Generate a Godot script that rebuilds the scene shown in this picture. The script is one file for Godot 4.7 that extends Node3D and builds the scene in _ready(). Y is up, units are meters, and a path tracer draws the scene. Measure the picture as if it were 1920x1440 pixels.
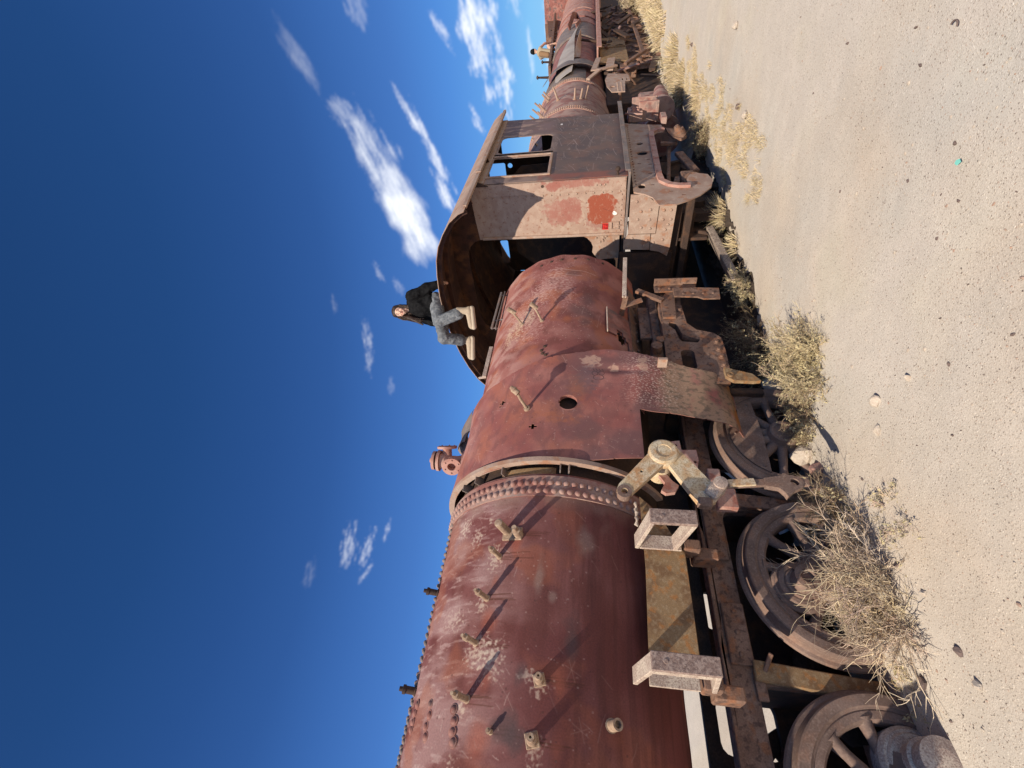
extends Node3D

# ---------------------------------------------------------------- helpers
var M := {}
var taken := {}

func numbered(called: String) -> String:
	if not taken.has(called):
		taken[called] = 0
		return called
	taken[called] += 1
	return "%s_%03d" % [called, taken[called]]

func tag(o: Node, label := "", category := "", group := "", kind := "") -> Node:
	if label != "": o.set_meta("label", label)
	if category != "": o.set_meta("category", category)
	if group != "": o.set_meta("group", group)
	if kind != "": o.set_meta("kind", kind)
	return o

func thing(called: String, label: String, category: String, at := Vector3.ZERO, group := "") -> Node3D:
	var o := Node3D.new()
	o.name = numbered(called)
	add_child(o, true)
	o.position = at
	tag(o, label, category, group)
	return o

# a mesh collector: positions, normals, uvs, indices
class MB:
	var v := PackedVector3Array()
	var n := PackedVector3Array()
	var t := PackedVector2Array()
	var c := PackedColorArray()
	var ix := PackedInt32Array()
	var col := Color(1, 1, 1)
	var use_col := false

	func vert(p: Vector3, nn: Vector3, uv := Vector2.ZERO) -> int:
		v.append(p); n.append(nn); t.append(uv)
		if use_col: c.append(col)
		return v.size() - 1

	func face(a: int, b: int, d: int) -> void:
		var cr := (v[b] - v[a]).cross(v[d] - v[a])
		if cr.dot(n[a] + n[b] + n[d]) < 0.0:
			ix.append(a); ix.append(b); ix.append(d)
		else:
			ix.append(a); ix.append(d); ix.append(b)

	func tri(a: Vector3, b: Vector3, d: Vector3, out: Vector3) -> void:
		var nn := (b - a).cross(d - a)
		if nn.length_squared() < 1e-16: return
		nn = nn.normalized()
		if nn.dot(out) < 0.0: nn = -nn
		face(vert(a, nn, Vector2(a.x, a.y)), vert(b, nn, Vector2(b.x, b.y)), vert(d, nn, Vector2(d.x, d.y)))

	func quad(a: Vector3, b: Vector3, d: Vector3, e: Vector3, out: Vector3) -> void:
		var nn := (b - a).cross(d - a)
		if nn.length_squared() < 1e-16: nn = (d - a).cross(e - a)
		if nn.length_squared() < 1e-16: return
		nn = nn.normalized()
		if nn.dot(out) < 0.0: nn = -nn
		var i := vert(a, nn, Vector2(0, 0)); var j := vert(b, nn, Vector2(1, 0))
		var k := vert(d, nn, Vector2(1, 1)); var l := vert(e, nn, Vector2(0, 1))
		face(i, j, k); face(i, k, l)

	# a box with bevelled edges
	func box(xf: Transform3D, s: Vector3, bev := 0.006) -> void:
		var h := s * 0.5
		var b: float = min(bev, min(h.x, min(h.y, h.z)) * 0.45)
		var q := {}
		for sx in [-1, 1]:
			for sy in [-1, 1]:
				for sz in [-1, 1]:
					var k := Vector3(sx, sy, sz)
					q[[sx, sy, sz, 0]] = xf * Vector3(sx * h.x, sy * (h.y - b), sz * (h.z - b))
					q[[sx, sy, sz, 1]] = xf * Vector3(sx * (h.x - b), sy * h.y, sz * (h.z - b))
					q[[sx, sy, sz, 2]] = xf * Vector3(sx * (h.x - b), sy * (h.y - b), sz * h.z)
					tri(q[[sx, sy, sz, 0]], q[[sx, sy, sz, 1]], q[[sx, sy, sz, 2]], xf.basis * k)
		for s1 in [-1, 1]:
			quad(q[[s1, -1, -1, 0]], q[[s1, 1, -1, 0]], q[[s1, 1, 1, 0]], q[[s1, -1, 1, 0]], xf.basis * Vector3(s1, 0, 0))
			quad(q[[-1, s1, -1, 1]], q[[1, s1, -1, 1]], q[[1, s1, 1, 1]], q[[-1, s1, 1, 1]], xf.basis * Vector3(0, s1, 0))
			quad(q[[-1, -1, s1, 2]], q[[1, -1, s1, 2]], q[[1, 1, s1, 2]], q[[-1, 1, s1, 2]], xf.basis * Vector3(0, 0, s1))
			for s2 in [-1, 1]:
				quad(q[[s1, s2, -1, 0]], q[[s1, s2, 1, 0]], q[[s1, s2, 1, 1]], q[[s1, s2, -1, 1]], xf.basis * Vector3(s1, s2, 0))
				quad(q[[s1, -1, s2, 0]], q[[s1, 1, s2, 0]], q[[s1, 1, s2, 2]], q[[s1, -1, s2, 2]], xf.basis * Vector3(s1, 0, s2))
				quad(q[[-1, s1, s2, 1]], q[[1, s1, s2, 1]], q[[1, s1, s2, 2]], q[[-1, s1, s2, 2]], xf.basis * Vector3(0, s1, s2))

	func bx(center: Vector3, s: Vector3, bev := 0.006) -> void:
		box(Transform3D(Basis(), center), s, bev)

	# a bar of rectangular section between two points; w across (in plane normal to `up`), d along up
	func bar(a: Vector3, b: Vector3, w: float, d: float, up := Vector3(0, 0, 1), bev := 0.006) -> void:
		var x := (b - a).normalized()
		var y := up.cross(x)
		if y.length() < 1e-4: y = Vector3(0, 1, 0).cross(x)
		y = y.normalized()
		var z := x.cross(y)
		box(Transform3D(Basis(x, y, z), (a + b) * 0.5), Vector3(a.distance_to(b), w, d), bev)

	func tube(pts: Array, radii: Array, sides := 8, caps := true) -> void:
		var m := pts.size()
		var prev := Vector3.ZERO
		var base := v.size()
		var u := Vector3.ZERO
		for i in m:
			var d: Vector3
			if i == 0: d = pts[1] - pts[0]
			elif i == m - 1: d = pts[m - 1] - pts[m - 2]
			else: d = (pts[i + 1] - pts[i]).normalized() + (pts[i] - pts[i - 1]).normalized()
			d = d.normalized()
			if i == 0:
				u = d.cross(Vector3(0.31, 0.87, 0.41)).normalized()
			else:
				u = (u - d * u.dot(d)).normalized()
			var w := d.cross(u)
			for k in sides:
				var an := TAU * k / sides
				var o := u * cos(an) + w * sin(an)
				vert(pts[i] + o * radii[i], o, Vector2(float(k) / sides, float(i) / m))
		for i in m - 1:
			for k in sides:
				var a := base + i * sides + k
				var b := base + i * sides + (k + 1) % sides
				face(a, b, b + sides); face(a, b + sides, a + sides)
		if caps:
			for e in [0, m - 1]:
				var dd: Vector3 = (pts[0] - pts[1]) if e == 0 else (pts[m - 1] - pts[m - 2])
				dd = dd.normalized()
				var ce := vert(pts[e], dd)
				var ring := []
				for k in sides:
					ring.append(vert(v[base + e * sides + k], dd))
				for k in sides:
					face(ce, ring[k], ring[(k + 1) % sides])

	# profile [Vector2(r, h)...] turned about the local z axis of xf (flat shading along the profile)
	func lathe(profile: Array, xf: Transform3D, segs := 24, a0 := 0.0, a1 := TAU) -> void:
		for i in profile.size() - 1:
			var p: Vector2 = profile[i]
			var q: Vector2 = profile[i + 1]
			if p.distance_to(q) < 1e-6: continue
			var d := q - p
			var nr := Vector2(d.y, -d.x).normalized()   # outward when the profile runs with rising h outside
			var base := v.size()
			for k in segs + 1:
				var an := a0 + (a1 - a0) * k / segs
				var e := Vector3(cos(an), sin(an), 0)
				var nn: Vector3 = (xf.basis * (e * nr.x + Vector3(0, 0, nr.y))).normalized()
				vert(xf * (e * p.x + Vector3(0, 0, p.y)), nn, Vector2(an * p.x, p.y))
				vert(xf * (e * q.x + Vector3(0, 0, q.y)), nn, Vector2(an * q.x, q.y))
			for k in segs:
				var b := base + k * 2
				face(b, b + 1, b + 3); face(b, b + 3, b + 2)

	# flat polygon with holes, extruded along local z from 0 to depth
	func plate(outer: PackedVector2Array, holes: Array, depth: float, xf: Transform3D, step := 0.06) -> void:
		var loops := [outer] + holes
		var all := PackedVector2Array()
		for lp in loops:
			var L := resample(lp, step)
			var m := L.size()
			var ccw := not Geometry2D.is_polygon_clockwise(L)
			var hole: bool = lp != outer
			for i in m:
				var a := L[i]; var b := L[(i + 1) % m]
				all.append(a)
				var e := (b - a).normalized()
				var o := Vector2(e.y, -e.x)
				if not ccw: o = -o
				if hole: o = -o
				quad(xf * Vector3(a.x, a.y, 0), xf * Vector3(b.x, b.y, 0), xf * Vector3(b.x, b.y, depth), xf * Vector3(a.x, a.y, depth), xf.basis * Vector3(o.x, o.y, 0))
		var tr := Geometry2D.triangulate_delaunay(all)
		for i in range(0, tr.size(), 3):
			var a := all[tr[i]]; var b := all[tr[i + 1]]; var d := all[tr[i + 2]]
			var ce := (a + b + d) / 3.0
			if not Geometry2D.is_point_in_polygon(ce, outer): continue
			var bad := false
			for h in holes:
				if Geometry2D.is_point_in_polygon(ce, h): bad = true; break
			if bad: continue
			tri(xf * Vector3(a.x, a.y, depth), xf * Vector3(b.x, b.y, depth), xf * Vector3(d.x, d.y, depth), xf.basis * Vector3(0, 0, signf(depth)))
			tri(xf * Vector3(a.x, a.y, 0), xf * Vector3(b.x, b.y, 0), xf * Vector3(d.x, d.y, 0), xf.basis * Vector3(0, 0, -signf(depth)))

	static func resample(poly: PackedVector2Array, step: float) -> PackedVector2Array:
		var out := PackedVector2Array()
		for i in poly.size():
			var a := poly[i]; var b := poly[(i + 1) % poly.size()]
			var k: int = max(1, int(ceil(a.distance_to(b) / step)))
			for j in k: out.append(a.lerp(b, float(j) / k))
		return out

	# curved sheet: f(a, b) -> point for a, b in 0..1, with thickness; mask(a, b) false cuts a hole
	func sheet(f: Callable, na: int, nb: int, thick: float, mask: Variant = null, inward := false) -> void:
		var P := PackedVector3Array(); P.resize((na + 1) * (nb + 1))
		for i in na + 1:
			for j in nb + 1:
				P[i * (nb + 1) + j] = f.call(float(i) / na, float(j) / nb)
		var NN := PackedVector3Array(); NN.resize(P.size())
		for i in na + 1:
			for j in nb + 1:
				var da := P[mini(i + 1, na) * (nb + 1) + j] - P[maxi(i - 1, 0) * (nb + 1) + j]
				var db := P[i * (nb + 1) + mini(j + 1, nb)] - P[i * (nb + 1) + maxi(j - 1, 0)]
				var nn := da.cross(db).normalized()
				NN[i * (nb + 1) + j] = -nn if inward else nn
		var base := v.size()
		for k in P.size():
			vert(P[k], NN[k], Vector2(float(k / (nb + 1)) / na, float(k % (nb + 1)) / nb))
		for k in P.size():
			vert(P[k] - NN[k] * thick, -NN[k], Vector2(float(k / (nb + 1)) / na, float(k % (nb + 1)) / nb))
		var keep := PackedByteArray(); keep.resize(na * nb)
		for i in na:
			for j in nb:
				keep[i * nb + j] = 1 if (mask == null or mask.call((i + 0.5) / na, (j + 0.5) / nb)) else 0
		var off := P.size()
		for i in na:
			for j in nb:
				if keep[i * nb + j] == 0: continue
				var a := base + i * (nb + 1) + j
				var b := a + 1; var d := a + nb + 2; var e := a + nb + 1
				face(a, b, d); face(a, d, e)
				face(a + off, b + off, d + off); face(a + off, d + off, e + off)
				for s in 4:
					var ii: int = i + [0, 0, 1, -1][s]; var jj: int = j + [1, -1, 0, 0][s]
					if ii >= 0 and ii < na and jj >= 0 and jj < nb and keep[ii * nb + jj] == 1: continue
					var p: int = [b, a, e, a][s]; var q: int = [d, e, d, b][s]
					var ctr := (v[a] + v[d]) * 0.5
					quad(v[p], v[q], v[q + off], v[p + off], (v[p] + v[q]) * 0.5 - ctr)

	func dome(xf: Transform3D, r: float, h: float, segs := 10, rings := 3) -> void:
		var base := v.size()
		for i in rings + 1:
			var ph := PI * 0.5 * i / rings
			for k in segs:
				var an := TAU * k / segs
				var p := Vector3(cos(an) * cos(ph) * r, sin(an) * cos(ph) * r, sin(ph) * h)
				var nn := Vector3(cos(an) * cos(ph) / r, sin(an) * cos(ph) / r, sin(ph) / h).normalized()
				vert(xf * p, (xf.basis * nn).normalized())
		for i in rings:
			for k in segs:
				var a := base + i * segs + k; var b := base + i * segs + (k + 1) % segs
				face(a, b, b + segs)
				if i < rings - 1: face(a, b + segs, a + segs)

	# lumpy stone
	func lump(xf: Transform3D, seed_: int, segs := 9, rough := 0.25) -> void:
		var rg := RandomNumberGenerator.new(); rg.seed = seed_
		var planes := []
		for k in 11:
			var d := Vector3(rg.randf_range(-1, 1), rg.randf_range(-1, 1), rg.randf_range(-1, 1)).normalized()
			planes.append([d, rg.randf_range(1.0 - rough * 1.6, 1.0)])
		var pts := PackedVector3Array()
		for i in segs + 1:
			for k in segs * 2:
				var th := PI * i / segs; var an := PI * k / segs
				var d := Vector3(sin(th) * cos(an), cos(th), sin(th) * sin(an))
				var r := 1.0
				for pl in planes:
					var dd: float = d.dot(pl[0])
					if dd > 0.01: r = min(r, pl[1] * 0.8 / dd)
				pts.append(xf * (d * r))
		for i in segs:
			for k in segs * 2:
				var a := pts[i * segs * 2 + k]; var b := pts[i * segs * 2 + (k + 1) % (segs * 2)]
				var d := pts[(i + 1) * segs * 2 + (k + 1) % (segs * 2)]; var e := pts[(i + 1) * segs * 2 + k]
				var out := (a + d) * 0.5 - xf.origin
				tri(a, b, d, out); tri(a, d, e, out)

	func mesh() -> ArrayMesh:
		var am := ArrayMesh.new()
		var arr := []
		arr.resize(Mesh.ARRAY_MAX)
		arr[Mesh.ARRAY_VERTEX] = v
		arr[Mesh.ARRAY_NORMAL] = n
		arr[Mesh.ARRAY_TEX_UV] = t
		if use_col: arr[Mesh.ARRAY_COLOR] = c
		arr[Mesh.ARRAY_INDEX] = ix
		am.add_surface_from_arrays(Mesh.PRIMITIVE_TRIANGLES, arr)
		return am

func obj(called: String, mb, mat: Material, parent: Node, at := Vector3.ZERO) -> MeshInstance3D:
	var o := MeshInstance3D.new()
	o.name = called if parent != self else numbered(called)
	o.mesh = mb.mesh() if mb is MB else mb
	o.material_override = mat
	parent.add_child(o, true)
	o.position = at
	o.cast_shadow = GeometryInstance3D.SHADOW_CASTING_SETTING_ON
	return o

func rrect(x0: float, y0: float, x1: float, y1: float, r: float, k := 5) -> PackedVector2Array:
	var p := PackedVector2Array()
	for q in [[x1 - r, y1 - r, 0], [x0 + r, y1 - r, 1], [x0 + r, y0 + r, 2], [x1 - r, y0 + r, 3]]:
		for i in k + 1:
			var a: float = (q[2] + float(i) / k) * PI * 0.5
			p.append(Vector2(q[0] + cos(a) * r, q[1] + sin(a) * r))
	return p

func circ(x: float, y: float, r: float, k := 16) -> PackedVector2Array:
	var p := PackedVector2Array()
	for i in k: p.append(Vector2(x + cos(TAU * i / k) * r, y + sin(TAU * i / k) * r))
	return p

func P2(a: Array) -> PackedVector2Array:
	var p := PackedVector2Array()
	for i in range(0, a.size(), 2): p.append(Vector2(a[i], a[i + 1]))
	return p

# frame with local z pointing along d
func facing(at: Vector3, d: Vector3, roll_ref := Vector3(1, 0, 0)) -> Transform3D:
	var z := d.normalized()
	var x := (roll_ref - z * roll_ref.dot(z))
	if x.length() < 1e-3: x = Vector3(0, 1, 0) - z * z.y
	x = x.normalized()
	return Transform3D(Basis(x, z.cross(x), z), at)

# plane facing the viewer (+z), local xy = world xy
func at_z(z: float) -> Transform3D: return Transform3D(Basis(), Vector3(0, 0, z))
# plane across the train: local x = world z, local y = world y, local z = -world x
func at_x(x: float) -> Transform3D: return Transform3D(Basis(Vector3(0, 0, 1), Vector3(0, 1, 0), Vector3(-1, 0, 0)), Vector3(x, 0, 0))

# ---------------------------------------------------------------- textures
func noise_bytes(seed_: int, freq: float, size: int, oct := 4, kind := FastNoiseLite.TYPE_SIMPLEX_SMOOTH) -> PackedByteArray:
	var fn := FastNoiseLite.new()
	fn.seed = seed_; fn.noise_type = kind; fn.frequency = freq; fn.fractal_octaves = oct
	fn.fractal_type = FastNoiseLite.FRACTAL_FBM if oct > 1 else FastNoiseLite.FRACTAL_NONE
	var im := fn.get_seamless_image(size, size, false, false, 0.15, true)
	im.convert(Image.FORMAT_L8)
	return im.get_data()

func lin(r: float, g: float, b: float) -> Color: return Color(r, g, b).linear_to_srgb()

# layers: [linear Color, freq, octaves, threshold 0..1, softness, strength]
func grime(seed_: int, size: int, base: Color, layers: Array, grain := 0.12, scale := 1.5, bump := 0.3, rough := 0.85, metal := 0.0) -> StandardMaterial3D:
	var nb := []
	var cols := []
	for i in layers.size():
		nb.append(noise_bytes(seed_ + i * 17, layers[i][1], size, layers[i][2]))
		cols.append((layers[i][0] as Color).linear_to_srgb())
	var fine := noise_bytes(seed_ + 991, 0.25, size, 3)
	var b0 := base.linear_to_srgb()
	var px := size * size
	var out := PackedByteArray(); out.resize(px * 3)
	var hgt := PackedByteArray(); hgt.resize(px)
	var R := PackedFloat32Array(); var G := PackedFloat32Array(); var B := PackedFloat32Array(); var HH := PackedFloat32Array()
	R.resize(px); G.resize(px); B.resize(px); HH.resize(px)
	R.fill(b0.r); G.fill(b0.g); B.fill(b0.b); HH.fill(0.5)
	for l in nb.size():
		var by: PackedByteArray = nb[l]
		var cc: Color = cols[l]
		var cr := cc.r; var cg := cc.g; var cb := cc.b
		var thr: float = layers[l][3]; var inv: float = 1.0 / (255.0 * layers[l][4]); var off: float = 0.5 - thr / float(layers[l][4])
		var k: float = layers[l][5]; var sg := 0.18 if l % 2 == 0 else -0.18
		for i in px:
			var m := by[i] * inv + off
			if m <= 0.0: continue
			m = k if m > 1.0 else m * k
			R[i] += (cr - R[i]) * m; G[i] += (cg - G[i]) * m; B[i] += (cb - B[i]) * m
			HH[i] += m * sg
	for i in px:
		var f := 255.0 * (1.0 + grain * (fine[i] / 127.5 - 1.0))
		out[i * 3] = mini(int(R[i] * f), 255); out[i * 3 + 1] = mini(int(G[i] * f), 255); out[i * 3 + 2] = mini(int(B[i] * f), 255)
		hgt[i] = clampi(int(HH[i] * 191.0 + fine[i] * 0.25), 0, 255)
	var m := StandardMaterial3D.new()
	m.albedo_texture = ImageTexture.create_from_image(Image.create_from_data(size, size, false, Image.FORMAT_RGB8, out))
	m.heightmap_enabled = true
	m.heightmap_texture = ImageTexture.create_from_image(Image.create_from_data(size, size, false, Image.FORMAT_L8, hgt))
	m.heightmap_scale = bump
	m.uv1_triplanar = true; m.uv1_world_triplanar = true
	m.uv1_scale = Vector3.ONE / scale
	m.roughness = rough; m.metallic = metal
	m.metallic_specular = 0.35
	m.cull_mode = BaseMaterial3D.CULL_DISABLED
	return m

func flat(c: Color, rough := 0.8, metal := 0.0) -> StandardMaterial3D:
	var m := StandardMaterial3D.new()
	m.albedo_color = c.linear_to_srgb(); m.roughness = rough; m.metallic = metal
	m.metallic_specular = 0.35
	m.cull_mode = BaseMaterial3D.CULL_DISABLED
	return m

# a painted skin for one curved sheet; local coordinates in metres (a along, s across)
class Coat:
	var w: int; var h: int; var la: float; var lb: float
	var r := PackedFloat32Array(); var g := PackedFloat32Array(); var b := PackedFloat32Array(); var hh := PackedFloat32Array()
	func setup(w_: int, h_: int, la_: float, lb_: float, base: Color) -> void:
		w = w_; h = h_; la = la_; lb = lb_
		var s := base.linear_to_srgb()
		r.resize(w * h); g.resize(w * h); b.resize(w * h); hh.resize(w * h)
		r.fill(s.r); g.fill(s.g); b.fill(s.b); hh.fill(0.5)
	func nz(seed_: int, fx: float, fy: float, oct: int) -> PackedByteArray:
		var fn := FastNoiseLite.new()
		fn.seed = seed_; fn.noise_type = FastNoiseLite.TYPE_SIMPLEX_SMOOTH; fn.frequency = 1.0
		fn.fractal_octaves = oct
		# stretch: sample an image of another size and resize it
		fn.frequency = fx
		var hh2 := int(max(8.0, h * fy / fx))
		var im := fn.get_image(w, hh2, false, false, true)
		im.resize(w, h, Image.INTERPOLATE_CUBIC)
		im.convert(Image.FORMAT_L8)
		return im.get_data()
	func wash(seed_: int, col: Color, fx: float, fy: float, oct: int, thr: float, soft: float, k: float, bump := 0.0, a_lo := 0.0, a_hi := 1.0, b_lo := 0.0, b_hi := 1.0, edge := 0.12) -> void:
		var nb := nz(seed_, fx, fy, oct)
		var s := col.linear_to_srgb()
		var cr := s.r; var cg := s.g; var cb := s.b
		var inv := 1.0 / (255.0 * soft); var off := 0.5 - thr / soft
		var xa := int(max(0.0, (a_lo - edge)) * w); var xb := int(min(1.0, a_hi + edge) * w)
		var part := a_lo > 0.0 or a_hi < 1.0
		for y in range(int(max(0.0, (b_lo - edge)) * h), int(min(1.0, b_hi + edge) * h)):
			var fb := k
			var vy := float(y) / h
			if b_lo > 0.0: fb *= clampf((vy - b_lo) / edge + 0.5, 0.0, 1.0)
			if b_hi < 1.0: fb *= clampf((b_hi - vy) / edge + 0.5, 0.0, 1.0)
			if fb <= 0.0: continue
			for i in range(y * w + xa, y * w + xb):
				var m := nb[i] * inv + off
				if m <= 0.0: continue
				m = fb if m > 1.0 else m * fb
				if part:
					var vx := float(i - y * w) / w
					if a_lo > 0.0: m *= clampf((vx - a_lo) / edge + 0.5, 0.0, 1.0)
					if a_hi < 1.0: m *= clampf((a_hi - vx) / edge + 0.5, 0.0, 1.0)
				r[i] += (cr - r[i]) * m; g[i] += (cg - g[i]) * m; b[i] += (cb - b[i]) * m
				hh[i] += bump * m
	# blotch broken up by noise; pa, pb and radii in metres
	func blotch(nb: PackedByteArray, pa: float, pb: float, ra: float, rb: float, col: Color, k: float, brk := 0.6, soft := 0.35, bump := 0.0) -> void:
		var s := col.linear_to_srgb()
		var x0 := int(clampf((pa - ra * 1.3) / la * w, 0, w)); var x1 := int(clampf((pa + ra * 1.3) / la * w, 0, w))
		var y0 := int(clampf((pb - rb * 1.3) / lb * h, 0, h)); var y1 := int(clampf((pb + rb * 1.3) / lb * h, 0, h))
		for y in range(y0, y1):
			for x in range(x0, x1):
				var dx := (float(x) / w * la - pa) / ra; var dy := (float(y) / h * lb - pb) / rb
				var d := sqrt(dx * dx + dy * dy)
				var i := y * w + x
				var m := clampf((1.0 - d + (nb[i] / 127.5 - 1.0) * brk) / soft, 0.0, 1.0) * k
				if m <= 0.0: continue
				r[i] += (s.r - r[i]) * m; g[i] += (s.g - g[i]) * m; b[i] += (s.b - b[i]) * m
				hh[i] += bump * m
	func line(pa: float, pb: float, qa: float, qb: float, wd: float, col: Color, k: float, bump := 0.0) -> void:
		var s := col.linear_to_srgb()
		var L := Vector2(qa - pa, qb - pb).length()
		var st := int(max(2.0, L / la * w * 1.6))
		var rad := maxf(0.55, wd * 0.5 / la * w)
		for q in st:
			var f := float(q) / st
			var cx := (pa + (qa - pa) * f) / la * w; var cy := (pb + (qb - pb) * f) / lb * h
			for y in range(int(cy - rad), int(cy + rad) + 2):
				for x in range(int(cx - rad), int(cx + rad) + 2):
					if x < 0 or y < 0 or x >= w or y >= h: continue
					var m := clampf(rad + 0.5 - Vector2(x - cx, y - cy).length(), 0.0, 1.0) * k
					var i := y * w + x
					r[i] += (s.r - r[i]) * m; g[i] += (s.g - g[i]) * m; b[i] += (s.b - b[i]) * m
					hh[i] += bump * m
	func scratches(rg: RandomNumberGenerator, n: int, a0: float, a1: float, b0: float, b1: float, lmin: float, lmax: float, col: Color, k: float) -> void:
		for i in n:
			var p := Vector2(rg.randf_range(a0, a1), rg.randf_range(b0, b1))
			var an := rg.randf_range(-0.5, 1.3)
			var L := rg.randf_range(lmin, lmax)
			var q := p + Vector2(cos(an), sin(an)) * L
			var mid := (p + q) * 0.5 + Vector2(rg.randf_range(-1, 1), rg.randf_range(-1, 1)) * L * 0.06
			var kk := k * rg.randf_range(0.3, 1.0)
			line(p.x, p.y, mid.x, mid.y, 0.002, col, kk); line(mid.x, mid.y, q.x, q.y, 0.002, col, kk * 0.8)
	func specks(rg: RandomNumberGenerator, n: int, a0: float, a1: float, b0: float, b1: float, rad: float, col: Color, k: float) -> void:
		var s := col.linear_to_srgb()
		for i in n:
			var cx := rg.randf_range(a0, a1) / la * w; var cy := rg.randf_range(b0, b1) / lb * h
			var rr := rg.randf_range(0.3, 1.0) * rad / la * w
			var kk := k * rg.randf_range(0.4, 1.0)
			for y in range(int(cy - rr), int(cy + rr) + 1):
				for x in range(int(cx - rr), int(cx + rr) + 1):
					if x < 0 or y < 0 or x >= w or y >= h: continue
					var j := y * w + x
					r[j] += (s.r - r[j]) * kk; g[j] += (s.g - g[j]) * kk; b[j] += (s.b - b[j]) * kk
	func material(bump: float, rough: float, spec := 0.4, tint := Color(1, 1, 1)) -> StandardMaterial3D:
		var out := PackedByteArray(); out.resize(w * h * 3)
		var hb := PackedByteArray(); hb.resize(w * h)
		var fine := nz(4711, 0.3, 0.3, 3)
		for i in w * h:
			var f := 1.0 + 0.09 * (fine[i] / 127.5 - 1.0)
			out[i * 3] = clampi(int(r[i] * f * 255.0), 0, 255); out[i * 3 + 1] = clampi(int(g[i] * f * 255.0), 0, 255); out[i * 3 + 2] = clampi(int(b[i] * f * 255.0), 0, 255)
			hb[i] = clampi(int((hh[i] * 0.8 + fine[i] / 255.0 * 0.2) * 255.0), 0, 255)
		var m := StandardMaterial3D.new()
		m.albedo_texture = ImageTexture.create_from_image(Image.create_from_data(w, h, false, Image.FORMAT_RGB8, out))
		m.heightmap_enabled = true
		m.heightmap_texture = ImageTexture.create_from_image(Image.create_from_data(w, h, false, Image.FORMAT_L8, hb))
		m.heightmap_scale = bump
		m.roughness = rough; m.metallic_specular = spec
		m.albedo_color = tint.linear_to_srgb()
		m.cull_mode = BaseMaterial3D.CULL_DISABLED
		return m

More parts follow.
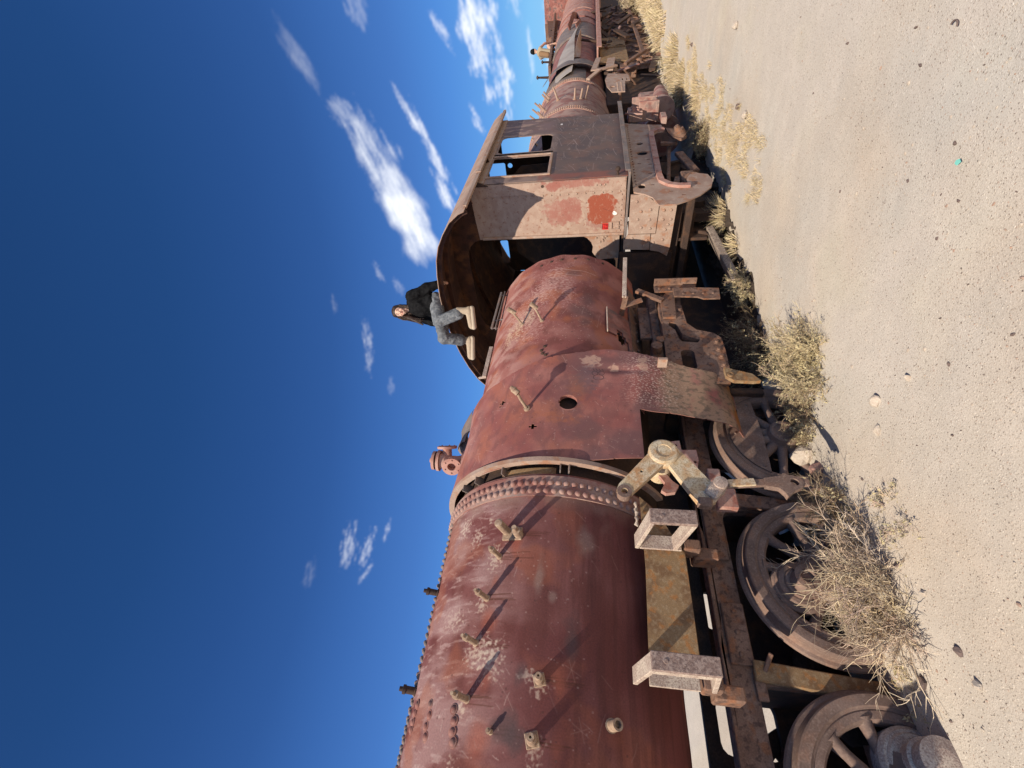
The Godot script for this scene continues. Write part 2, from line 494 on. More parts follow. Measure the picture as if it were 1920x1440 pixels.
# ---------------------------------------------------------------- bodies: smooth union of tapered capsules, meshed as surface nets
# bones: [a, b, ra, rb] or [a, b, ra, rb, squash axis, squash] ; k: blend
func body_mesh(bones: Array, cell: float, k: float, mb: MB) -> void:
	var lo := Vector3.INF; var hi := -Vector3.INF
	for bn in bones:
		var rr: float = max(bn[2], bn[3]) + cell * 3 + k
		for e in [bn[0], bn[1]]:
			lo = lo.min(e - Vector3.ONE * rr); hi = hi.max(e + Vector3.ONE * rr)
	var nx := int((hi.x - lo.x) / cell) + 2; var ny := int((hi.y - lo.y) / cell) + 2; var nz := int((hi.z - lo.z) / cell) + 2
	var F := PackedFloat32Array(); F.resize(nx * ny * nz); F.fill(9.0)
	for bn in bones:
		var a: Vector3 = bn[0]; var b: Vector3 = bn[1]; var ra: float = bn[2]; var rb: float = bn[3]
		var sq := Vector3.ONE
		if bn.size() > 4: sq = bn[4]
		var reach: float = max(ra, rb) * max(sq.x, max(sq.y, sq.z)) + cell * 2.5 + k
		var l := ((a.min(b) - Vector3.ONE * reach) - lo) / cell
		var h := ((a.max(b) + Vector3.ONE * reach) - lo) / cell
		var ab := (b - a) / sq
		var L2: float = max(ab.length_squared(), 1e-9)
		for z in range(maxi(0, int(l.z)), mini(nz, int(h.z) + 2)):
			for y in range(maxi(0, int(l.y)), mini(ny, int(h.y) + 2)):
				for x in range(maxi(0, int(l.x)), mini(nx, int(h.x) + 2)):
					var p := lo + Vector3(x, y, z) * cell
					var ap := (p - a) / sq
					var t := clampf(ap.dot(ab) / L2, 0.0, 1.0)
					var d := (ap - ab * t).length() - (ra + (rb - ra) * t)
					var i := (z * ny + y) * nx + x
					var f := F[i]
					var hh := clampf(0.5 + 0.5 * (f - d) / k, 0.0, 1.0)
					F[i] = lerpf(f, d, hh) - k * hh * (1.0 - hh)
	var cells := {}
	var base := mb.v.size()
	var sx := 1; var sy := nx; var sz := nx * ny
	var offs := [0, sx, sy, sx + sy, sz, sz + sx, sz + sy, sz + sx + sy]
	for z in nz - 1:
		for y in ny - 1:
			for x in nx - 1:
				var i := (z * ny + y) * nx + x
				var m := 0
				for q in 8:
					if F[i + offs[q]] < 0.0: m |= 1 << q
				if m == 0 or m == 255: continue
				var s := Vector3.ZERO; var cnt := 0
				for e in [[0, 1], [2, 3], [4, 5], [6, 7], [0, 2], [1, 3], [4, 6], [5, 7], [0, 4], [1, 5], [2, 6], [3, 7]]:
					var fa := F[i + offs[e[0]]]; var fb := F[i + offs[e[1]]]
					if (fa < 0.0) == (fb < 0.0): continue
					var t := fa / (fa - fb)
					var pa := Vector3(e[0] & 1, (e[0] >> 1) & 1, e[0] >> 2); var pb := Vector3(e[1] & 1, (e[1] >> 1) & 1, e[1] >> 2)
					s += pa.lerp(pb, t); cnt += 1
				var g := Vector3(F[i + sx] - F[i] + F[i + sx + sy] - F[i + sy] + F[i + sx + sz] - F[i + sz] + F[i + sx + sy + sz] - F[i + sy + sz], F[i + sy] - F[i] + F[i + sx + sy] - F[i + sx] + F[i + sy + sz] - F[i + sz] + F[i + sx + sy + sz] - F[i + sx + sz], F[i + sz] - F[i] + F[i + sx + sz] - F[i + sx] + F[i + sy + sz] - F[i + sy] + F[i + sx + sy + sz] - F[i + sx + sy])
				cells[i] = mb.vert(lo + (Vector3(x, y, z) + s / cnt) * cell, g.normalized(), Vector2(x, y) * cell)
	for i in cells:
		for ax in 3:
			var st: int = [sx, sy, sz][ax]; var o1: int = [sy, sz, sx][ax]; var o2: int = [sz, sx, sy][ax]
			# edge from corner i along axis ax, shared by the cells i, i-o1, i-o2, i-o1-o2
			if (F[i] < 0.0) == (F[i + st] < 0.0): continue
			if not (cells.has(i - o1) and cells.has(i - o2) and cells.has(i - o1 - o2)): continue
			var a: int = cells[i]; var b: int = cells[i - o1]; var c: int = cells[i - o1 - o2]; var d: int = cells[i - o2]
			mb.face(a, b, c); mb.face(a, c, d)

# ---------------------------------------------------------------- dry plants
func twig(mb: MB, p: Vector3, d: Vector3, L: float, r: float, rg: RandomNumberGenerator, depth: int, leaf: MB, leafy: float, droop := 0.0, kink := 0.35) -> void:
	var pts := [p]; var rad := [r]
	var n := 4 if depth > 0 else 3
	var q := p; var dd := d
	for i in n:
		dd = (dd + Vector3(rg.randf_range(-1, 1), rg.randf_range(-1, 1) - droop, rg.randf_range(-1, 1)) * kink).normalized()
		q = q + dd * L / n
		if q.y < 0.40: q.y = 0.40 + rg.randf() * 0.01
		pts.append(q); rad.append(r * (1.0 - 0.6 * (i + 1.0) / n))
		if depth > 0:
			var kids := 1 + int(rg.randf() * 2.2)
			for k in kids:
				var e := (dd + Vector3(rg.randf_range(-1, 1), rg.randf_range(-0.9, 1), rg.randf_range(-1, 1)) * 0.95).normalized()
				twig(mb, q, e, L * rg.randf_range(0.35, 0.6), r * 0.68, rg, depth - 1, leaf, leafy, droop, kink)
		if leaf != null and rg.randf() < leafy:
			for k in 3:
				var o := Vector3(rg.randf_range(-1, 1), rg.randf_range(-1, 1), rg.randf_range(-1, 1))
				var s := rg.randf_range(0.004, 0.011)
				var a := q + o * 0.014
				leaf.tri(a, a + Vector3(rg.randf_range(-1, 1), rg.randf_range(-1, 1), rg.randf_range(-1, 1)) * s * 2.0, a + Vector3(rg.randf_range(-1, 1), rg.randf_range(-1, 1), rg.randf_range(-1, 1)) * s * 2.0, Vector3(0, 1, 0.3))
	mb.tube(pts, rad, 3, false)

# a dry shrub with stems spreading from several roots
func shrub(called: String, label: String, at: Vector3, sx: float, sy: float, sz: float, stems: int, seed_: int, mat: Material, leafmat: Material, leafy: float, depth := 2, kink := 0.35, lean := Vector3.ZERO, r0 := 0.0035) -> Node3D:
	var t := thing(called, label, "shrub", at, "dry shrubs along the wrecks")
	var rg := RandomNumberGenerator.new(); rg.seed = seed_
	var mb := MB.new(); var lf := MB.new(); mb.use_col = true
	for i in stems:
		var br := rg.randf_range(0.5, 1.15); mb.col = Color(br, br * rg.randf_range(0.9, 1.0), br * rg.randf_range(0.78, 0.98))
		var an := rg.randf() * TAU
		var rr := sqrt(rg.randf())
		var root := Vector3(cos(an) * rr * sx * 0.55, -0.02, sin(an) * rr * sz * 0.55)
		var el := rg.randf_range(0.15, 1.25)
		var an2 := an + rg.randf_range(-0.9, 0.9)
		var d := Vector3(cos(an2) * cos(el) * sx, sin(el) * sy * 1.3, sin(an2) * cos(el) * sz) + lean * rg.randf_range(0.2, 1.0)
		var L := d.length() * rg.randf_range(0.3, 0.66)
		root.y += at.y; root.x += at.x; root.z += at.z
		twig(mb, root, d.normalized(), L, r0 * rg.randf_range(0.6, 1.2), rg, depth, lf, leafy, 0.05, kink)
	for k in mb.v.size(): mb.v[k] -= at
	for k in lf.v.size(): lf.v[k] -= at
	obj("twigs", mb, mat, t)
	if lf.v.size() > 0: obj("leaves", lf, leafmat, t)
	return t

# blades of a tuft or a mat of grass, in one mesh
func grass(rg: RandomNumberGenerator, n: int, spot: Callable, h0: float, h1: float, wd: float, bend: float, splay: float) -> MB:
	var mb := MB.new(); mb.use_col = true
	for i in n:
		var s: Array = spot.call(rg)
		var br := rg.randf_range(0.5, 1.1); mb.col = Color(br, br * rg.randf_range(0.92, 1.0), br * rg.randf_range(0.8, 1.0))
		var p: Vector3 = s[0]
		var L := rg.randf_range(h0, h1) * float(s[1])
		var an := rg.randf() * TAU
		var out := Vector3(cos(an), 0, sin(an)) * rg.randf() * splay
		if s.size() > 2: out += s[2]
		var d := (Vector3(0, 1, 0) + out).normalized()
		var side := d.cross(Vector3(sin(an + 0.7), 0.2, cos(an + 0.7))).normalized() * wd
		var m := p + d * L * 0.55
		var e := m + (d + out * bend - Vector3(0, 0.25 * bend, 0)).normalized() * L * 0.45
		var nn := (d.cross(side)).normalized()
		if nn.y < 0: nn = -nn
		var i0 := mb.vert(p - side, nn); var i1 := mb.vert(p + side, nn); var i2 := mb.vert(m + side * 0.7, nn); var i3 := mb.vert(m - side * 0.7, nn); var i4 := mb.vert(e, nn)
		mb.face(i0, i1, i2); mb.face(i0, i2, i3); mb.face(i3, i2, i4)
	return mb

# ---------------------------------------------------------------- the place
const NB := 4.35      # the boilers' axis lies at z = -NB, y = YB
const YB := 2.71
const HC := 2.40      # height of the camera
const GY := 0.42      # level of the sand
# the colour of the air by elevation in degrees
const AIR := [[0.0, Color8(165, 214, 250)], [6.0, Color8(134, 199, 249)], [10.0, Color8(104, 167, 237)], [15.0, Color8(84, 143, 221)], [20.0, Color8(72, 122, 197)], [26.0, Color8(59, 105, 176)], [31.0, Color8(49, 91, 157)], [37.0, Color8(42, 82, 144)], [46.0, Color8(34, 73, 129)], [57.0, Color8(30, 66, 118)], [91.0, Color8(24, 52, 98)]]
var SUN := Vector3(-1.08, 1.0, 0.35).normalized()
var rng := RandomNumberGenerator.new()

func cyl(x: float, deg: float, r: float, yb := YB, zb := -NB) -> Vector3:
	var a := deg_to_rad(deg)
	return Vector3(x, yb + r * sin(a), zb + r * cos(a))

func cyln(deg: float) -> Vector3:
	var a := deg_to_rad(deg)
	return Vector3(0, sin(a), cos(a))

func _ready() -> void:
	rng.seed = 20240
	# camera: a telephone held upright, so the picture lies on its side
	var al := 0.8042; var pi_ := 0.1671; var ro := 0.0077
	var fw := Vector3(cos(pi_) * cos(al), sin(pi_), -cos(pi_) * sin(al))
	var r := Vector3(sin(al), 0, cos(al))
	var up := r.cross(fw)
	var r2 := r * cos(ro) + up * sin(ro); var up2 := up * cos(ro) - r * sin(ro)
	var cam := Camera3D.new(); cam.name = "camera"
	cam.transform = Transform3D(Basis(-up2, r2, -fw), Vector3(0, HC, 0))
	cam.fov = rad_to_deg(2.0 * atan(720.0 / 860.0)); cam.near = 0.05; cam.far = 8000.0
	add_child(cam); cam.current = true
	# sky, sun, exposure
	var we := WorldEnvironment.new(); we.name = "environment"
	var env := Environment.new()
	env.background_mode = Environment.BG_SKY
	env.sky = Sky.new(); env.sky.sky_material = make_sky(fw, r2, up2)
	env.tonemap_mode = Environment.TONE_MAPPER_LINEAR
	env.tonemap_exposure = 1.25
	env.background_energy_multiplier = 1.0
	env.ambient_light_source = Environment.AMBIENT_SOURCE_SKY
	env.sdfgi_enabled = true; env.ssao_enabled = true; env.ssil_enabled = true
	we.environment = env; add_child(we)
	var sun := DirectionalLight3D.new(); sun.name = "sun"
	sun.light_energy = 1.6; sun.light_color = Color(1.0, 0.95, 0.87); sun.light_angular_distance = 0.5
	sun.shadow_enabled = true
	sun.transform = Transform3D(Basis.looking_at(-SUN, Vector3.UP), Vector3(0, 30, 0))
	add_child(sun)

	make_materials()
	make_ground()
	make_near_engine()
	make_cab_engine()
	make_far_engine()
	make_people()
	make_plants()
	make_litter()

# the deep blue of thin air with a few cirrus streaks
func make_sky(_fw: Vector3, _r: Vector3, _u: Vector3) -> PanoramaSkyMaterial:
	var W := 2048; var H := 1024
	var fn := FastNoiseLite.new(); fn.seed = 5; fn.noise_type = FastNoiseLite.TYPE_SIMPLEX_SMOOTH; fn.frequency = 1.0; fn.fractal_octaves = 6; fn.fractal_gain = 0.55
	var fw_ := FastNoiseLite.new(); fw_.seed = 9; fw_.frequency = 1.0; fw_.fractal_octaves = 3
	# clouds: azimuth (deg from +x towards -z), elevation, half length, half width, tilt (deg), strength, raggedness
	var clouds := CLOUDS
	var im := Image.create_empty(W, H, false, Image.FORMAT_RGBF)
	for y in H:
		var el := (0.5 - (y + 0.5) / H) * PI
		var c := Color(0.30, 0.26, 0.21)
		if el >= 0.0:
			var ed := rad_to_deg(el)
			for i in AIR.size() - 1:
				if ed <= AIR[i + 1][0]:
					var f: float = (ed - AIR[i][0]) / (AIR[i + 1][0] - AIR[i][0])
					c = (AIR[i][1] as Color).lerp(AIR[i + 1][1], f).srgb_to_linear() * 0.8
					break
		for x in W:
			var az := (x + 0.5) / W * TAU
			var cs := sin(az) * cos(el) * SUN.x + sin(el) * SUN.y - cos(az) * cos(el) * SUN.z
			# the whiter air round the sun
			var glow := pow(maxf(cs, 0.0), 5.0) * 0.3 + pow(maxf(cs, 0.0), 40.0) * 1.2
			im.set_pixel(x, y, c + Color(0.62, 0.74, 0.86) * glow if el >= 0.0 else c)
	for cl in clouds:
		var az0: float = cl[0]; var e0: float = cl[1]; var L: float = cl[2]; var wd: float = cl[3]; var tl := deg_to_rad(cl[4])
		var span := (maxf(L, wd) * 1.6) / cos(deg_to_rad(minf(e0, 75.0)))
		for y in range(int((0.5 - (e0 + maxf(L, wd) * 1.4) / 180.0) * H), int((0.5 - (e0 - maxf(L, wd) * 1.4) / 180.0) * H) + 1):
			if y < 0 or y >= H / 2: continue
			var el := (0.5 - (y + 0.5) / H) * 180.0
			for xx in range(int((az0 - span) / 360.0 * W), int((az0 + span) / 360.0 * W) + 1):
				var azd := (xx + 0.5) / W * 360.0
				var dx := (azd - az0) * cos(deg_to_rad(el)); var dy := el - e0
				var u := (dx * cos(tl) + dy * sin(tl)); var v := (-dx * sin(tl) + dy * cos(tl))
				var wob := fw_.get_noise_3d(u * 0.12, v * 0.12, az0) * 0.9
				var un := u / L; var vn := v / wd + wob
				var d := un * un + vn * vn
				if d > 2.2: continue
				var nz := fn.get_noise_3d(u * 0.32 / cl[7], v * 1.5 / cl[7], az0 * 0.3)
				var m := clampf((1.0 - d) * (0.75 if cl[6] > 0.6 else 1.15) + nz * cl[6] * 0.85 + 0.03, 0.0, 1.0)
				var hf := fn.get_noise_3d(u * 1.1 / cl[7] + 31.0, v * 5.0 / cl[7], az0)
				m = clampf(pow(m, 1.25) * (0.95 + hf * 0.75 * (1.0 - 0.6 * m)), 0.0, 1.0) * cl[5]
				if m <= 0.003: continue
				# direction -> column: azimuth measured from +x towards -z
				var a := deg_to_rad(azd)
				var dir := Vector3(cos(a), 0, -sin(a))
				var px := int(fposmod(atan2(dir.x, -dir.z) / TAU, 1.0) * W) % W
				var c := im.get_pixel(px, y)
				im.set_pixel(px, y, c.lerp(Color(0.86, 0.89, 0.95), m))
	var ps := PanoramaSkyMaterial.new()
	ps.panorama = ImageTexture.create_from_image(im)
	ps.energy_multiplier = 1.0
	return ps

# azimuth (from +x towards -z), elevation, half length, half width, tilt, strength, raggedness, grain
const CLOUDS := [
	[19.5, 23.2, 6.4, 2.0, -17.0, 0.7, 0.95, 1.4], [25.2, 20.7, 5.6, 2.5, -20.0, 1.0, 0.55, 2.0], [13.5, 26.2, 1.6, 0.9, -30.0, 0.3, 1.2, 0.8],
	[18.0, 17.6, 5.8, 0.65, -20.0, 0.75, 1.2, 0.9], [22.5, 16.6, 3.0, 0.8, -20.0, 0.85, 1.0, 0.9], [14.0, 19.4, 2.6, 0.35, -24.0, 0.5, 1.2, 0.7],
	[7.2, 10.9, 3.6, 1.6, -12.0, 0.95, 1.3, 0.9], [12.0, 9.0, 3.6, 0.9, -10.0, 0.85, 1.4, 0.7], [9.4, 11.6, 3.0, 0.6, -14.0, 0.6, 1.5, 0.6],
	[7.4, 14.6, 2.0, 0.5, -26.0, 0.55, 1.3, 0.6], [10.6, 12.0, 1.0, 0.6, -10.0, 0.6, 1.3, 0.5], [15.6, 12.3, 1.5, 0.4, -26.0, 0.7, 1.2, 0.6], [13.2, 10.8, 0.9, 0.7, 0.0, 0.65, 1.3, 0.5],
	[8.4, 29.0, 3.6, 0.8, -16.0, 0.22, 1.0, 1.2], [4.2, 22.4, 2.2, 0.9, -12.0, 0.3, 1.2, 0.8],
	[41.2, 27.0, 3.4, 0.6, -3.0, 0.36, 1.3, 0.6], [31.6, 25.3, 1.3, 0.4, -24.0, 0.26, 1.3, 0.6], [33.4, 23.0, 1.4, 0.5, -20.0, 0.18, 1.3, 0.6], [46.5, 24.3, 1.2, 0.4, -8.0, 0.16, 1.3, 0.5], [35.5, 30.5, 1.0, 0.3, 0.0, 0.14, 1.3, 0.5],
	[66.9, 27.2, 2.4, 0.9, 4.0, 0.4, 1.7, 0.5], [67.0, 25.2, 2.2, 0.6, 12.0, 0.42, 1.7, 0.45], [65.0, 23.6, 1.5, 0.3, 6.0, 0.36, 1.5, 0.4], [70.0, 25.0, 1.3, 0.25, 30.0, 0.35, 1.5, 0.4], [70.5, 31.0, 1.4, 0.5, 0.0, 0.1, 1.5, 0.5],
	[10.0, 6.2, 2.6, 0.3, -2.0, 0.5, 1.3, 0.5], [8.5, 4.4, 4.0, 0.3, 0.0, 0.6, 1.3, 0.5], [4.0, 7.6, 3.0, 0.8, -4.0, 0.6, 1.4, 0.6], [1.0, 12.0, 4.0, 1.0, -10.0, 0.6, 1.3, 0.8],
	[352.0, 9.0, 8.0, 1.4, -6.0, 0.6, 1.3, 0.9], [335.0, 14.0, 9.0, 1.2, -8.0, 0.45, 1.3, 1.0], [300.0, 11.0, 10.0, 1.6, 4.0, 0.5, 1.3, 1.0], [120.0, 13.0, 8.0, 1.2, 6.0, 0.4, 1.3, 1.0], [200.0, 12.0, 9.0, 1.4, -5.0, 0.45, 1.3, 1.0], [240.0, 20.0, 7.0, 1.2, 8.0, 0.35, 1.3, 1.0],
]

func make_materials() -> void:
	var rust := Color(0.13, 0.062, 0.04)
	M.frame = grime(11, 400, Color(0.17, 0.098, 0.07), [[Color(0.25, 0.16, 0.12), 0.012, 5, 0.55, 0.3, 0.7], [Color(0.27, 0.10, 0.045), 0.02, 4, 0.66, 0.2, 0.6], [Color(0.06, 0.035, 0.03), 0.05, 4, 0.68, 0.2, 0.6]], 0.16, 1.4, 0.35)
	M.wheel = grime(12, 400, Color(0.16, 0.105, 0.085), [[Color(0.24, 0.165, 0.135), 0.008, 5, 0.5, 0.35, 0.8], [Color(0.10, 0.066, 0.055), 0.012, 6, 0.6, 0.35, 0.5], [Color(0.25, 0.13, 0.085), 0.02, 5, 0.66, 0.3, 0.45], [Color(0.32, 0.24, 0.19), 0.12, 4, 0.68, 0.15, 0.4]], 0.14, 1.4, 0.3, 0.75)
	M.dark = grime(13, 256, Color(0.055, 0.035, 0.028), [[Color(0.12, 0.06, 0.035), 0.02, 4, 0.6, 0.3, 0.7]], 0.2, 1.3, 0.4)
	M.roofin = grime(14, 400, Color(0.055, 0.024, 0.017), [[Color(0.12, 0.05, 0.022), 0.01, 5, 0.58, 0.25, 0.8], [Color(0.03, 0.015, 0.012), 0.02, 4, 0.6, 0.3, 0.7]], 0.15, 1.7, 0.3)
	M.tan = grime(15, 400, Color(0.37, 0.265, 0.21), [[Color(0.30, 0.19, 0.145), 0.009, 4, 0.55, 0.35, 0.7], [Color(0.33, 0.14, 0.075), 0.02, 5, 0.7, 0.16, 0.6], [Color(0.46, 0.36, 0.29), 0.03, 4, 0.66, 0.2, 0.5]], 0.09, 1.8, 0.22)
	M.pink = grime(16, 400, Color(0.38, 0.20, 0.16), [[Color(0.45, 0.29, 0.24), 0.012, 4, 0.55, 0.35, 0.7], [Color(0.27, 0.10, 0.075), 0.02, 5, 0.62, 0.2, 0.8], [Color(0.30, 0.22, 0.19), 0.05, 4, 0.68, 0.2, 0.5]], 0.1, 1.5, 0.25)
	M.maroon = grime(17, 400, Color(0.25, 0.10, 0.083), [[Color(0.36, 0.19, 0.155), 0.01, 4, 0.55, 0.35, 0.7], [Color(0.16, 0.06, 0.05), 0.03, 5, 0.62, 0.2, 0.7], [Color(0.12, 0.09, 0.085), 0.016, 5, 0.66, 0.16, 0.8]], 0.1, 1.9, 0.22, 0.75)
	M.dusty = grime(28, 400, Color(0.335, 0.205, 0.17), [[Color(0.40, 0.28, 0.235), 0.012, 4, 0.52, 0.35, 0.7], [Color(0.23, 0.085, 0.07), 0.012, 4, 0.62, 0.16, 0.8], [Color(0.17, 0.13, 0.12), 0.02, 5, 0.68, 0.2, 0.5]], 0.1, 1.9, 0.22, 0.8)
	M.blade = grime(30, 256, Color(0.33, 0.29, 0.265), [[Color(0.24, 0.19, 0.17), 0.012, 4, 0.55, 0.35, 0.7], [Color(0.42, 0.36, 0.32), 0.02, 4, 0.6, 0.3, 0.6]], 0.1, 3.0, 0.2, 0.75)
	M.grey = grime(18, 400, Color(0.20, 0.165, 0.15), [[Color(0.13, 0.105, 0.10), 0.012, 4, 0.55, 0.35, 0.8], [Color(0.27, 0.17, 0.13), 0.02, 5, 0.66, 0.2, 0.7]], 0.1, 1.6, 0.22, 0.75)
	M.cream = grime(19, 400, Color(0.52, 0.40, 0.25), [[Color(0.44, 0.21, 0.09), 0.006, 4, 0.6, 0.4, 0.8], [Color(0.62, 0.55, 0.42), 0.02, 5, 0.52, 0.3, 0.7], [Color(0.26, 0.17, 0.10), 0.09, 5, 0.66, 0.2, 0.6]], 0.12, 0.7, 0.2)
	M.scale_ = grime(20, 400, Color(0.36, 0.27, 0.225), [[Color(0.56, 0.47, 0.38), 0.012, 6, 0.5, 0.35, 0.8], [Color(0.20, 0.135, 0.115), 0.10, 5, 0.62, 0.25, 0.7], [Color(0.66, 0.58, 0.48), 0.14, 4, 0.66, 0.2, 0.6]], 0.14, 0.7, 0.25)
	M.flake = grime(29, 400, Color(0.23, 0.155, 0.13), [[Color(0.36, 0.27, 0.23), 0.03, 6, 0.52, 0.3, 0.8], [Color(0.13, 0.085, 0.075), 0.06, 5, 0.6, 0.25, 0.7], [Color(0.5, 0.42, 0.35), 0.2, 4, 0.7, 0.15, 0.6]], 0.18, 0.6, 0.4)
	M.channel = grime(21, 400, Color(0.25, 0.16, 0.085), [[Color(0.17, 0.095, 0.05), 0.012, 5, 0.54, 0.25, 0.8], [Color(0.35, 0.15, 0.05), 0.02, 4, 0.68, 0.16, 0.7], [Color(0.33, 0.25, 0.16), 0.06, 4, 0.64, 0.2, 0.5]], 0.14, 1.0, 0.25)
	M.stud = grime(22, 256, Color(0.30, 0.20, 0.14), [[Color(0.46, 0.36, 0.26), 0.02, 4, 0.55, 0.4, 0.7], [Color(0.18, 0.11, 0.08), 0.03, 4, 0.62, 0.3, 0.6]], 0.16, 0.25, 0.1)
	M.redpaint = grime(23, 256, Color(0.36, 0.105, 0.05), [[Color(0.42, 0.16, 0.09), 0.02, 4, 0.55, 0.3, 0.6]], 0.08, 1.0, 0.1, 0.6)
	M.rock = grime(24, 256, Color(0.44, 0.37, 0.30), [[Color(0.33, 0.25, 0.2), 0.02, 4, 0.6, 0.3, 0.7], [Color(0.55, 0.5, 0.43), 0.06, 4, 0.62, 0.2, 0.6]], 0.2, 0.3, 0.4, 0.95)
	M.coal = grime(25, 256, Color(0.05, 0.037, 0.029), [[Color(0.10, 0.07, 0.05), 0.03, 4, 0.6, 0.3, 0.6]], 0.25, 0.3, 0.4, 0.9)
	M.wood = grime(26, 256, Color(0.22, 0.17, 0.14), [[Color(0.36, 0.29, 0.24), 0.02, 4, 0.55, 0.3, 0.7], [Color(0.08, 0.06, 0.05), 0.06, 4, 0.64, 0.2, 0.7]], 0.2, 0.5, 0.3, 0.95)
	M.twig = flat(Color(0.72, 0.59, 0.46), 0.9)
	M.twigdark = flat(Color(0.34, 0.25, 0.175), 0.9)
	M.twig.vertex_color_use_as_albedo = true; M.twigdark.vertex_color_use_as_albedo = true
	M.leaf = flat(Color(0.42, 0.355, 0.21), 0.9); M.leaf.backlight_enabled = true; M.leaf.backlight = Color(0.25, 0.22, 0.1)
	M.straw = flat(Color(0.66, 0.55, 0.37), 0.85); M.straw.vertex_color_use_as_albedo = true; M.straw.backlight_enabled = true; M.straw.backlight = Color(0.35, 0.28, 0.14)
	M.stalk = flat(Color(0.64, 0.53, 0.36), 0.9); M.stalk.vertex_color_use_as_albedo = true
	M.bluegrass = flat(Color(0.42, 0.39, 0.30), 0.9)

# ---------------------------------------------------------------- ground
func ground_h(x: float, z: float) -> float:
	var h := GY
	h += sin(x * 0.9 + 1.3 * sin(z * 0.7)) * 0.012 + sin(z * 1.7 + x * 0.43) * 0.012
	# the sand sinks a little under the engines and banks up against the first wheels
	h -= 0.10 * clampf((-z - 4.0) / 0.5, 0.0, 1.0) * clampf((5.6 + z) / 0.5, 0.0, 1.0)
	h += 0.05 * exp(-pow((x - 1.55) / 0.6, 2.0) - pow((z + 3.55) / 0.35, 2.0))
	h -= 0.10 * exp(-pow((x - 8.0) / 3.5, 2.0) - pow((z + 3.9) / 0.5, 2.0))
	return h

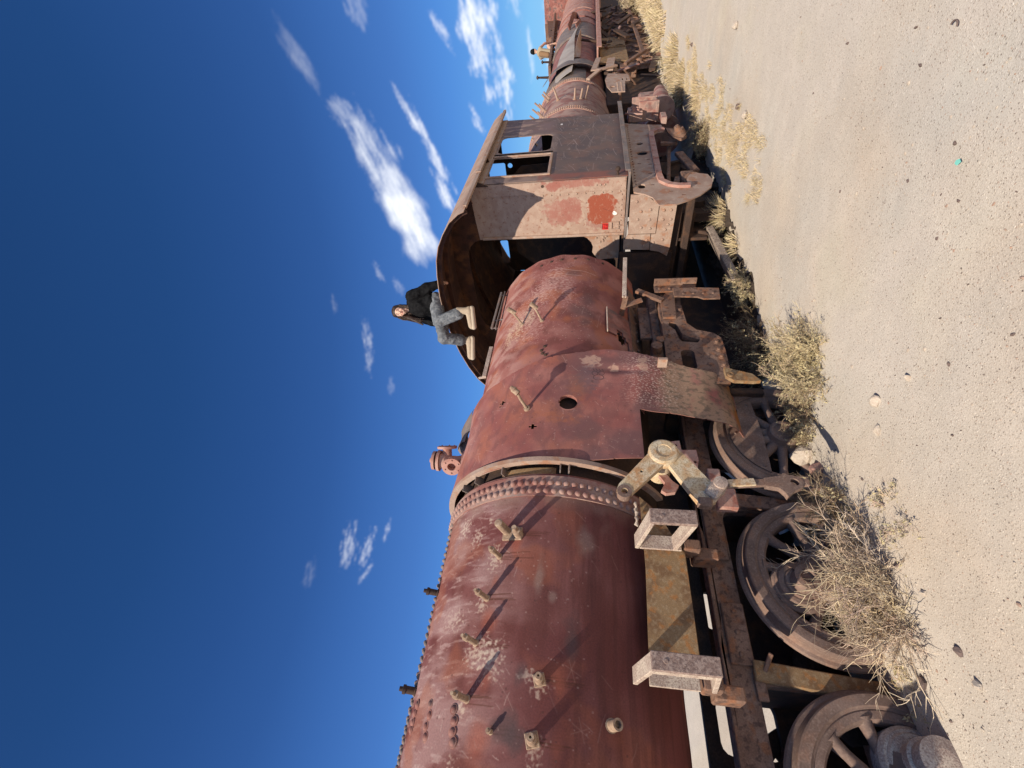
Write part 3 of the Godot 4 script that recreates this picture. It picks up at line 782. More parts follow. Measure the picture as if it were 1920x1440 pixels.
func make_ground() -> void:
	var sz := 1024
	var n1 := noise_bytes(301, 0.006, sz, 4); var n2 := noise_bytes(302, 0.15, sz, 4); var n3 := noise_bytes(303, 0.35, sz, 2); var n4 := noise_bytes(304, 0.03, sz, 4)
	var out := PackedByteArray(); out.resize(sz * sz * 3)
	var hb := PackedByteArray(); hb.resize(sz * sz)
	var base := Color(0.505, 0.452, 0.395).linear_to_srgb(); var pale := Color(0.62, 0.55, 0.48).linear_to_srgb(); var dk := Color(0.33, 0.275, 0.225).linear_to_srgb()
	for i in sz * sz:
		var a := n1[i] / 255.0; var g := n2[i] / 255.0; var f := n3[i] / 255.0; var q := n4[i] / 255.0
		var c := base.lerp(pale, clampf((a - 0.45) * 1.6 + (q - 0.5) * 0.6, 0.0, 1.0) * 0.5)
		var d := clampf((g - 0.58) / 0.2, 0.0, 1.0) * 0.4
		c = c.lerp(dk, d)
		c = c.lerp(pale, clampf((0.42 - g) / 0.2, 0.0, 1.0) * 0.4)
		var k := 1.0 + (f - 0.5) * 0.22
		out[i * 3] = clampi(int(c.r * k * 255), 0, 255); out[i * 3 + 1] = clampi(int(c.g * k * 255), 0, 255); out[i * 3 + 2] = clampi(int(c.b * k * 255), 0, 255)
		hb[i] = clampi(int((0.42 + (0.5 - g) * 0.16 + (f - 0.5) * 0.14 + (q - 0.5) * 0.2) * 255), 0, 255)
	# single grains: dark, pale and reddish
	var rg := RandomNumberGenerator.new(); rg.seed = 12
	var tones := [dk, pale, Color(0.17, 0.13, 0.11).linear_to_srgb(), Color(0.72, 0.66, 0.58).linear_to_srgb(), Color(0.42, 0.30, 0.24).linear_to_srgb()]
	for s in 32000:
		var cx := rg.randf() * sz; var cy := rg.randf() * sz
		var rad := 0.6 + 1.9 * pow(rg.randf(), 3.0)
		var tn: Color = tones[[0, 0, 1, 1, 2, 3, 4, 0][rg.randi() % 8]]
		var kk := rg.randf_range(0.25, 0.8)
		for y in range(int(cy - rad), int(cy + rad) + 2):
			for x in range(int(cx - rad), int(cx + rad) + 2):
				var dd := (x - cx) * (x - cx) + (y - cy) * (y - cy)
				if dd > rad * rad: continue
				var j := (posmod(y, sz)) * sz + posmod(x, sz)
				out[j * 3] = int(lerpf(out[j * 3], tn.r * 255, kk)); out[j * 3 + 1] = int(lerpf(out[j * 3 + 1], tn.g * 255, kk)); out[j * 3 + 2] = int(lerpf(out[j * 3 + 2], tn.b * 255, kk))
				hb[j] = mini(255, hb[j] + int(70.0 * (1.0 - dd / (rad * rad + 0.01))))
	var m := StandardMaterial3D.new()
	m.albedo_texture = ImageTexture.create_from_image(Image.create_from_data(sz, sz, false, Image.FORMAT_RGB8, out))
	m.heightmap_enabled = true
	m.heightmap_texture = ImageTexture.create_from_image(Image.create_from_data(sz, sz, false, Image.FORMAT_L8, hb))
	m.heightmap_scale = 0.6
	m.uv1_triplanar = true; m.uv1_world_triplanar = true; m.uv1_scale = Vector3.ONE / 2.2
	m.roughness = 0.97; m.metallic_specular = 0.2
	m.vertex_color_use_as_albedo = true
	m.cull_mode = BaseMaterial3D.CULL_DISABLED
	# one sheet out to the horizon: fine cells near by, ever larger ones farther off
	var xs := []; var zs := []
	var e_ := -3000.0
	for k in [-3000.0, -1200.0, -500.0, -200.0, -80.0, -30.0, -12.0, -6.0]: xs.append(k)
	var x := -4.0
	while x < 16.0: xs.append(x); x += 0.1
	for k in [16.5, 17.5, 19.0, 21.0, 24.0, 28.0, 34.0, 44.0, 70.0, 150.0, 400.0, 1000.0, 3000.0]: xs.append(k)
	for k in [-3000.0, -1000.0, -400.0, -150.0, -60.0, -30.0, -16.0, -11.0, -8.5]: zs.append(k)
	var z := -7.2
	while z < 0.6: zs.append(z); z += 0.1
	for k in [1.2, 2.5, 5.0, 12.0, 40.0, 150.0, 600.0, 3000.0]: zs.append(k)
	var fn := FastNoiseLite.new(); fn.seed = 77; fn.frequency = 0.35; fn.fractal_octaves = 4
	var relief := func(px: float, pz: float) -> float: return fn.get_noise_2d(px * 3.0, pz * 3.0) * 0.007 + fn.get_noise_2d(px * 9.0 + 40.0, pz * 9.0) * 0.0035
	var mb := MB.new(); mb.use_col = true
	for i in xs.size():
		for j in zs.size():
			var px: float = xs[i]; var pz: float = zs[j]
			var near := 1.0 if absf(px) < 30.0 and absf(pz) < 12.0 else 0.0
			var hh: float = ground_h(px, pz) if near > 0.5 else GY
			hh += relief.call(px, pz) * near
			var t := 1.0 + fn.get_noise_2d(px, pz) * 0.16
			var tint := fn.get_noise_2d(px * 1.7 + 90.0, pz * 1.7) * 0.07
			mb.col = Color(t * (1.0 + tint), t * 0.99, t * (0.97 - tint))
			var hx: float = (ground_h(px + 0.05, pz) - ground_h(px - 0.05, pz) + relief.call(px + 0.05, pz) - relief.call(px - 0.05, pz)) / 0.1 * near; var hz: float = (ground_h(px, pz + 0.05) - ground_h(px, pz - 0.05) + relief.call(px, pz + 0.05) - relief.call(px, pz - 0.05)) / 0.1 * near
			mb.vert(Vector3(px, hh, pz), Vector3(-hx, 1, -hz).normalized())
	for i in xs.size() - 1:
		for j in zs.size() - 1:
			var a := i * zs.size() + j
			mb.face(a, a + 1, a + zs.size() + 1); mb.face(a, a + zs.size() + 1, a + zs.size())
	var o := obj("ground", mb, m, self)
	tag(o, "pale compact desert sand with fine gravel", "ground", "", "structure")

# ---------------------------------------------------------------- the nearest engine
# a shell round the boiler's axis; x0(b), x1(b) are the ends for the angle, rad(deg) the radius
func shell(deg0: float, deg1: float, x0: Callable, x1: Callable, rad: Callable, na: int, nb: int, th: float, mask: Variant = null) -> MB:
	var mb := MB.new()
	mb.sheet(func(a: float, b: float) -> Vector3:
		var dg := lerpf(deg0, deg1, b)
		var x := lerpf(x0.call(dg), x1.call(dg), a)
		var q: Vector3 = rad.call(dg, x)
		return Vector3(x, YB + q.y, -NB + q.z), na, nb, th, mask)
	return mb

func rvec(dg: float, r: float) -> Vector3:
	var a := deg_to_rad(dg)
	return Vector3(0, r * sin(a), r * cos(a))

func stud_part(parent: Node, at: Vector3, d: Vector3, L: float, r: float, mat: Material, style := 0) -> void:
	var mb := MB.new()
	var xf := facing(Vector3.ZERO, d)
	if style == 0:   # collar, stem, nut
		mb.lathe([Vector2(r * 1.3, -0.01), Vector2(r * 1.3, r * 0.5), Vector2(r, r * 0.7), Vector2(r, L * 0.62), Vector2(r * 1.22, L * 0.64), Vector2(r * 1.22, L * 0.8), Vector2(r * 0.65, L * 0.82), Vector2(r * 0.6, L), Vector2(0.0, L)], xf, 8)
	elif style == 1:  # square pad with a bolt
		mb.box(xf * Transform3D(Basis().rotated(Vector3(0, 0, 1), 0.3), Vector3(0, 0, 0.006)), Vector3(r * 3.2, r * 3.2, 0.02), 0.004)
		mb.lathe([Vector2(r * 1.35, 0.01), Vector2(r * 1.25, L * 0.55), Vector2(r * 0.9, L * 0.6), Vector2(r * 0.85, L), Vector2(r * 0.3, L), Vector2(r * 0.3, L * 0.8), Vector2(0.0, L * 0.8)], xf, 14)
	else:             # short pipe stub
		mb.lathe([Vector2(r * 1.2, -0.01), Vector2(r * 1.2, 0.012), Vector2(r, 0.014), Vector2(r, L), Vector2(r * 0.62, L), Vector2(r * 0.6, L - 0.03), Vector2(0.0, L - 0.03)], xf, 14)
	obj("stud", mb, mat, parent, at)

func make_near_engine() -> void:
	var t := thing("locomotive", "nearest locomotive wreck: bare red-brown boiler with studs over big spoked wheels", "locomotive")
	var rg := RandomNumberGenerator.new(); rg.seed = 31
	# ---- the bare barrel
	var x0 := -1.7; var x1 := 2.14; var d0 := -88.0; var d1 := 150.0
	var la := x1 - x0; var lb := deg_to_rad(d1 - d0) * 1.037
	var S := Coat.new(); S.setup(960, 960, la, lb, Color(0.195, 0.072, 0.068))
	var fb := func(dg: float) -> float: return deg_to_rad(dg - d0) * 1.037
	S.wash(1, Color(0.26, 0.118, 0.108), 0.005, 0.004, 5, 0.5, 0.35, 0.7)
	S.wash(2, Color(0.145, 0.05, 0.042), 0.004, 0.012, 5, 0.56, 0.25, 0.55, -0.05)
	S.wash(3, Color(0.40, 0.26, 0.245), 0.012, 0.006, 5, 0.48, 0.35, 0.85, 0.08, 0, 1, 0.42, 1.0)
	S.wash(4, Color(0.58, 0.47, 0.43), 0.07, 0.02, 6, 0.68, 0.2, 0.55, 0.1, 0, 1, 0.46, 1.0)
	S.wash(5, Color(0.40, 0.14, 0.075), 0.006, 0.006, 4, 0.66, 0.16, 0.4)
	S.wash(6, Color(0.11, 0.045, 0.04), 0.004, 0.06, 4, 0.58, 0.25, 0.35, 0.0, 0, 1, 0.0, 0.36)
	S.wash(7, Color(0.33, 0.24, 0.19), 0.01, 0.01, 5, 0.42, 0.3, 0.75, 0.05, 0.93, 1.0, 0.0, 1.0, 0.05)
	for q in [[1.43, 20], [1.127, 23], [0.838, 25], [0.515, 25], [0.645, -1], [0.345, 0], [1.6, 14], [0.36, 14]]:
		for k in 5:
			var ox := rg.randf_range(-0.03, 0.03)
			S.line(q[0] - x0 + ox, fb.call(q[1]), q[0] - x0 + ox * 1.3, fb.call(q[1] - rg.randf_range(5.0, 16.0)), 0.006, Color(0.12, 0.05, 0.035), 0.35)
	var nb := S.nz(40, 0.11, 0.11, 6)
	var nb2 := S.nz(41, 0.008, 0.008, 5)
	var cream := Color(0.68, 0.60, 0.48)
	for q in [[1.42, 22, 0.13, 0.07], [1.09, 25, 0.09, 0.06], [0.78, 23, 0.14, 0.13], [0.74, 17, 0.16, 0.10], [0.47, 27, 0.07, 0.05], [0.60, -1, 0.07, 0.06], [0.30, -1, 0.10, 0.05], [1.62, 34, 0.1, 0.08], [1.75, 27, 0.07, 0.03], [0.1, 27, 0.16, 0.06], [-0.02, 40, 0.14, 0.08], [0.66, 3, 0.05, 0.08], [1.0, 40, 0.1, 0.12], [1.75, 45, 0.12, 0.10]]:
		S.blotch(nb, q[0] - x0, fb.call(q[1]), q[2] * 0.72, q[3] * 0.8, cream, 0.75, 1.5, 1.0, 0.2)
	for q in [[1.25, 40, 0.3, 0.12], [0.9, 45, 0.35, 0.15], [0.5, 48, 0.4, 0.15], [1.6, 42, 0.25, 0.15], [0.0, 50, 0.4, 0.2]]:
		S.blotch(nb2, q[0] - x0, fb.call(q[1]), q[2], q[3], Color(0.46, 0.33, 0.31), 0.4, 1.0, 0.9, 0.1)
	for q in [[0.42, 9, 0.12, 0.10], [0.33, 4, 0.10, 0.09], [0.66, 6, 0.12, 0.07], [0.05, 2, 0.14, 0.10], [0.9, -12, 0.15, 0.08]]:
		S.blotch(nb2, q[0] - x0, fb.call(q[1]), q[2], q[3], Color(0.12, 0.085, 0.085), 0.7, 0.9, 0.6)
	for q in [[0.62, 18, 0.13, 0.07], [0.96, 20, 0.10, 0.07], [0.30, 18, 0.14, 0.08], [1.24, 20, 0.10, 0.06], [1.52, 13, 0.12, 0.05], [0.62, -8, 0.16, 0.06], [0.3, -8, 0.16, 0.07]]:
		S.blotch(nb2, q[0] - x0, fb.call(q[1]), q[2], q[3], Color(0.40, 0.13, 0.085), 0.6, 0.5, 0.8)
	for q in [[1.28, 2, 0.16, 0.05], [1.15, -4, 0.05, 0.04], [1.62, -16, 0.22, 0.09], [1.85, -24, 0.18, 0.12]]:
		S.blotch(nb2, q[0] - x0, fb.call(q[1]), q[2], q[3], Color(0.33, 0.24, 0.205), 0.7, 0.8, 0.6, 0.1)
	S.scratches(rg, 30, 1.8, la, fb.call(-40), fb.call(8), 0.04, 0.2, Color(0.42, 0.30, 0.26), 0.35)
	S.scratches(rg, 60, 1.8, la, fb.call(8), fb.call(50), 0.015, 0.08, Color(0.6, 0.5, 0.44), 0.45)
	for i in 6:
		var c := Vector2(0.42 - x0, fb.call(-16)) if i < 3 else Vector2(0.72 - x0, fb.call(-12))
		var an := i * 0.8 + 0.3
		S.line(c.x - cos(an) * 0.06, c.y - sin(an) * 0.05, c.x + cos(an) * 0.07, c.y + sin(an) * 0.07, 0.0015, Color(0.38, 0.24, 0.2), 0.3)
	S.specks(rg, 420, 1.2, la, fb.call(-20), fb.call(60), 0.0045, Color(0.6, 0.5, 0.44), 0.4)
	S.specks(rg, 260, 1.2, la, fb.call(-40), fb.call(60), 0.005, Color(0.1, 0.05, 0.045), 0.5)
	M.barrel = S.material(0.25, 0.72, 0.3, Color(0.77, 0.69, 0.68))
	var dn := FastNoiseLite.new(); dn.seed = 6; dn.frequency = 1.0; dn.fractal_octaves = 2
	var R := func(_d: float, _x: float) -> Vector3: return rvec(_d, 1.037 + 0.006 * dn.get_noise_2d(_x * 1.6, _d * 0.03) - 0.010 * exp(-pow((_x - 1.25) / 0.16, 2.0) - pow((_d + 4.0) / 7.0, 2.0)))
	var boiler := obj("boiler", shell(d0, d1, func(_d): return x0, func(_d): return x1, R, 60, 72, 0.016), M.barrel, t)
	# the rest of the barrel, the seam side and the inner tube that shows in the gap
	var back := MB.new()
	back.sheet(func(a: float, b: float) -> Vector3: return cyl(lerpf(x0, x1, a), lerpf(149.0, 273.0, b), 1.035), 4, 30, 0.016)
	obj("barrel_back", back, M.maroon, boiler)
	var core := MB.new()
	core.lathe([Vector2(0.985, 0.0), Vector2(0.985, 1.6), Vector2(0.2, 1.6)], Transform3D(Basis(Vector3(0, 0, -1), Vector3(0, 1, 0), Vector3(1, 0, 0)), Vector3(2.05, YB, -NB)), 72)
	obj("inner_barrel", core, M.dark, boiler)  # dark colour stands in for shade behind the jacket hole
	var backcap := MB.new()
	backcap.lathe([Vector2(1.03, 0.0), Vector2(0.0, 0.0)], Transform3D(Basis(Vector3(0, 0, -1), Vector3(0, 1, 0), Vector3(1, 0, 0)), Vector3(-1.65, YB, -NB)), 48)
	obj("tube_plate", backcap, M.dark, boiler)
	# riveted end band: two staggered rows
	var band := MB.new()
	band.sheet(func(a: float, b: float) -> Vector3: return cyl(lerpf(1.93, 2.12, a), lerpf(-88, 150, b), 1.046), 2, 90, 0.02)
	obj("riveted_band", band, M.dusty, boiler)
	var rv := MB.new(); rv.dome(Transform3D(), 0.027, 0.022, 12, 3)
	var rvm := rv.mesh()
	for row in 2:
		for i in 36:
			var dg := -48.0 + i * 3.55 + row * 1.78
			var o := obj("rivet", rvm, M.dusty, boiler)
			o.transform = facing(cyl(1.975 + row * 0.075, dg, 1.045), cyln(dg))
	# longitudinal seam near the crown
	var seam := MB.new()
	for i in 64:
		for row in 2:
			var dg := 66.0 + row * 4.5
			seam.dome(facing(cyl(-1.6 + i * 0.056 + row * 0.028, dg, 1.036), cyln(dg)), 0.02, 0.02, 8, 2)
	tag(obj("seam_rivets", seam, M.grey, boiler), "", "", "", "stuff")
	var bolt := MB.new(); bolt.dome(Transform3D(), 0.024, 0.016, 12, 3)
	bolt.lathe([Vector2(0.033, -0.004), Vector2(0.031, 0.004), Vector2(0.022, 0.005)], Transform3D(), 14)
	var bm := bolt.mesh()
	for q in [[0.50, 56], [0.455, 57], [0.40, 57], [0.36, 57], [0.49, 44], [0.43, 43], [0.37, 44], [0.315, 43], [0.46, 30], [0.40, 29], [0.345, 29], [0.295, 28]]:
		var o := obj("bolt", bm, M.maroon, boiler)
		o.transform = facing(cyl(q[0], q[1], 1.038), cyln(q[1]))
	for q in [[1.43, 20, 0.17, 0.02, 0], [1.127, 23, 0.17, 0.02, 0], [0.838, 25, 0.17, 0.02, 0], [0.515, 25, 0.17, 0.021, 0], [0.36, 14, 0.06, 0.014, 0], [0.645, -1, 0.13, 0.023, 1], [0.345, 0, 0.13, 0.025, 1], [0.475, -26, 0.09, 0.033, 2]]:
		stud_part(boiler, cyl(q[0], q[1], 1.03), cyln(q[1]), q[2], q[3], M.stud, q[4])
	var pad := MB.new()
	pad.box(facing(cyl(1.60, 15, 1.043), cyln(15)), Vector3(0.10, 0.16, 0.02), 0.005)
	pad.lathe([Vector2(0.034, 0.0), Vector2(0.034, 0.16), Vector2(0.022, 0.165), Vector2(0.0, 0.165)], facing(cyl(1.62, 17.5, 1.04), cyln(20)), 12)
	pad.lathe([Vector2(0.036, 0.0), Vector2(0.034, 0.08), Vector2(0.02, 0.085), Vector2(0.02, 0.13), Vector2(0.0, 0.13)], facing(cyl(1.59, 12, 1.04), cyln(12)), 10)
	obj("stud_plate", pad, M.stud, boiler)
	for q in [[1.30, 64], [0.60, 65]]:
		stud_part(boiler, cyl(q[0], q[1], 1.03), cyln(q[1] + 8), 0.13, 0.026, M.dark, 0)
	# ---- crinoline ring and spacers in the gap
	var ring := MB.new()
	ring.lathe([Vector2(1.06, -0.012), Vector2(1.115, -0.012), Vector2(1.115, 0.03), Vector2(1.06, 0.03), Vector2(1.06, -0.012)], Transform3D(Basis(Vector3(0, 0, -1), Vector3(0, 1, 0), Vector3(1, 0, 0)), Vector3(2.235, YB, -NB)), 96, deg_to_rad(30), deg_to_rad(240))
	obj("crinoline_ring", ring, M.tan, t)
	for dg in [52.0, 41.0, 24.0, -4.0, -8.0]:
		var sp := MB.new()
		sp.box(facing(cyl(2.2, dg, 1.03), cyln(dg)), Vector3(0.09, 0.012, 0.10), 0.002)
		obj("spacer", sp, M.grey, t)
	var wrap_ := MB.new()
	wrap_.sheet(func(a: float, b: float) -> Vector3: return cyl(lerpf(2.14, 2.22, a), lerpf(26, -2, b), 1.012), 2, 14, 0.01, null, true)
	obj("wrapper_strip", wrap_, M.channel, t)
	# ---- the cladding jacket with the torn flap
	make_jacket(t)
	make_firebox(t)
	make_valve(t)
	make_motion(t)
	make_wheels(t)
	make_frames(t)

# height-to-depth course of the jacket below the axis, as (y, z) knots of the hanging flap
const FLAP := [[2.71, -3.275], [2.2, -3.27], [1.93, -3.275], [1.7, -3.335], [1.5, -3.39], [1.3, -3.42], [1.15, -3.47], [1.03, -3.57], [0.95, -3.70]]

func flap_at(s: float) -> Vector3:
	# s in metres below the axis along the sheet
	var acc := 0.0
	for i in FLAP.size() - 1:
		var a := Vector2(FLAP[i][0], FLAP[i][1]); var b := Vector2(FLAP[i + 1][0], FLAP[i + 1][1])
		var L := a.distance_to(b)
		if s <= acc + L or i == FLAP.size() - 2:
			var q := a.lerp(b, clampf((s - acc) / L, 0.0, 1.0))
			return Vector3(0, q.x, q.y)
		acc += L
	return Vector3.ZERO

func make_jacket(t: Node3D) -> void:
	var rg := RandomNumberGenerator.new(); rg.seed = 77
	var RJ := 1.075
	# skin coordinate b runs from the flap's foot (0) up over the crown; sU metres up from the axis, sD metres down
	var sd := 1.98; var su := deg_to_rad(150.0) * RJ
	var xa := 2.12; var xb := 3.72
	var la := xb - xa; var lb := sd + su
	var S := Coat.new(); S.setup(520, 1150, la, lb, Color(0.26, 0.10, 0.09))
	S.wash(1, Color(0.38, 0.185, 0.155), 0.006, 0.006, 5, 0.5, 0.4, 0.7)
	S.wash(2, Color(0.36, 0.14, 0.09), 0.006, 0.009, 4, 0.6, 0.35, 0.6, 0, 0, 1, 0.36, 0.7)
	S.wash(3, Color(0.185, 0.085, 0.08), 0.012, 0.03, 4, 0.6, 0.3, 0.5)
	S.wash(4, Color(0.44, 0.27, 0.235), 0.01, 0.01, 5, 0.54, 0.3, 0.7, 0.1, 0, 1, 0.62, 1)
	S.wash(5, Color(0.155, 0.09, 0.09), 0.006, 0.006, 5, 0.5, 0.25, 0.65, 0, 0, 1, 0.2, 0.40, 0.06)
	# the foot of the flap: bare tan and ochre metal
	S.wash(6, Color(0.33, 0.235, 0.16), 0.008, 0.012, 4, 0.25, 0.3, 0.95, 0.1, 0, 1, 0.0, 0.205, 0.03)
	S.wash(7, Color(0.12, 0.10, 0.075), 0.05, 0.04, 6, 0.62, 0.16, 0.6, -0.1, 0, 1, 0.0, 0.22, 0.04)
	S.wash(8, Color(0.36, 0.15, 0.045), 0.01, 0.02, 4, 0.5, 0.2, 0.9, 0, 0, 1, 0.0, 0.05, 0.03)
	S.wash(9, Color(0.66, 0.55, 0.46), 0.14, 0.12, 4, 0.62, 0.14, 0.75, 0.15, 0.5, 0.9, 0.17, 0.27, 0.05)
	var nb := S.nz(50, 0.05, 0.05, 6)
	for q in [[3.46, 0.33, 0.10, 0.11], [3.44, 0.84, 0.12, 0.05], [3.38, 0.55, 0.05, 0.05]]:
		S.blotch(nb, q[0] - xa, sd - q[1] + 0.0, q[2], q[3], Color(0.47, 0.33, 0.25), 0.8, 0.7, 0.3, 0.1)
	for q in [[2.75, -0.05, 0.10, 0.22], [2.7, 0.15, 0.06, 0.12], [3.1, 0.2, 0.3, 0.12]]:
		S.blotch(nb, q[0] - xa, sd - q[1], q[2], q[3], Color(0.42, 0.15, 0.075), 0.5, 0.6, 1.0)
	for q in [[3.25, 0.30, 0.22, 0.16]]:
		S.blotch(nb, q[0] - xa, sd - q[1], q[2], q[3], Color(0.15, 0.10, 0.11), 0.7, 0.6, 0.6)
	# scratched doodle: a small face with curls, drawn thin and dark
	var ink := Color(0.05, 0.03, 0.03)
	var c0 := Vector2(3.24 - xa, sd - 0.40)
	for i in 14:
		var a := TAU * i / 14; var b := TAU * (i + 1) / 14
		S.line(c0.x + cos(a) * 0.035, c0.y + sin(a) * 0.05, c0.x + cos(b) * 0.035, c0.y + sin(b) * 0.05, 0.003, ink, 0.8)
		S.line(c0.x + 0.055 + cos(a) * 0.03, c0.y + 0.035 + sin(a) * 0.028, c0.x + 0.055 + cos(b) * 0.03, c0.y + 0.035 + sin(b) * 0.028, 0.003, ink, 0.8)
		S.line(c0.x + 0.06 + cos(a) * 0.03, c0.y - 0.03 + sin(a) * 0.028, c0.x + 0.06 + cos(b) * 0.03, c0.y - 0.03 + sin(b) * 0.028, 0.003, ink, 0.7)
	for i in 4: S.line(c0.x + 0.09, c0.y - 0.05 + i * 0.03, c0.x + 0.125, c0.y - 0.035 + i * 0.03, 0.003, ink, 0.7)
	for i in 3: S.line(c0.x - 0.07 + i * 0.012, c0.y + 0.05, c0.x - 0.06 + i * 0.012, c0.y + 0.07, 0.003, ink, 0.7)
	S.scratches(rg, 60, 0.1, la, sd - 0.6, sd + 1.0, 0.02, 0.12, Color(0.55, 0.42, 0.36), 0.45)
	S.specks(rg, 300, 0.1, la, sd - 1.0, sd + 1.2, 0.004, Color(0.62, 0.5, 0.42), 0.4)
	S.specks(rg, 200, 0.1, la, 0.0, sd + 1.2, 0.005, Color(0.1, 0.05, 0.045), 0.5)
	M.jacket = S.material(0.35, 0.7, 0.3, Color(0.94, 0.85, 0.84))
	var near := func(s: float) -> float:      # left edge, by metres above the axis
		if s >= 0.0: return 2.25 - 0.03 * clampf(s / 0.5, 0.0, 1.0) + 0.02 * clampf((s - 0.6) / 0.6, 0.0, 1.0)
		if s > -0.78: return lerpf(2.25, 2.31, -s / 0.78)
		return 2.87 + 0.012 * sin(s * 9.0)
	var far := func(s: float) -> float:
		if s >= 0.0: return lerpf(3.55, 3.36, clampf(s / 0.7, 0.0, 1.0))
		return lerpf(3.55, 3.63, clampf(-s / 0.35, 0.0, 1.0)) - 0.14 * clampf((-s - 0.5) / 0.9, 0.0, 1.0)
	var f := func(a: float, b: float) -> Vector3:
		var s := b * lb - sd
		var x := xa + a * la
		var p: Vector3
		if s >= 0.0:
			var rr := RJ + 0.045 * clampf((s - 0.7) / 0.6, 0.0, 1.0) * clampf((2.9 - x) / 0.7, 0.0, 1.0)
			p = cyl(x, rad_to_deg(s / RJ), rr)
		else:
			p = flap_at(-s); p.x = x
		p += rvec(rad_to_deg(maxf(s, 0.0) / RJ), 1.0) * 0.035 * pow(clampf((x - 3.0) / 0.6, 0.0, 1.0), 2.0)
		# dents
		p.z += 0.012 * sin(x * 5.0 + s * 3.0) * clampf(-s * 2.0, 0.0, 1.0) + 0.006 * sin(x * 9.0 + s * 11.0)
		p.z -= 0.03 * exp(-pow((x - 3.36) / 0.05, 2.0)) * exp(-pow((s + 0.62) / 0.2, 2.0))
		return p
	# cut the sheet to its outline: the grid follows the edges
	var mb := MB.new()
	var na := 80; var nbb := 190
	var tears := [[2.635, deg_to_rad(11.0) * RJ, 0.026], [3.02, deg_to_rad(31.0) * RJ, 0.028]]
	var mask := func(a: float, b: float) -> bool:
		var x := xa + a * la; var s := b * lb - sd
		if x < near.call(s) or x > far.call(s): return false
		if Vector2(x - 2.92, s + 0.11).length() < 0.09: return false
		for q in tears:
			var d := Vector2(x - q[0], s - q[1])
			if d.length() < q[2] * (1.0 + 0.45 * sin(d.angle() * 5.0 + q[0] * 9.0)): return false
		if s > 1.52 and x > 2.95 and x < 3.3 and s < 1.75 + 0.2 * sin(x * 20.0): return false
		return true
	# snap: shift grid columns so that the two long edges and the hole come out smooth
	var fs := func(a: float, b: float) -> Vector3:
		var s := b * lb - sd
		var x := xa + a * la
		var st := la / na
		for e in [near.call(s), far.call(s)]:
			if absf(x - e) <= st * 0.5001: x = e
		var d := Vector2(x - 2.92, s + 0.11)
		if absf(d.length() - 0.09) < 0.014 and d.length() > 0.01:
			d = d.normalized() * 0.09
			x = 2.92 + d.x; s = d.y - 0.11
		return f.call((x - xa) / la, (s + sd) / lb)
	mb.sheet(fs, na, nbb, 0.007, mask)
	var ja := obj("cladding", mb, M.jacket, t)
	tag(ja, "dented red cladding sheet with a round hole and a bent flap")
	# the rest of the jacket, on the far side
	var bk := MB.new()
	bk.sheet(func(a: float, b: float) -> Vector3: return cyl(lerpf(2.26, 3.36, a), lerpf(149.0, 260.0, b), RJ), 6, 24, 0.007)
	obj("cladding_back", bk, M.maroon, ja)
	var rim := MB.new()
	rim.lathe([Vector2(0.094, 0.0), Vector2(0.103, 0.004), Vector2(0.09, 0.006), Vector2(0.088, -0.03)], facing(cyl(2.92, -6, 1.077), Vector3(0, 0, 1)), 28)
	obj("hole_rim", rim, M.maroon, ja)
	# bent stud with a fork, small white strap, rolled edge at the near side
	var st := MB.new()
	var b0 := cyl(2.86, 15, 1.07)
	st.lathe([Vector2(0.034, -0.01), Vector2(0.032, 0.02), Vector2(0.017, 0.024)], facing(b0, cyln(15)), 10)
	st.tube([b0, b0 + Vector3(0.03, 0.055, 0.10), b0 + Vector3(0.06, 0.09, 0.17)], [0.016, 0.015, 0.015], 8)
	st.tube([b0 + Vector3(0.05, 0.075, 0.165), b0 + Vector3(0.085, 0.13, 0.19)], [0.03, 0.03], 10)
	st.tube([b0 + Vector3(0.075, 0.11, 0.185), b0 + Vector3(0.10, 0.15, 0.20)], [0.034, 0.02], 8)
	obj("stud", st, M.stud, ja)
	var sp := MB.new()
	sp.bx(Vector3(3.43, 1.69, -3.24), Vector3(0.035, 0.09, 0.11), 0.003)
	obj("strap_end", sp, M.tan, ja)
	# curled scrap of sheet on the crown
	var cu := MB.new()
	cu.sheet(func(a: float, b: float) -> Vector3:
		var w := lerpf(3.06, 3.5, a)
		var h := sin(a * 3.1) * 0.09
		return Vector3(w - 0.05 * b, 3.75 + h * b + 0.11 * b + 0.03 * sin(a * 9.0), -4.12 - 0.14 * b - 0.1 * b * b + 0.05 * a), 12, 6, 0.005)
	cu.sheet(func(a: float, b: float) -> Vector3: return Vector3(3.02 + 0.16 * a * (1.0 - 0.5 * b), 3.79 + 0.11 * b, -4.08 - 0.16 * b * b - 0.03 * a), 6, 6, 0.005)
	obj("torn_strip", cu, M.grey, ja)

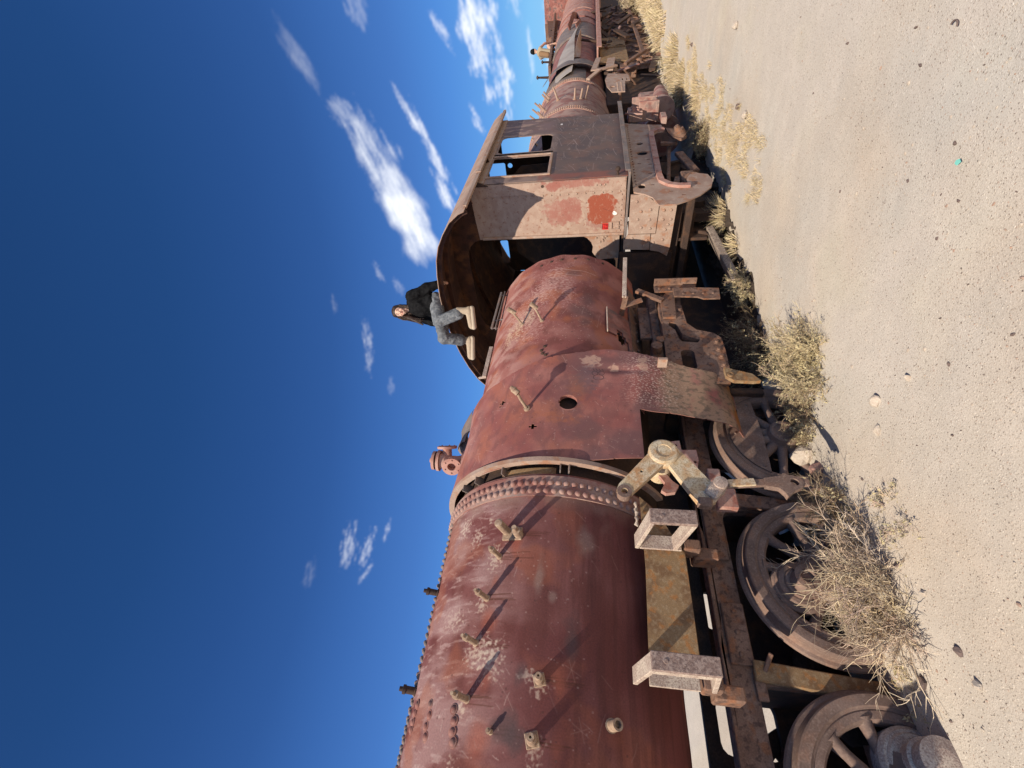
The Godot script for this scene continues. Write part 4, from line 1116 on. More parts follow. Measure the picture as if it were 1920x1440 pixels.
func make_valve(t: Node3D) -> void:
	var v := Node3D.new(); v.name = "safety_valve"; t.add_child(v, true)
	v.position = Vector3(2.80, 3.75, -4.17); v.scale = Vector3(0.86, 0.95, 0.86)
	tag(v, "pink flanged valve standing on the crown of the boiler")
	var up := facing(Vector3.ZERO, Vector3(0, 1, 0.06))
	var b := MB.new()
	b.lathe([Vector2(0.15, -0.05), Vector2(0.15, 0.03), Vector2(0.12, 0.035), Vector2(0.085, 0.06), Vector2(0.075, 0.10), Vector2(0.075, 0.2), Vector2(0.095, 0.24), Vector2(0.10, 0.30), Vector2(0.07, 0.31)], up, 20)
	obj("valve_body", b, M.pink, v)
	var cap := MB.new()
	cap.lathe([Vector2(0.11, 0.30), Vector2(0.135, 0.302), Vector2(0.135, 0.335), Vector2(0.05, 0.34)], up, 18)
	cap.lathe([Vector2(0.12, 0.352), Vector2(0.12, 0.385), Vector2(0.04, 0.40), Vector2(0.03, 0.42), Vector2(0.0, 0.42)], Transform3D(up.basis, Vector3(-0.015, 0.0, 0.02)), 18)
	obj("cap", cap, M.pink, v)
	for q in [[Vector3(0.75, 0.05, 0.66), 0.22, 0.20], [Vector3(-0.85, -0.05, 0.5), 0.14, 0.15]]:
		var fl := MB.new()
		var d: Vector3 = q[0]
		var xf := facing(Vector3(0, q[1], 0), d)
		fl.lathe([Vector2(0.055, 0.02), Vector2(0.055, q[2] - 0.03), Vector2(0.115, q[2] - 0.03), Vector2(0.115, q[2]), Vector2(0.05, q[2]), Vector2(0.045, q[2] - 0.08), Vector2(0.0, q[2] - 0.08)], xf, 20)
		for k in 6:
			var e := Vector3(cos(k * 1.047) * 0.088, sin(k * 1.047) * 0.088, q[2])
			fl.dome(xf * Transform3D(Basis(), e), 0.013, 0.014, 6, 2)
		var o := obj("flange", fl, M.pink, v)
		if q[2] > 0.18:
			var eye := MB.new()
			for s in [-1, 1]:
				eye.lathe([Vector2(0.022, -0.012), Vector2(0.022, 0.012), Vector2(0.009, 0.012), Vector2(0.009, -0.012), Vector2(0.022, -0.012)], xf * Transform3D(Basis(), Vector3(0.125, s * 0.06, q[2] - 0.015)), 10)
			obj("eye", eye, M.pink, v)

func make_firebox(t: Node3D) -> void:
	var rg := RandomNumberGenerator.new(); rg.seed = 99
	var RC := 1.02
	var d0 := -62.0; var d1 := 150.0
	var xa := 3.3; var xb := 5.75
	var la := xb - xa; var lb := deg_to_rad(d1 - d0) * RC
	var S := Coat.new(); S.setup(760, 920, la, lb, Color(0.25, 0.092, 0.08))
	var fb := func(dg: float) -> float: return deg_to_rad(dg - d0) * RC
	S.wash(1, Color(0.38, 0.185, 0.155), 0.006, 0.006, 5, 0.5, 0.4, 0.7)
	S.wash(2, Color(0.16, 0.06, 0.05), 0.008, 0.012, 5, 0.62, 0.25, 0.6)
	S.wash(3, Color(0.42, 0.15, 0.075), 0.006, 0.006, 4, 0.62, 0.2, 0.5)
	S.wash(4, Color(0.46, 0.30, 0.26), 0.014, 0.012, 5, 0.55, 0.3, 0.7, 0.1, 0, 1, 0.42, 1.0)
	S.wash(5, Color(0.30, 0.20, 0.16), 0.006, 0.006, 5, 0.42, 0.3, 0.7, 0.05, 0.1, 0.6, 0.0, 0.1, 0.05)
	var nb := S.nz(60, 0.10, 0.08, 6); var nb2 := S.nz(61, 0.008, 0.008, 4)
	for q in [[5.0, 14, 0.34, 0.15], [5.2, 6, 0.25, 0.12], [4.85, 20, 0.2, 0.12], [4.3, 22, 0.3, 0.16], [4.55, 32, 0.25, 0.18], [4.9, -2, 0.3, 0.08]]:
		S.blotch(nb, q[0] - xa, fb.call(q[1]), q[2], q[3], Color(0.56, 0.37, 0.32), 0.5, 1.3, 0.7, 0.15)
	for q in [[4.5, 24, 0.2, 0.08], [4.35, 32, 0.22, 0.08], [4.25, 40, 0.2, 0.08]]:
		S.blotch(nb, q[0] - xa, fb.call(q[1]), q[2], q[3], Color(0.58, 0.47, 0.32), 0.6, 1.2, 0.7, 0.15)
	for q in [[5.3, -6, 0.12, 0.14], [4.45, -11, 0.14, 0.2], [4.7, -16, 0.2, 0.1], [4.25, -14, 0.12, 0.12]]:
		S.blotch(nb2, q[0] - xa, fb.call(q[1]), q[2], q[3], Color(0.15, 0.085, 0.08), 0.65, 0.6, 0.6)
	for q in [[4.5, 6, 0.16, 0.1], [4.3, -3, 0.1, 0.07]]:
		S.blotch(nb2, q[0] - xa, fb.call(q[1]), q[2], q[3], Color(0.42, 0.145, 0.075), 0.6, 0.6, 0.8)
	S.line(5.42 - xa, fb.call(12), 5.30 - xa, fb.call(-22), 0.006, Color(0.62, 0.45, 0.38), 0.6)
	S.line(5.30 - xa, fb.call(12), 5.22 - xa, fb.call(-12), 0.005, Color(0.62, 0.45, 0.38), 0.5)
	S.scratches(rg, 90, 0.8, la, fb.call(-30), fb.call(40), 0.03, 0.18, Color(0.6, 0.46, 0.4), 0.4)
	S.specks(rg, 900, 0.6, la, fb.call(-20), fb.call(50), 0.004, Color(0.68, 0.54, 0.46), 0.5)
	S.specks(rg, 200, 0.3, la, 0.0, fb.call(50), 0.008, Color(0.1, 0.05, 0.045), 0.5)
	M.firebox = S.material(0.3, 0.7, 0.3, Color(0.96, 0.88, 0.87))
	var R := func(dg: float, x: float) -> Vector3:
		var q := rvec(dg, RC)
		if dg < -45.0: q.z += 0.0 * x
		return q
	var slot := func(a: float, b: float) -> bool:
		var dg := lerpf(d0, d1, b); var x := lerpf(xa, xb, a)
		var u := (x - 4.22) * 0.9 + (dg + 41.0) * 0.013; var v := (x - 4.22) * 0.5 - (dg + 41.0) * 0.0178
		return u * u / 0.0144 + v * v / 0.0036 > 1.0
	var sh := obj("firebox_shell", shell(d0, d1, func(_d): return xa, func(dg): return 5.66 + 0.05 * clampf((20.0 - dg) / 50.0, -1.0, 1.5) + 0.012 * sin(dg * 0.35), R, 70, 100, 0.012, slot), M.firebox, t)
	tag(sh, "red rear shell with a scraped flank and chalky scale")
	var bk := MB.new()
	bk.sheet(func(a: float, b: float) -> Vector3: return cyl(lerpf(xa, 5.6, a), lerpf(149.0, 240.0, b), RC), 4, 24, 0.012)
	obj("shell_back", bk, M.maroon, sh)
	var plug := MB.new()
	plug.lathe([Vector2(1.0, 0.0), Vector2(0.0, 0.0)], Transform3D(Basis(Vector3(0, 0, -1), Vector3(0, 1, 0), Vector3(1, 0, 0)), Vector3(5.4, YB, -NB)), 48)
	obj("tube_plate", plug, M.dark, sh)
	# elbow studs
	for q in [[4.33, 29, 0.0], [4.27, 14, 0.0]]:
		var st := MB.new()
		var b0 := cyl(q[0], q[1], RC - 0.005)
		var nn := cyln(q[1])
		st.lathe([Vector2(0.026, -0.01), Vector2(0.024, 0.015), Vector2(0.014, 0.02)], facing(b0, nn), 10)
		st.tube([b0, b0 + nn * 0.10 + Vector3(0.05, 0.03, 0), b0 + nn * 0.15 + Vector3(0.10, 0.06, 0)], [0.014, 0.013, 0.013], 8)
		st.tube([b0 + nn * 0.12 + Vector3(0.095, 0.03, 0), b0 + nn * 0.19 + Vector3(0.105, 0.085, 0.0)], [0.028, 0.028], 10)
		obj("stud", st, M.stud, sh)
	var bolts := MB.new()
	bolts.dome(Transform3D(), 0.022, 0.014, 10, 2)
	var bm := bolts.mesh()
	for q in [[3.74, 12], [3.80, 10], [3.69, 11], [3.66, 9], [5.52, 20], [5.55, 12], [5.56, 4], [5.58, -6], [5.6, -16], [5.62, -28]]:
		var o := obj("bolt", bm, M.dark, sh)
		o.transform = facing(cyl(q[0], q[1], RC), cyln(q[1]))
	# flat white bar held out from the shell on a short bracket
	var ba := MB.new()
	ba.bar(Vector3(4.62, 2.0, -3.30), Vector3(5.36, 1.96, -3.22), 0.05, 0.02, Vector3(0, 0, 1), 0.003)
	obj("flat_bar", ba, M.scale_, sh)
	var br := MB.new()
	br.bar(Vector3(4.63, 2.02, -3.58), Vector3(4.63, 1.98, -3.29), 0.06, 0.02, Vector3(1, 0, 0), 0.003)
	br.bar(Vector3(4.66, 1.98, -3.45), Vector3(4.70, 1.78, -3.40), 0.08, 0.015, Vector3(0, 0, 1), 0.003)
	obj("bracket", br, M.frame, sh)
	# cover plate standing off the shell: pale edge and folded lip
	var pl := MB.new()
	pl.sheet(func(a: float, b: float) -> Vector3: return cyl(lerpf(3.86, 4.62, a), lerpf(-60, -29, b), RC + 0.02), 14, 12, 0.01, func(a: float, b: float) -> bool:
		var x := lerpf(3.86, 4.62, a); var dg := lerpf(-60, -29, b)
		if x < 4.16 - (dg + 30.0) * 0.012 and dg > -60.0 and x < 4.16: return dg < -46.0 - (4.16 - x) * 20.0
		return slot.call((x - xa) / la, (dg - d0) / (d1 - d0)))
	obj("cover_plate", pl, M.maroon, sh)
	var lip := MB.new()
	lip.bar(cyl(4.16, -29, RC + 0.035), cyl(4.60, -29, RC + 0.035), 0.012, 0.03, Vector3(0, 0, 1), 0.002)
	obj("lip", lip, M.scale_, sh)
	# foundation strip, dusty tan, with bolts
	var fo := MB.new()
	fo.sheet(func(a: float, b: float) -> Vector3:
		var p := cyl(lerpf(3.72, 5.3, a), lerpf(-66, -50, b), RC + 0.03)
		p.z += 0.015 * sin(a * 14.0); return p, 24, 5, 0.02)
	for i in 9: fo.dome(facing(cyl(3.85 + i * 0.17, -57, RC + 0.035), cyln(-50)), 0.022, 0.018, 8, 2)
	obj("foundation_strip", fo, M.frame, t)
	# hand rails and side plates on the crown, seen edge on
	var hr := MB.new()
	hr.bar(Vector3(4.72, 3.70, -3.83), Vector3(5.5, 3.67, -3.80), 0.028, 0.03, Vector3(0, 0, 1), 0.003)
	hr.bar(Vector3(4.72, 3.645, -3.83), Vector3(5.5, 3.615, -3.80), 0.014, 0.06, Vector3(0, 0, 1), 0.003)
	hr.bar(Vector3(4.74, 3.70, -3.84), Vector3(4.74, 3.62, -3.84), 0.02, 0.02)
	hr.bar(Vector3(5.46, 3.69, -3.82), Vector3(5.46, 3.58, -3.82), 0.02, 0.02)
	hr.bar(Vector3(4.9, 3.68, -3.84), Vector3(4.86, 3.52, -3.78), 0.02, 0.02)
	obj("rail_plate", hr, M.grey, t)
	var h2 := MB.new()
	h2.bar(Vector3(3.95, 3.70, -3.98), Vector3(4.5, 3.69, -3.97), 0.05, 0.03, Vector3(0, 0, 1), 0.003)
	h2.bar(Vector3(3.97, 3.78, -4.02), Vector3(3.97, 3.68, -4.0), 0.02, 0.03)
	obj("rail_plate", h2, M.scale_, t)

func make_motion(t: Node3D) -> void:
	# reversing crank: hub, long arm, short arm; a rod hangs from it
	var cr := MB.new()
	var hub := Vector3(2.235, 1.82, -3.13)
	cr.lathe([Vector2(0.085, -0.28), Vector2(0.085, -0.02), Vector2(0.115, -0.015), Vector2(0.115, 0.06), Vector2(0.10, 0.07), Vector2(0.06, 0.07), Vector2(0.058, 0.064), Vector2(0.0, 0.064)], Transform3D(Basis(), hub), 24)
	var arm1 := P2([2.30, 1.755, 2.33, 1.83, 2.26, 1.905, 1.93, 2.175, 1.885, 2.19, 1.845, 2.17, 1.83, 2.13, 1.855, 2.085, 2.12, 1.83, 2.15, 1.79])
	cr.plate(arm1, [circ(1.87, 2.135, 0.024, 12), circ(2.05, 2.00, 0.012, 8)], 0.055, at_z(-3.14), 0.05)
	var arm2 := P2([2.15, 1.80, 2.32, 1.76, 2.28, 1.70, 1.985, 1.50, 1.90, 1.46, 1.83, 1.49, 1.80, 1.56, 1.82, 1.62])
	cr.plate(arm2, [], 0.055, at_z(-3.15), 0.05)
	var lv := obj("crank", cr, M.cream, t)
	tag(lv, "yellowed two-armed crank with round hub")
	var en := MB.new()
	en.lathe([Vector2(0.055, 0.0), Vector2(0.055, 0.065), Vector2(0.026, 0.065), Vector2(0.026, 0.0)], Transform3D(Basis(), Vector3(1.87, 2.135, -3.145)), 18)
	obj("arm_end", en, M.wheel, lv)
	var en2 := MB.new()
	en2.bar(Vector3(1.82, 1.62, -3.115), Vector3(1.815, 1.52, -3.115), 0.07, 0.075, Vector3(0, 0, 1), 0.012)
	obj("arm_end", en2, M.wheel, lv)
	var fk := MB.new()
	fk.bar(Vector3(1.86, 1.535, -3.10), Vector3(1.98, 1.43, -3.10), 0.10, 0.09, Vector3(0, 0, 1), 0.015)
	fk.lathe([Vector2(0.05, 0.0), Vector2(0.05, 0.12), Vector2(0.02, 0.125), Vector2(0.0, 0.125)], Transform3D(Basis(), Vector3(1.955, 1.45, -3.16)), 14)
	obj("fork", fk, M.scale_, lv)
	var rod := MB.new()
	rod.bar(Vector3(1.975, 1.46, -3.12), Vector3(2.02, 1.1, -3.13), 0.055, 0.03, Vector3(0, 0, 1), 0.004)
	rod.plate(P2([1.985, 1.12, 2.05, 1.12, 2.07, 1.02, 2.085, 0.93, 2.07, 0.875, 2.03, 0.855, 1.985, 0.87, 1.955, 0.93, 1.90, 0.99, 1.93, 1.0, 1.97, 1.03]), [circ(2.025, 0.915, 0.03, 12)], 0.05, at_z(-3.16), 0.04)
	rod.bx(Vector3(2.035, 0.845, -3.13), Vector3(0.06, 0.06, 0.03), 0.004)
	var ro := obj("hanging_rod", rod, M.wheel, t)
	var rs := MB.new()
	rs.bar(Vector3(1.985, 1.38, -3.103), Vector3(2.012, 1.19, -3.112), 0.06, 0.018, Vector3(0, 0, 1), 0.003)
	obj("bare_patch", rs, M.cream, ro)
	# pale mounting brackets behind the crank
	var mb := MB.new()
	mb.plate(P2([2.44, 1.72, 2.45, 1.655, 2.355, 1.65, 2.36, 1.535, 2.26, 1.53, 2.20, 1.545, 2.12, 1.56, 2.10, 1.64, 2.16, 1.72, 2.3, 1.74]), [circ(2.40, 1.69, 0.012, 8), circ(2.24, 1.56, 0.012, 8)], 0.05, at_z(-3.26), 0.05)
	obj("crank_bracket", mb, M.pink, t)
	var m3 := MB.new()
	m3.plate(P2([2.15, 1.84, 2.08, 1.80, 2.01, 1.835, 1.985, 1.80, 2.00, 1.73, 2.06, 1.695, 2.10, 1.74, 2.16, 1.78]), [], 0.04, at_z(-3.32), 0.05)
	obj("crank_bracket", m3, M.pink, t)
	var m4 := MB.new()
	m4.bar(Vector3(2.42, 1.68, -3.29), Vector3(2.45, 1.83, -3.29), 0.02, 0.07, Vector3(0, 0, 1), 0.004)
	obj("bracket_rib", m4, M.dusty, t)
	var m2 := MB.new()
	m2.bx(Vector3(2.20, 1.38, -3.45), Vector3(0.22, 0.10, 0.12), 0.008)
	m2.bx(Vector3(2.08, 1.30, -3.5), Vector3(0.18, 0.16, 0.08), 0.008)
	obj("crank_bracket", m2, M.pink, t)
	# running board valance, a tapered channel
	var ch := MB.new()
	ch.plate(P2([0.86, 2.01, 1.45, 1.985, 2.02, 1.99, 1.88, 1.86, 1.56, 1.70, 1.2, 1.695, 0.86, 1.70]), [], 0.012, at_z(-3.42), 0.12)
	ch.box(Transform3D(Basis(), Vector3(1.25, 1.70, -3.50)), Vector3(0.8, 0.014, 0.17), 0.003)
	obj("valance", ch, M.channel, t)
	# two strap boxes that carried the running board
	for q in [[1.63, 1.98, 1.67, -3.0, 0.11, 0.10], [0.745, 2.045, 1.67, -3.02, 0.10, -0.03]]:
		var b := MB.new()
		var x: float = q[0]; var zt: float = q[3]; var zb := -3.40; var w: float = q[4]
		var fp := MB.new()
		fp.bx(Vector3(x, (q[1] + q[2]) * 0.5, zt), Vector3(w, q[1] - q[2], 0.03), 0.004)
		var f0 := Vector3(x, q[1] - 0.015, zt - 0.01); var f1 := Vector3(x, q[1] + 0.06, zb)
		b.bar(f0, f1, 0.03, w, Vector3(1, 0, 0), 0.004)
		var g0 := Vector3(x, q[2] + 0.015, zt - 0.01); var g1 := Vector3(x, q[2] + q[5], zb)
		b.bar(g0, g1, 0.03, w, Vector3(1, 0, 0), 0.004)
		b.bx(Vector3(x, 1.87, zb + 0.005), Vector3(w * 0.98, 0.30, 0.02), 0.003)
		if q[0] < 1.0:
			b.bx(Vector3(x + 0.01, (q[1] + q[2]) * 0.5 - 0.005, zt - 0.075), Vector3(w * 0.92, q[1] - q[2] - 0.03, 0.12), 0.004)
		fp.lathe([Vector2(0.014, 0.012), Vector2(0.012, 0.019), Vector2(0.0, 0.019)], Transform3D(Basis(), Vector3(x, q[1] - 0.08, zt)), 10)
		var sb := obj("strap_box", b, M.scale_, t)
		obj("front_plate", fp, M.flake, sb)
		var bl := MB.new()
		bl.bx(Vector3(x, q[2] - 0.03, zb - 0.06), Vector3(w * 0.8, 0.12, 0.14), 0.01)
		bl.bx(Vector3(x - 0.02, q[2] - 0.14, zb - 0.16), Vector3(0.09, 0.18, 0.16), 0.01)
		obj("mounting_block", bl, M.frame, t)
	# hanging wire end of lagging by the riveted band
	var tw := MB.new()
	var pts := []; var rad := []
	for i in 12:
		pts.append(Vector3(1.94 - i * 0.018, 2.03 + 0.004 * sin(i * 2.1), -3.37 + 0.012 * sin(i * 1.7))); rad.append(0.012 + 0.006 * sin(i * 2.7))
	tw.tube(pts, rad, 6)
	obj("lagging_end", tw, M.scale_, t)
	# running board still standing farther along the train
	var rb := MB.new()
	rb.bx(Vector3(-0.62, 1.72, -3.26), Vector3(0.26, 0.03, 0.50), 0.004)
	rb.bx(Vector3(-0.55, 1.70, -3.02), Vector3(0.40, 0.03, 0.03), 0.004)
	obj("running_board", rb, M.channel, t)

func wheel(t: Node3D, cx: float, kind: int) -> void:
	var w := Node3D.new(); w.name = "driving_wheel"; t.add_child(w, true)
	w.position = Vector3(cx, 0.595, -3.70)
	var I := Transform3D()
	var ty := MB.new()
	ty.lathe([Vector2(0.50, -0.15), Vector2(0.625, -0.15), Vector2(0.632, -0.138), Vector2(0.622, -0.118), Vector2(0.602, -0.108), Vector2(0.594, -0.05), Vector2(0.592, -0.008), Vector2(0.584, 0.0), Vector2(0.525, 0.0), Vector2(0.515, -0.008), Vector2(0.505, -0.012), Vector2(0.505, -0.15)], I, 96)
	obj("tyre", ty, M.wheel, w)
	var rim := MB.new()
	rim.lathe([Vector2(0.507, -0.13), Vector2(0.507, -0.018), Vector2(0.497, -0.012), Vector2(0.455, -0.014), Vector2(0.44, -0.03), Vector2(0.432, -0.06), Vector2(0.432, -0.12), Vector2(0.507, -0.13)], I, 96)
	obj("rim", rim, M.wheel, w)
	var hub := MB.new()
	hub.lathe([Vector2(0.15, -0.13), Vector2(0.15, -0.03), Vector2(0.135, 0.0), Vector2(0.125, 0.05), Vector2(0.11, 0.06), Vector2(0.085, 0.06), Vector2(0.083, 0.05), Vector2(0.0, 0.05)], I, 36)
	obj("hub", hub, M.wheel, w)
	var n := 11
	var off: float = [0.20, 0.35, 0.1][kind]
	for k in n:
		var a := off + TAU * k / n
		var d := Vector3(cos(a), sin(a), 0)
		var s := MB.new()
		s.tube([d * 0.10 + Vector3(0, 0, -0.05), d * 0.22 + Vector3(0, 0, -0.06), d * 0.36 + Vector3(0, 0, -0.068), d * 0.425 + Vector3(0, 0, -0.07), d * 0.47 + Vector3(0, 0, -0.07)], [0.052, 0.041, 0.034, 0.042, 0.07], 12)
		obj("spoke", s, M.wheel, w)
	if kind == 1 or kind == 0:
		var ca: Vector2 = Vector2(-0.12, 0.255) if kind == 1 else Vector2(0.235, -0.10)
		var cb := MB.new()
		cb.lathe([Vector2(0.19, -0.12), Vector2(0.19, -0.02), Vector2(0.175, 0.0), Vector2(0.165, 0.002), Vector2(0.15, 0.035), Vector2(0.13, 0.04), Vector2(0.115, 0.04), Vector2(0.11, 0.06), Vector2(0.085, 0.065), Vector2(0.075, 0.16), Vector2(0.085, 0.165), Vector2(0.085, 0.18), Vector2(0.05, 0.185), Vector2(0.045, 0.15), Vector2(0.0, 0.15)] if kind == 1 else [Vector2(0.20, -0.12), Vector2(0.20, -0.02), Vector2(0.18, 0.01), Vector2(0.165, 0.012), Vector2(0.155, 0.03), Vector2(0.115, 0.035), Vector2(0.115, 0.14), Vector2(0.127, 0.143), Vector2(0.127, 0.155), Vector2(0.108, 0.16), Vector2(0.108, 0.26), Vector2(0.118, 0.263), Vector2(0.118, 0.275), Vector2(0.06, 0.285), Vector2(0.0, 0.285)], Transform3D(Basis(), Vector3(ca.x, ca.y, 0)), 36)
		obj("crank_pin", cb, M.scale_ if kind == 0 else M.wheel, w)
		var bo := MB.new()
		bo.tube([Vector3(0, 0, -0.055), Vector3(ca.x, ca.y, -0.055)], [0.15, 0.17], 20)
		obj("crank_web", bo, M.wheel, w)
	if kind == 2:
		# balance weight: a segment of the wheel
		var p := PackedVector2Array()
		for i in 25:
			var a := deg_to_rad(25.0 + 130.0 * i / 24.0)
			p.append(Vector2(cos(a), sin(a)) * 0.47)
		for i in 9:
			var f := i / 8.0
			p.append(Vector2(lerpf(-0.425, 0.425, f), 0.20 - 0.02 * sin(f * PI)))
		var cw := MB.new()
		cw.plate(p, [], 0.075, Transform3D(Basis(), Vector3(0, 0, -0.075)), 0.06)
		for q in [[0.36, 0.24], [-0.36, 0.24], [0.0, 0.42]]: cw.dome(Transform3D(Basis(), Vector3(q[0], q[1], 0)), 0.014, 0.01, 8, 2)
		obj("balance_weight", cw, M.wheel, w)
		var cb := MB.new()
		cb.lathe([Vector2(0.15, -0.12), Vector2(0.14, -0.02), Vector2(0.12, 0.0), Vector2(0.06, 0.005), Vector2(0.0, 0.005)], Transform3D(Basis(), Vector3(0.02, -0.2, 0)), 28)
		obj("crank_web", cb, M.wheel, w)
	w.rotation.z = 0.0

func make_wheels(t: Node3D) -> void:
	wheel(t, 0.27, 0); wheel(t, 1.63, 1); wheel(t, 2.93, 2)
	for x in [0.27, 1.63, 2.93]:
		var a := MB.new()
		a.lathe([Vector2(0.09, -1.5), Vector2(0.09, 0.0)], Transform3D(Basis(), Vector3(x, 0.595, -3.75)), 16)
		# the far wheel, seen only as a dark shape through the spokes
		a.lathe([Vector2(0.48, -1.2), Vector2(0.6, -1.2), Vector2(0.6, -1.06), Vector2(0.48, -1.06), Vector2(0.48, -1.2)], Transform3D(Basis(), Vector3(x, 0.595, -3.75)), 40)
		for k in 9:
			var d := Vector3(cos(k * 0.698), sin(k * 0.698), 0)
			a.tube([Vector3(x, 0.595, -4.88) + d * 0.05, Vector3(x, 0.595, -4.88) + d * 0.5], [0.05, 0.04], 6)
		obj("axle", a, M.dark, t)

func make_frames(t: Node3D) -> void:
	# bar frame behind the wheels
	var f := MB.new()
	var holes := []
	for q in [[-1.0, -0.43], [-0.33, 0.88], [0.98, 2.22], [2.34, 3.3]]:
		holes.append(rrect(q[0], 0.20, q[1], 1.235, 0.10, 4))
	var outer := P2([-1.7, 0.15, 3.42, 0.15, 3.42, 1.40, 2.5, 1.42, 2.15, 1.46, 1.9, 1.40, 1.3, 1.40, 1.1, 1.43, 0.8, 1.42, 0.0, 1.40, -1.7, 1.42])
	f.plate(outer, holes, 0.10, at_z(-4.0), 0.08)
	var fr := obj("side_frame", f, M.frame, t)
	var top := MB.new()
	top.bx(Vector3(0.9, 1.425, -3.97), Vector3(5.0, 0.035, 0.14), 0.006)
	obj("top_bar", top, M.frame, fr)
	for q in [[1.20, 1.31, 0.42, 0.16], [-0.1, 1.32, 0.4, 0.16], [2.0, 1.33, 0.5, 0.15]]:
		var g := MB.new()
		g.bx(Vector3(q[0], q[1], -3.885), Vector3(q[2], q[3], 0.035), 0.01)
		for k in 3: g.dome(Transform3D(Basis(), Vector3(q[0] - q[2] * 0.35 + k * q[2] * 0.35, q[1], -3.868)), 0.02, 0.015, 8, 2)
		obj("frame_plate", g, M.frame, fr)
	var hk := MB.new()
	hk.bar(Vector3(0.92, 1.2, -3.88), Vector3(1.06, 1.13, -3.80), 0.03, 0.03, Vector3(0, 0, 1), 0.005)
	hk.bx(Vector3(0.86, 1.22, -3.885), Vector3(0.16, 0.07, 0.03), 0.005)
	obj("clip", hk, M.frame, fr)
	# rusty uprights between the wheels
	for x in [0.93, 2.28]:
		var u := MB.new()
		u.bar(Vector3(x + 0.03, 1.25, -3.87), Vector3(x - 0.04, 0.35, -3.87), 0.13, 0.05, Vector3(0, 0, 1), 0.008)
		obj("horn_guide", u, M.channel if x < 1.0 else M.frame, fr)
	# the far frame, cut by the same pockets
	var g2 := MB.new()
	var h2 := []
	for q in [[-1.4, -0.6, 0.3, 1.05], [-0.45, 0.46, 0.3, 1.3], [0.56, 0.95, 0.9, 1.355], [1.05, 1.4, 0.3, 1.05], [1.47, 1.80, 1.25, 1.315], [1.5, 2.1, 0.3, 1.1], [2.3, 3.2, 0.3, 1.05]]: h2.append(rrect(q[0], q[2], q[1], q[3], minf(0.08, (q[3] - q[2]) * 0.45), 3))
	g2.plate(P2([-1.7, 0.15, 3.5, 0.15, 3.5, 1.46, -1.7, 1.46]), h2, 0.06, at_z(-4.78), 0.06)
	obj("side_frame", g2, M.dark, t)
	var sp := MB.new()  # added dark plate hiding the sunlit sand below the boiler
	sp.bx(Vector3(3.0, 1.58, -4.35), Vector3(4.0, 0.36, 0.05), 0.006)
	obj("blocking_plate", sp, M.dark, t)
	var gb := MB.new()  # added dark plate that blacks out the wheel pockets
	gb.plate(P2([1.02, 0.35, 2.2, 0.35, 2.2, 1.22, 1.5, 1.22, 1.32, 1.10, 1.02, 1.12]), [], 0.03, at_z(-4.5), 0.1)
	obj("dark_fill_plate", gb, M.dark, t)
	# stretchers and brake gear in the dark
	for x in [-0.45, 0.95, 2.3, 3.3]:
		var s := MB.new()
		s.bx(Vector3(x, 0.95, -4.35), Vector3(0.08, 0.55, 0.8), 0.008)
		obj("frame_stretcher", s, M.dark, t)
	var sm := MB.new()
	for q in [[1.15, 0.75, -4.15, 0.20], [0.75, 0.6, -4.1, 0.22], [2.45, 0.7, -4.12, 0.2]]:
		sm.lump(Transform3D(Basis().scaled(Vector3(q[3], q[3] * 0.8, q[3] * 0.6)), Vector3(q[0], q[1], q[2])), int(q[0] * 100), 8, 0.3)
	obj("debris", sm, M.coal, t)
	# ---- rear frame under the firebox
	var rf := MB.new()
	var ro := P2([5.14, 1.48, 4.72, 1.585, 4.0, 1.59, 3.42, 1.60, 3.34, 1.2, 3.42, 1.0, 3.6, 0.99, 3.85, 0.98, 4.06, 0.985, 4.14, 1.05, 4.20, 1.22, 4.32, 1.31, 4.7, 1.33, 5.14, 1.29])
	var rh := [rrect(3.56, 1.30, 3.86, 1.44, 0.05, 4), P2([4.34, 1.50, 4.28, 1.51, 4.20, 1.45, 4.05, 1.43, 4.00, 1.40, 3.98, 1.24, 4.03, 1.21, 4.06, 1.28, 4.12, 1.38, 4.24, 1.41, 4.32, 1.43])]
	rf.plate(ro, rh, 0.09, at_z(-3.55), 0.05)
	var rfo := obj("rear_frame", rf, M.frame, t)
	var ov := MB.new()
	ov.plate(P2([4.74, 1.56, 4.40, 1.565, 4.40, 1.42, 4.72, 1.40, 4.95, 1.36, 4.97, 1.44]), [], 0.03, at_z(-3.46), 0.1)
	obj("frame_plate", ov, M.frame, rfo)
	for q in [[3.98, 1.05], [3.86, 1.05], [3.75, 1.04], [3.62, 1.04], [4.02, 1.02], [4.55, 1.36], [4.1, 1.53]]:
		var b := MB.new()
		b.lathe([Vector2(0.032, 0.0), Vector2(0.032, 0.008), Vector2(0.02, 0.01), Vector2(0.018, 0.03), Vector2(0.0, 0.03)], Transform3D(Basis(), Vector3(q[0], q[1], -3.46)), 6)
		obj("bolt", b, M.frame, rfo)
	var lk := MB.new()
	lk.plate(P2([3.45, 1.10, 3.36, 0.86, 3.27, 0.80, 3.26, 0.86, 3.27, 1.04, 3.33, 1.10]), [], 0.04, at_z(-3.36), 0.08)
	lk.lathe([Vector2(0.03, 0.0), Vector2(0.03, 0.02), Vector2(0.015, 0.02), Vector2(0.012, 0.01), Vector2(0.0, 0.01)], Transform3D(Basis(), Vector3(3.34, 1.06, -3.32)), 12)
	obj("pointed_link", lk, M.channel, t)
	var st := MB.new()
	st.plate(P2([4.97, 1.62, 4.99, 1.14, 4.88, 1.12, 4.86, 1.62]), [], 0.02, at_z(-3.42), 0.2)
	st.bar(Vector3(5.0, 1.62, -3.38), Vector3(5.0, 1.12, -3.38), 0.02, 0.14, Vector3(0, 0, 1), 0.003)
	for k in 4: st.dome(Transform3D(Basis(), Vector3(4.92, 1.2 + k * 0.12, -3.40)), 0.02, 0.014, 8, 2)
